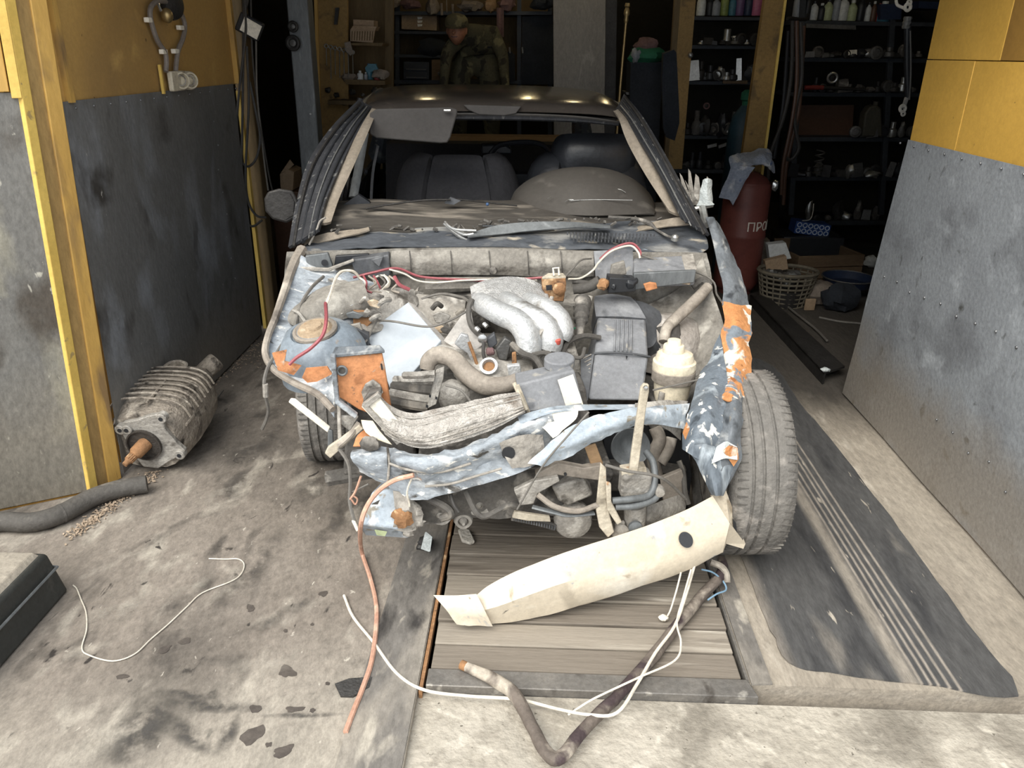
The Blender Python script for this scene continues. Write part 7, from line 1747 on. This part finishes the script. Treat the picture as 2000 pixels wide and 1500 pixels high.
o = thing('blue_pan', 'dark blue round pan on the floor near the right leaf', 'pan', P(1655, 545, 5.7)); b = MB(); b.lathe(P(1655, 556, 5.7), (0, 0, 1), [(.16, 0), (.19, .06), (.185, .06), (.15, .01), (.01, .01)], 24); b.build('bowl', 'b_navy', o); b = MB(); b.ring(P(1655, 556, 5.7) + V((0, 0, .06)), (0, 0, 1), .19, .006, 24, 6); b.build('rim', 'mid_metal', o)
cable('floor_cable', 'wire_grey', 'pale cable curling on the floor near the right leaf', [Z(1600, 620, .01), Z(1640, 628, .01), Z(1680, 632, .01), Z(1720, 640, .01)], .008)
cable('floor_cable', 'wire_grey', 'grey cable running behind the steel channel', [Z(1470, 545, .02), Z(1500, 560, .02), Z(1540, 600, .02), Z(1590, 640, .02), Z(1615, 665, .02)], .008)
q = P(560, 372, 5.3); tag(MB().box((q.x, 5.4, q.z / 2 - .002), (.22, .22, q.z - .006)).build('storage_crate', 'b_brown', bevel=.006), 'dark crate under the torn carton behind the mirror', 'crate')
# steel channel on the floor
ch = thing('steel_channel', 'long steel channel lying on the floor behind the front wheel', 'beam', Z(1560, 650))
e0, e1 = [Z(1465, 575, .07), Z(1500, 578, .07)], [Z(1610, 728, .07), Z(1650, 715, .07)]
b = MB(); b.slab([e0[0], e1[0], e1[1], e0[1]], V((0, 0, -.012))); b.build('flange', 'dark_metal', ch)
b = MB(); b.slab([e0[0], e1[0], e1[0] - V((0, 0, .07)), e0[0] - V((0, 0, .07))], V((.012, .008, 0))); b.build('web', 'dark_metal', ch)
tag(MB().ball(Z(1612, 722, .085), .018, 10, 7, (1.4, .9, .7), .5, 3).build('glass_shard', 'glass_chip'), 'clear glass shard on the end of the steel channel', 'shard')

# ---------------------------------------------------------------- the person at the back, bent over, standing on a low platform
pf = thing('work_platform', 'low wooden platform behind the car under the person', 'platform', (-.55, 7.35, 0))
for i in range(4): MB().box((-.95 + i * .24 + .12, 7.33, .76), (.225, .6, .03)).build('plank', 'brown_wood', pf)
for x in (-.9, -.1):
    for y in (7.1, 7.6): MB().box((x, y, .37), (.06, .06, .74)).build('leg', 'brown_wood', pf)
pe = thing('person', 'person in camouflage bent forward behind the car, wearing a camouflage cap', 'person', (-.53, 7.35, .78))
hip = P(926, 118, 7.4)
J = {'hip': hip, 'waist': P(930, 92, 7.36), 'chest': P(932, 66, 7.24), 'neck': P(908, 58, 7.08), 'headb': P(898, 60, 7.02),
     'shl': P(902, 70, 7.12), 'shr': P(962, 66, 7.30), 'ell': P(872, 104, 7.02), 'elr': P(982, 108, 7.24), 'hal': P(866, 172, 6.96), 'har': P(988, 176, 7.12)}
J['pl'] = P(896, 126, 7.30); J['pr'] = P(956, 124, 7.34)
J['kl'] = V((J['pl'].x - .01, 7.24, 1.18)); J['kr'] = V((J['pr'].x + .02, 7.28, 1.18)); J['fl'] = V((J['pl'].x, 7.36, .86)); J['fr'] = V((J['pr'].x + .03, 7.38, .86)); J['tl'] = J['fl'] + V((-.01, -.16, -.05)); J['tr'] = J['fr'] + V((.01, -.16, -.05))
names = list(J)
edges = [('hip', 'waist'), ('waist', 'chest'), ('chest', 'neck'), ('neck', 'headb'), ('chest', 'shl'), ('chest', 'shr'), ('shl', 'ell'), ('shr', 'elr'), ('ell', 'hal'), ('elr', 'har'), ('hip', 'pl'), ('hip', 'pr'), ('pl', 'kl'), ('pr', 'kr'), ('kl', 'fl'), ('kr', 'fr'), ('fl', 'tl'), ('fr', 'tr')]
rad = {'hip': .18, 'waist': .17, 'chest': .165, 'neck': .06, 'headb': .055, 'shl': .08, 'shr': .08, 'ell': .055, 'elr': .055, 'hal': .035, 'har': .035, 'pl': .135, 'pr': .135, 'kl': .10, 'kr': .10, 'fl': .055, 'fr': .055, 'tl': .045, 'tr': .045}
me = bpy.data.meshes.new('body'); me.from_pydata([tuple(J[n_]) for n_ in names], [(names.index(a), names.index(b_)) for a, b_ in edges], [])
bo_ = bpy.data.objects.new('body', me); col.objects.link(bo_)
bo_.parent = pe; bo_.matrix_parent_inverse = Matrix.Translation(-pe.location)
me.materials.append(MT['camo'])
md = bo_.modifiers.new('skin', 'SKIN'); md.use_smooth_shade = True
for n_, sv in zip(names, me.skin_vertices[0].data): sv.radius = (rad[n_], rad[n_]); sv.use_root = (n_ == 'hip')
md = bo_.modifiers.new('sub', 'SUBSURF'); md.levels = md.render_levels = 2
# head: face turned down to the left
hc = P(892, 60, 7.0)
fd = V((-.25, -.75, -.5)).normalized()
b = MB(); b.ball(hc, .098, 20, 14, (.80, .95, 1.12))
for i, p in enumerate(b.v):
    d = p - hc
    if d.z < -.03: b.v[i] = hc + V((d.x * (1 + (d.z + .03) * 3.5), d.y * .95 - .012, d.z))
hd = b.build('head', 'skin', pe)
b = MB(); b.lathe(hc + V((-.012, -.085, .0)), V((-.1, -.6, -.5)), [(.010, 0), (.016, .02), (.012, .035), (.004, .04)], 10); b.build('nose', 'skin', hd)
for s in (-1, 1):
    b = MB(); b.ball(hc + V((-.012 + s * .03, -.088, .022)), .011, 10, 7, (1.2, .6, .8)); b.build('eye', 'b_black', hd)
    b = MB(); b.ball(hc + V((s * .078, .01, .0)), .024, 10, 7, (.4, .7, 1.2)); b.build('ear', 'skin', hd)
b = MB(); b.tube([hc + V((-.035, -.082, -.045)), hc + V((-.012, -.094, -.048)), hc + V((.015, -.084, -.045))], .005, 6, 3); b.build('mouth', 'cloth_rose', hd)
b = MB(); b.lathe(hc + V((0, -.002, .028)), V((-.02, -.1, 1)), [(.092, 0), (.096, .02), (.092, .06), (.07, .088), (.03, .10), (.005, .102)], 22); b.jitter(.004, 14); cp = b.build('cap', 'camo', pe)
b = MB(); b.slab([hc + V((.085 * math.sin(a), -.06 - .085 * math.cos(a), .030 - .02 * math.cos(a))) for a in [(-1 + i / 4) * 1.4 for i in range(9)]] + [hc + V((.07, -.03, .035)), hc + V((-.07, -.03, .035))], V((0, 0, .008))); b.build('cap_peak', 'camo', cp)
b = MB(); wc = J['waist']; b.tube([wc + V((.175 * math.cos(a), .165 * math.sin(a), .008 * math.cos(a * 1))) for a in [2 * PI * i / 20 for i in range(20)]], .018, 8, 1, True); b.build('belt', 'b_black', pe)
def hand(w, fwd, side):
    b = MB()
    b.ball(w + fwd * .035, .04, 12, 8, (.9, .9, .75))
    for i, ln in enumerate((.06, .07, .065, .05)):
        s0 = w + fwd * .06 + side * ((i - 1.5) * .018)
        b.tube([s0, s0 + fwd * ln * .5 + V((0, 0, -.008)), s0 + fwd * ln * .8 + V((0, 0, -.03))], [.009, .0085, .007], 7, 3)
    b.tube([w + fwd * .02 - side * .03, w + fwd * .045 - side * .05, w + fwd * .07 - side * .05], [.011, .010, .008], 7, 3)
    b.build('hand', 'skin', pe)
hand(J['hal'], V((-.4, -.6, -.5)).normalized(), V((.8, -.5, 0)).normalized())
hand(J['har'], V((-.1, -.5, -.8)).normalized(), V((1, 0, 0)))
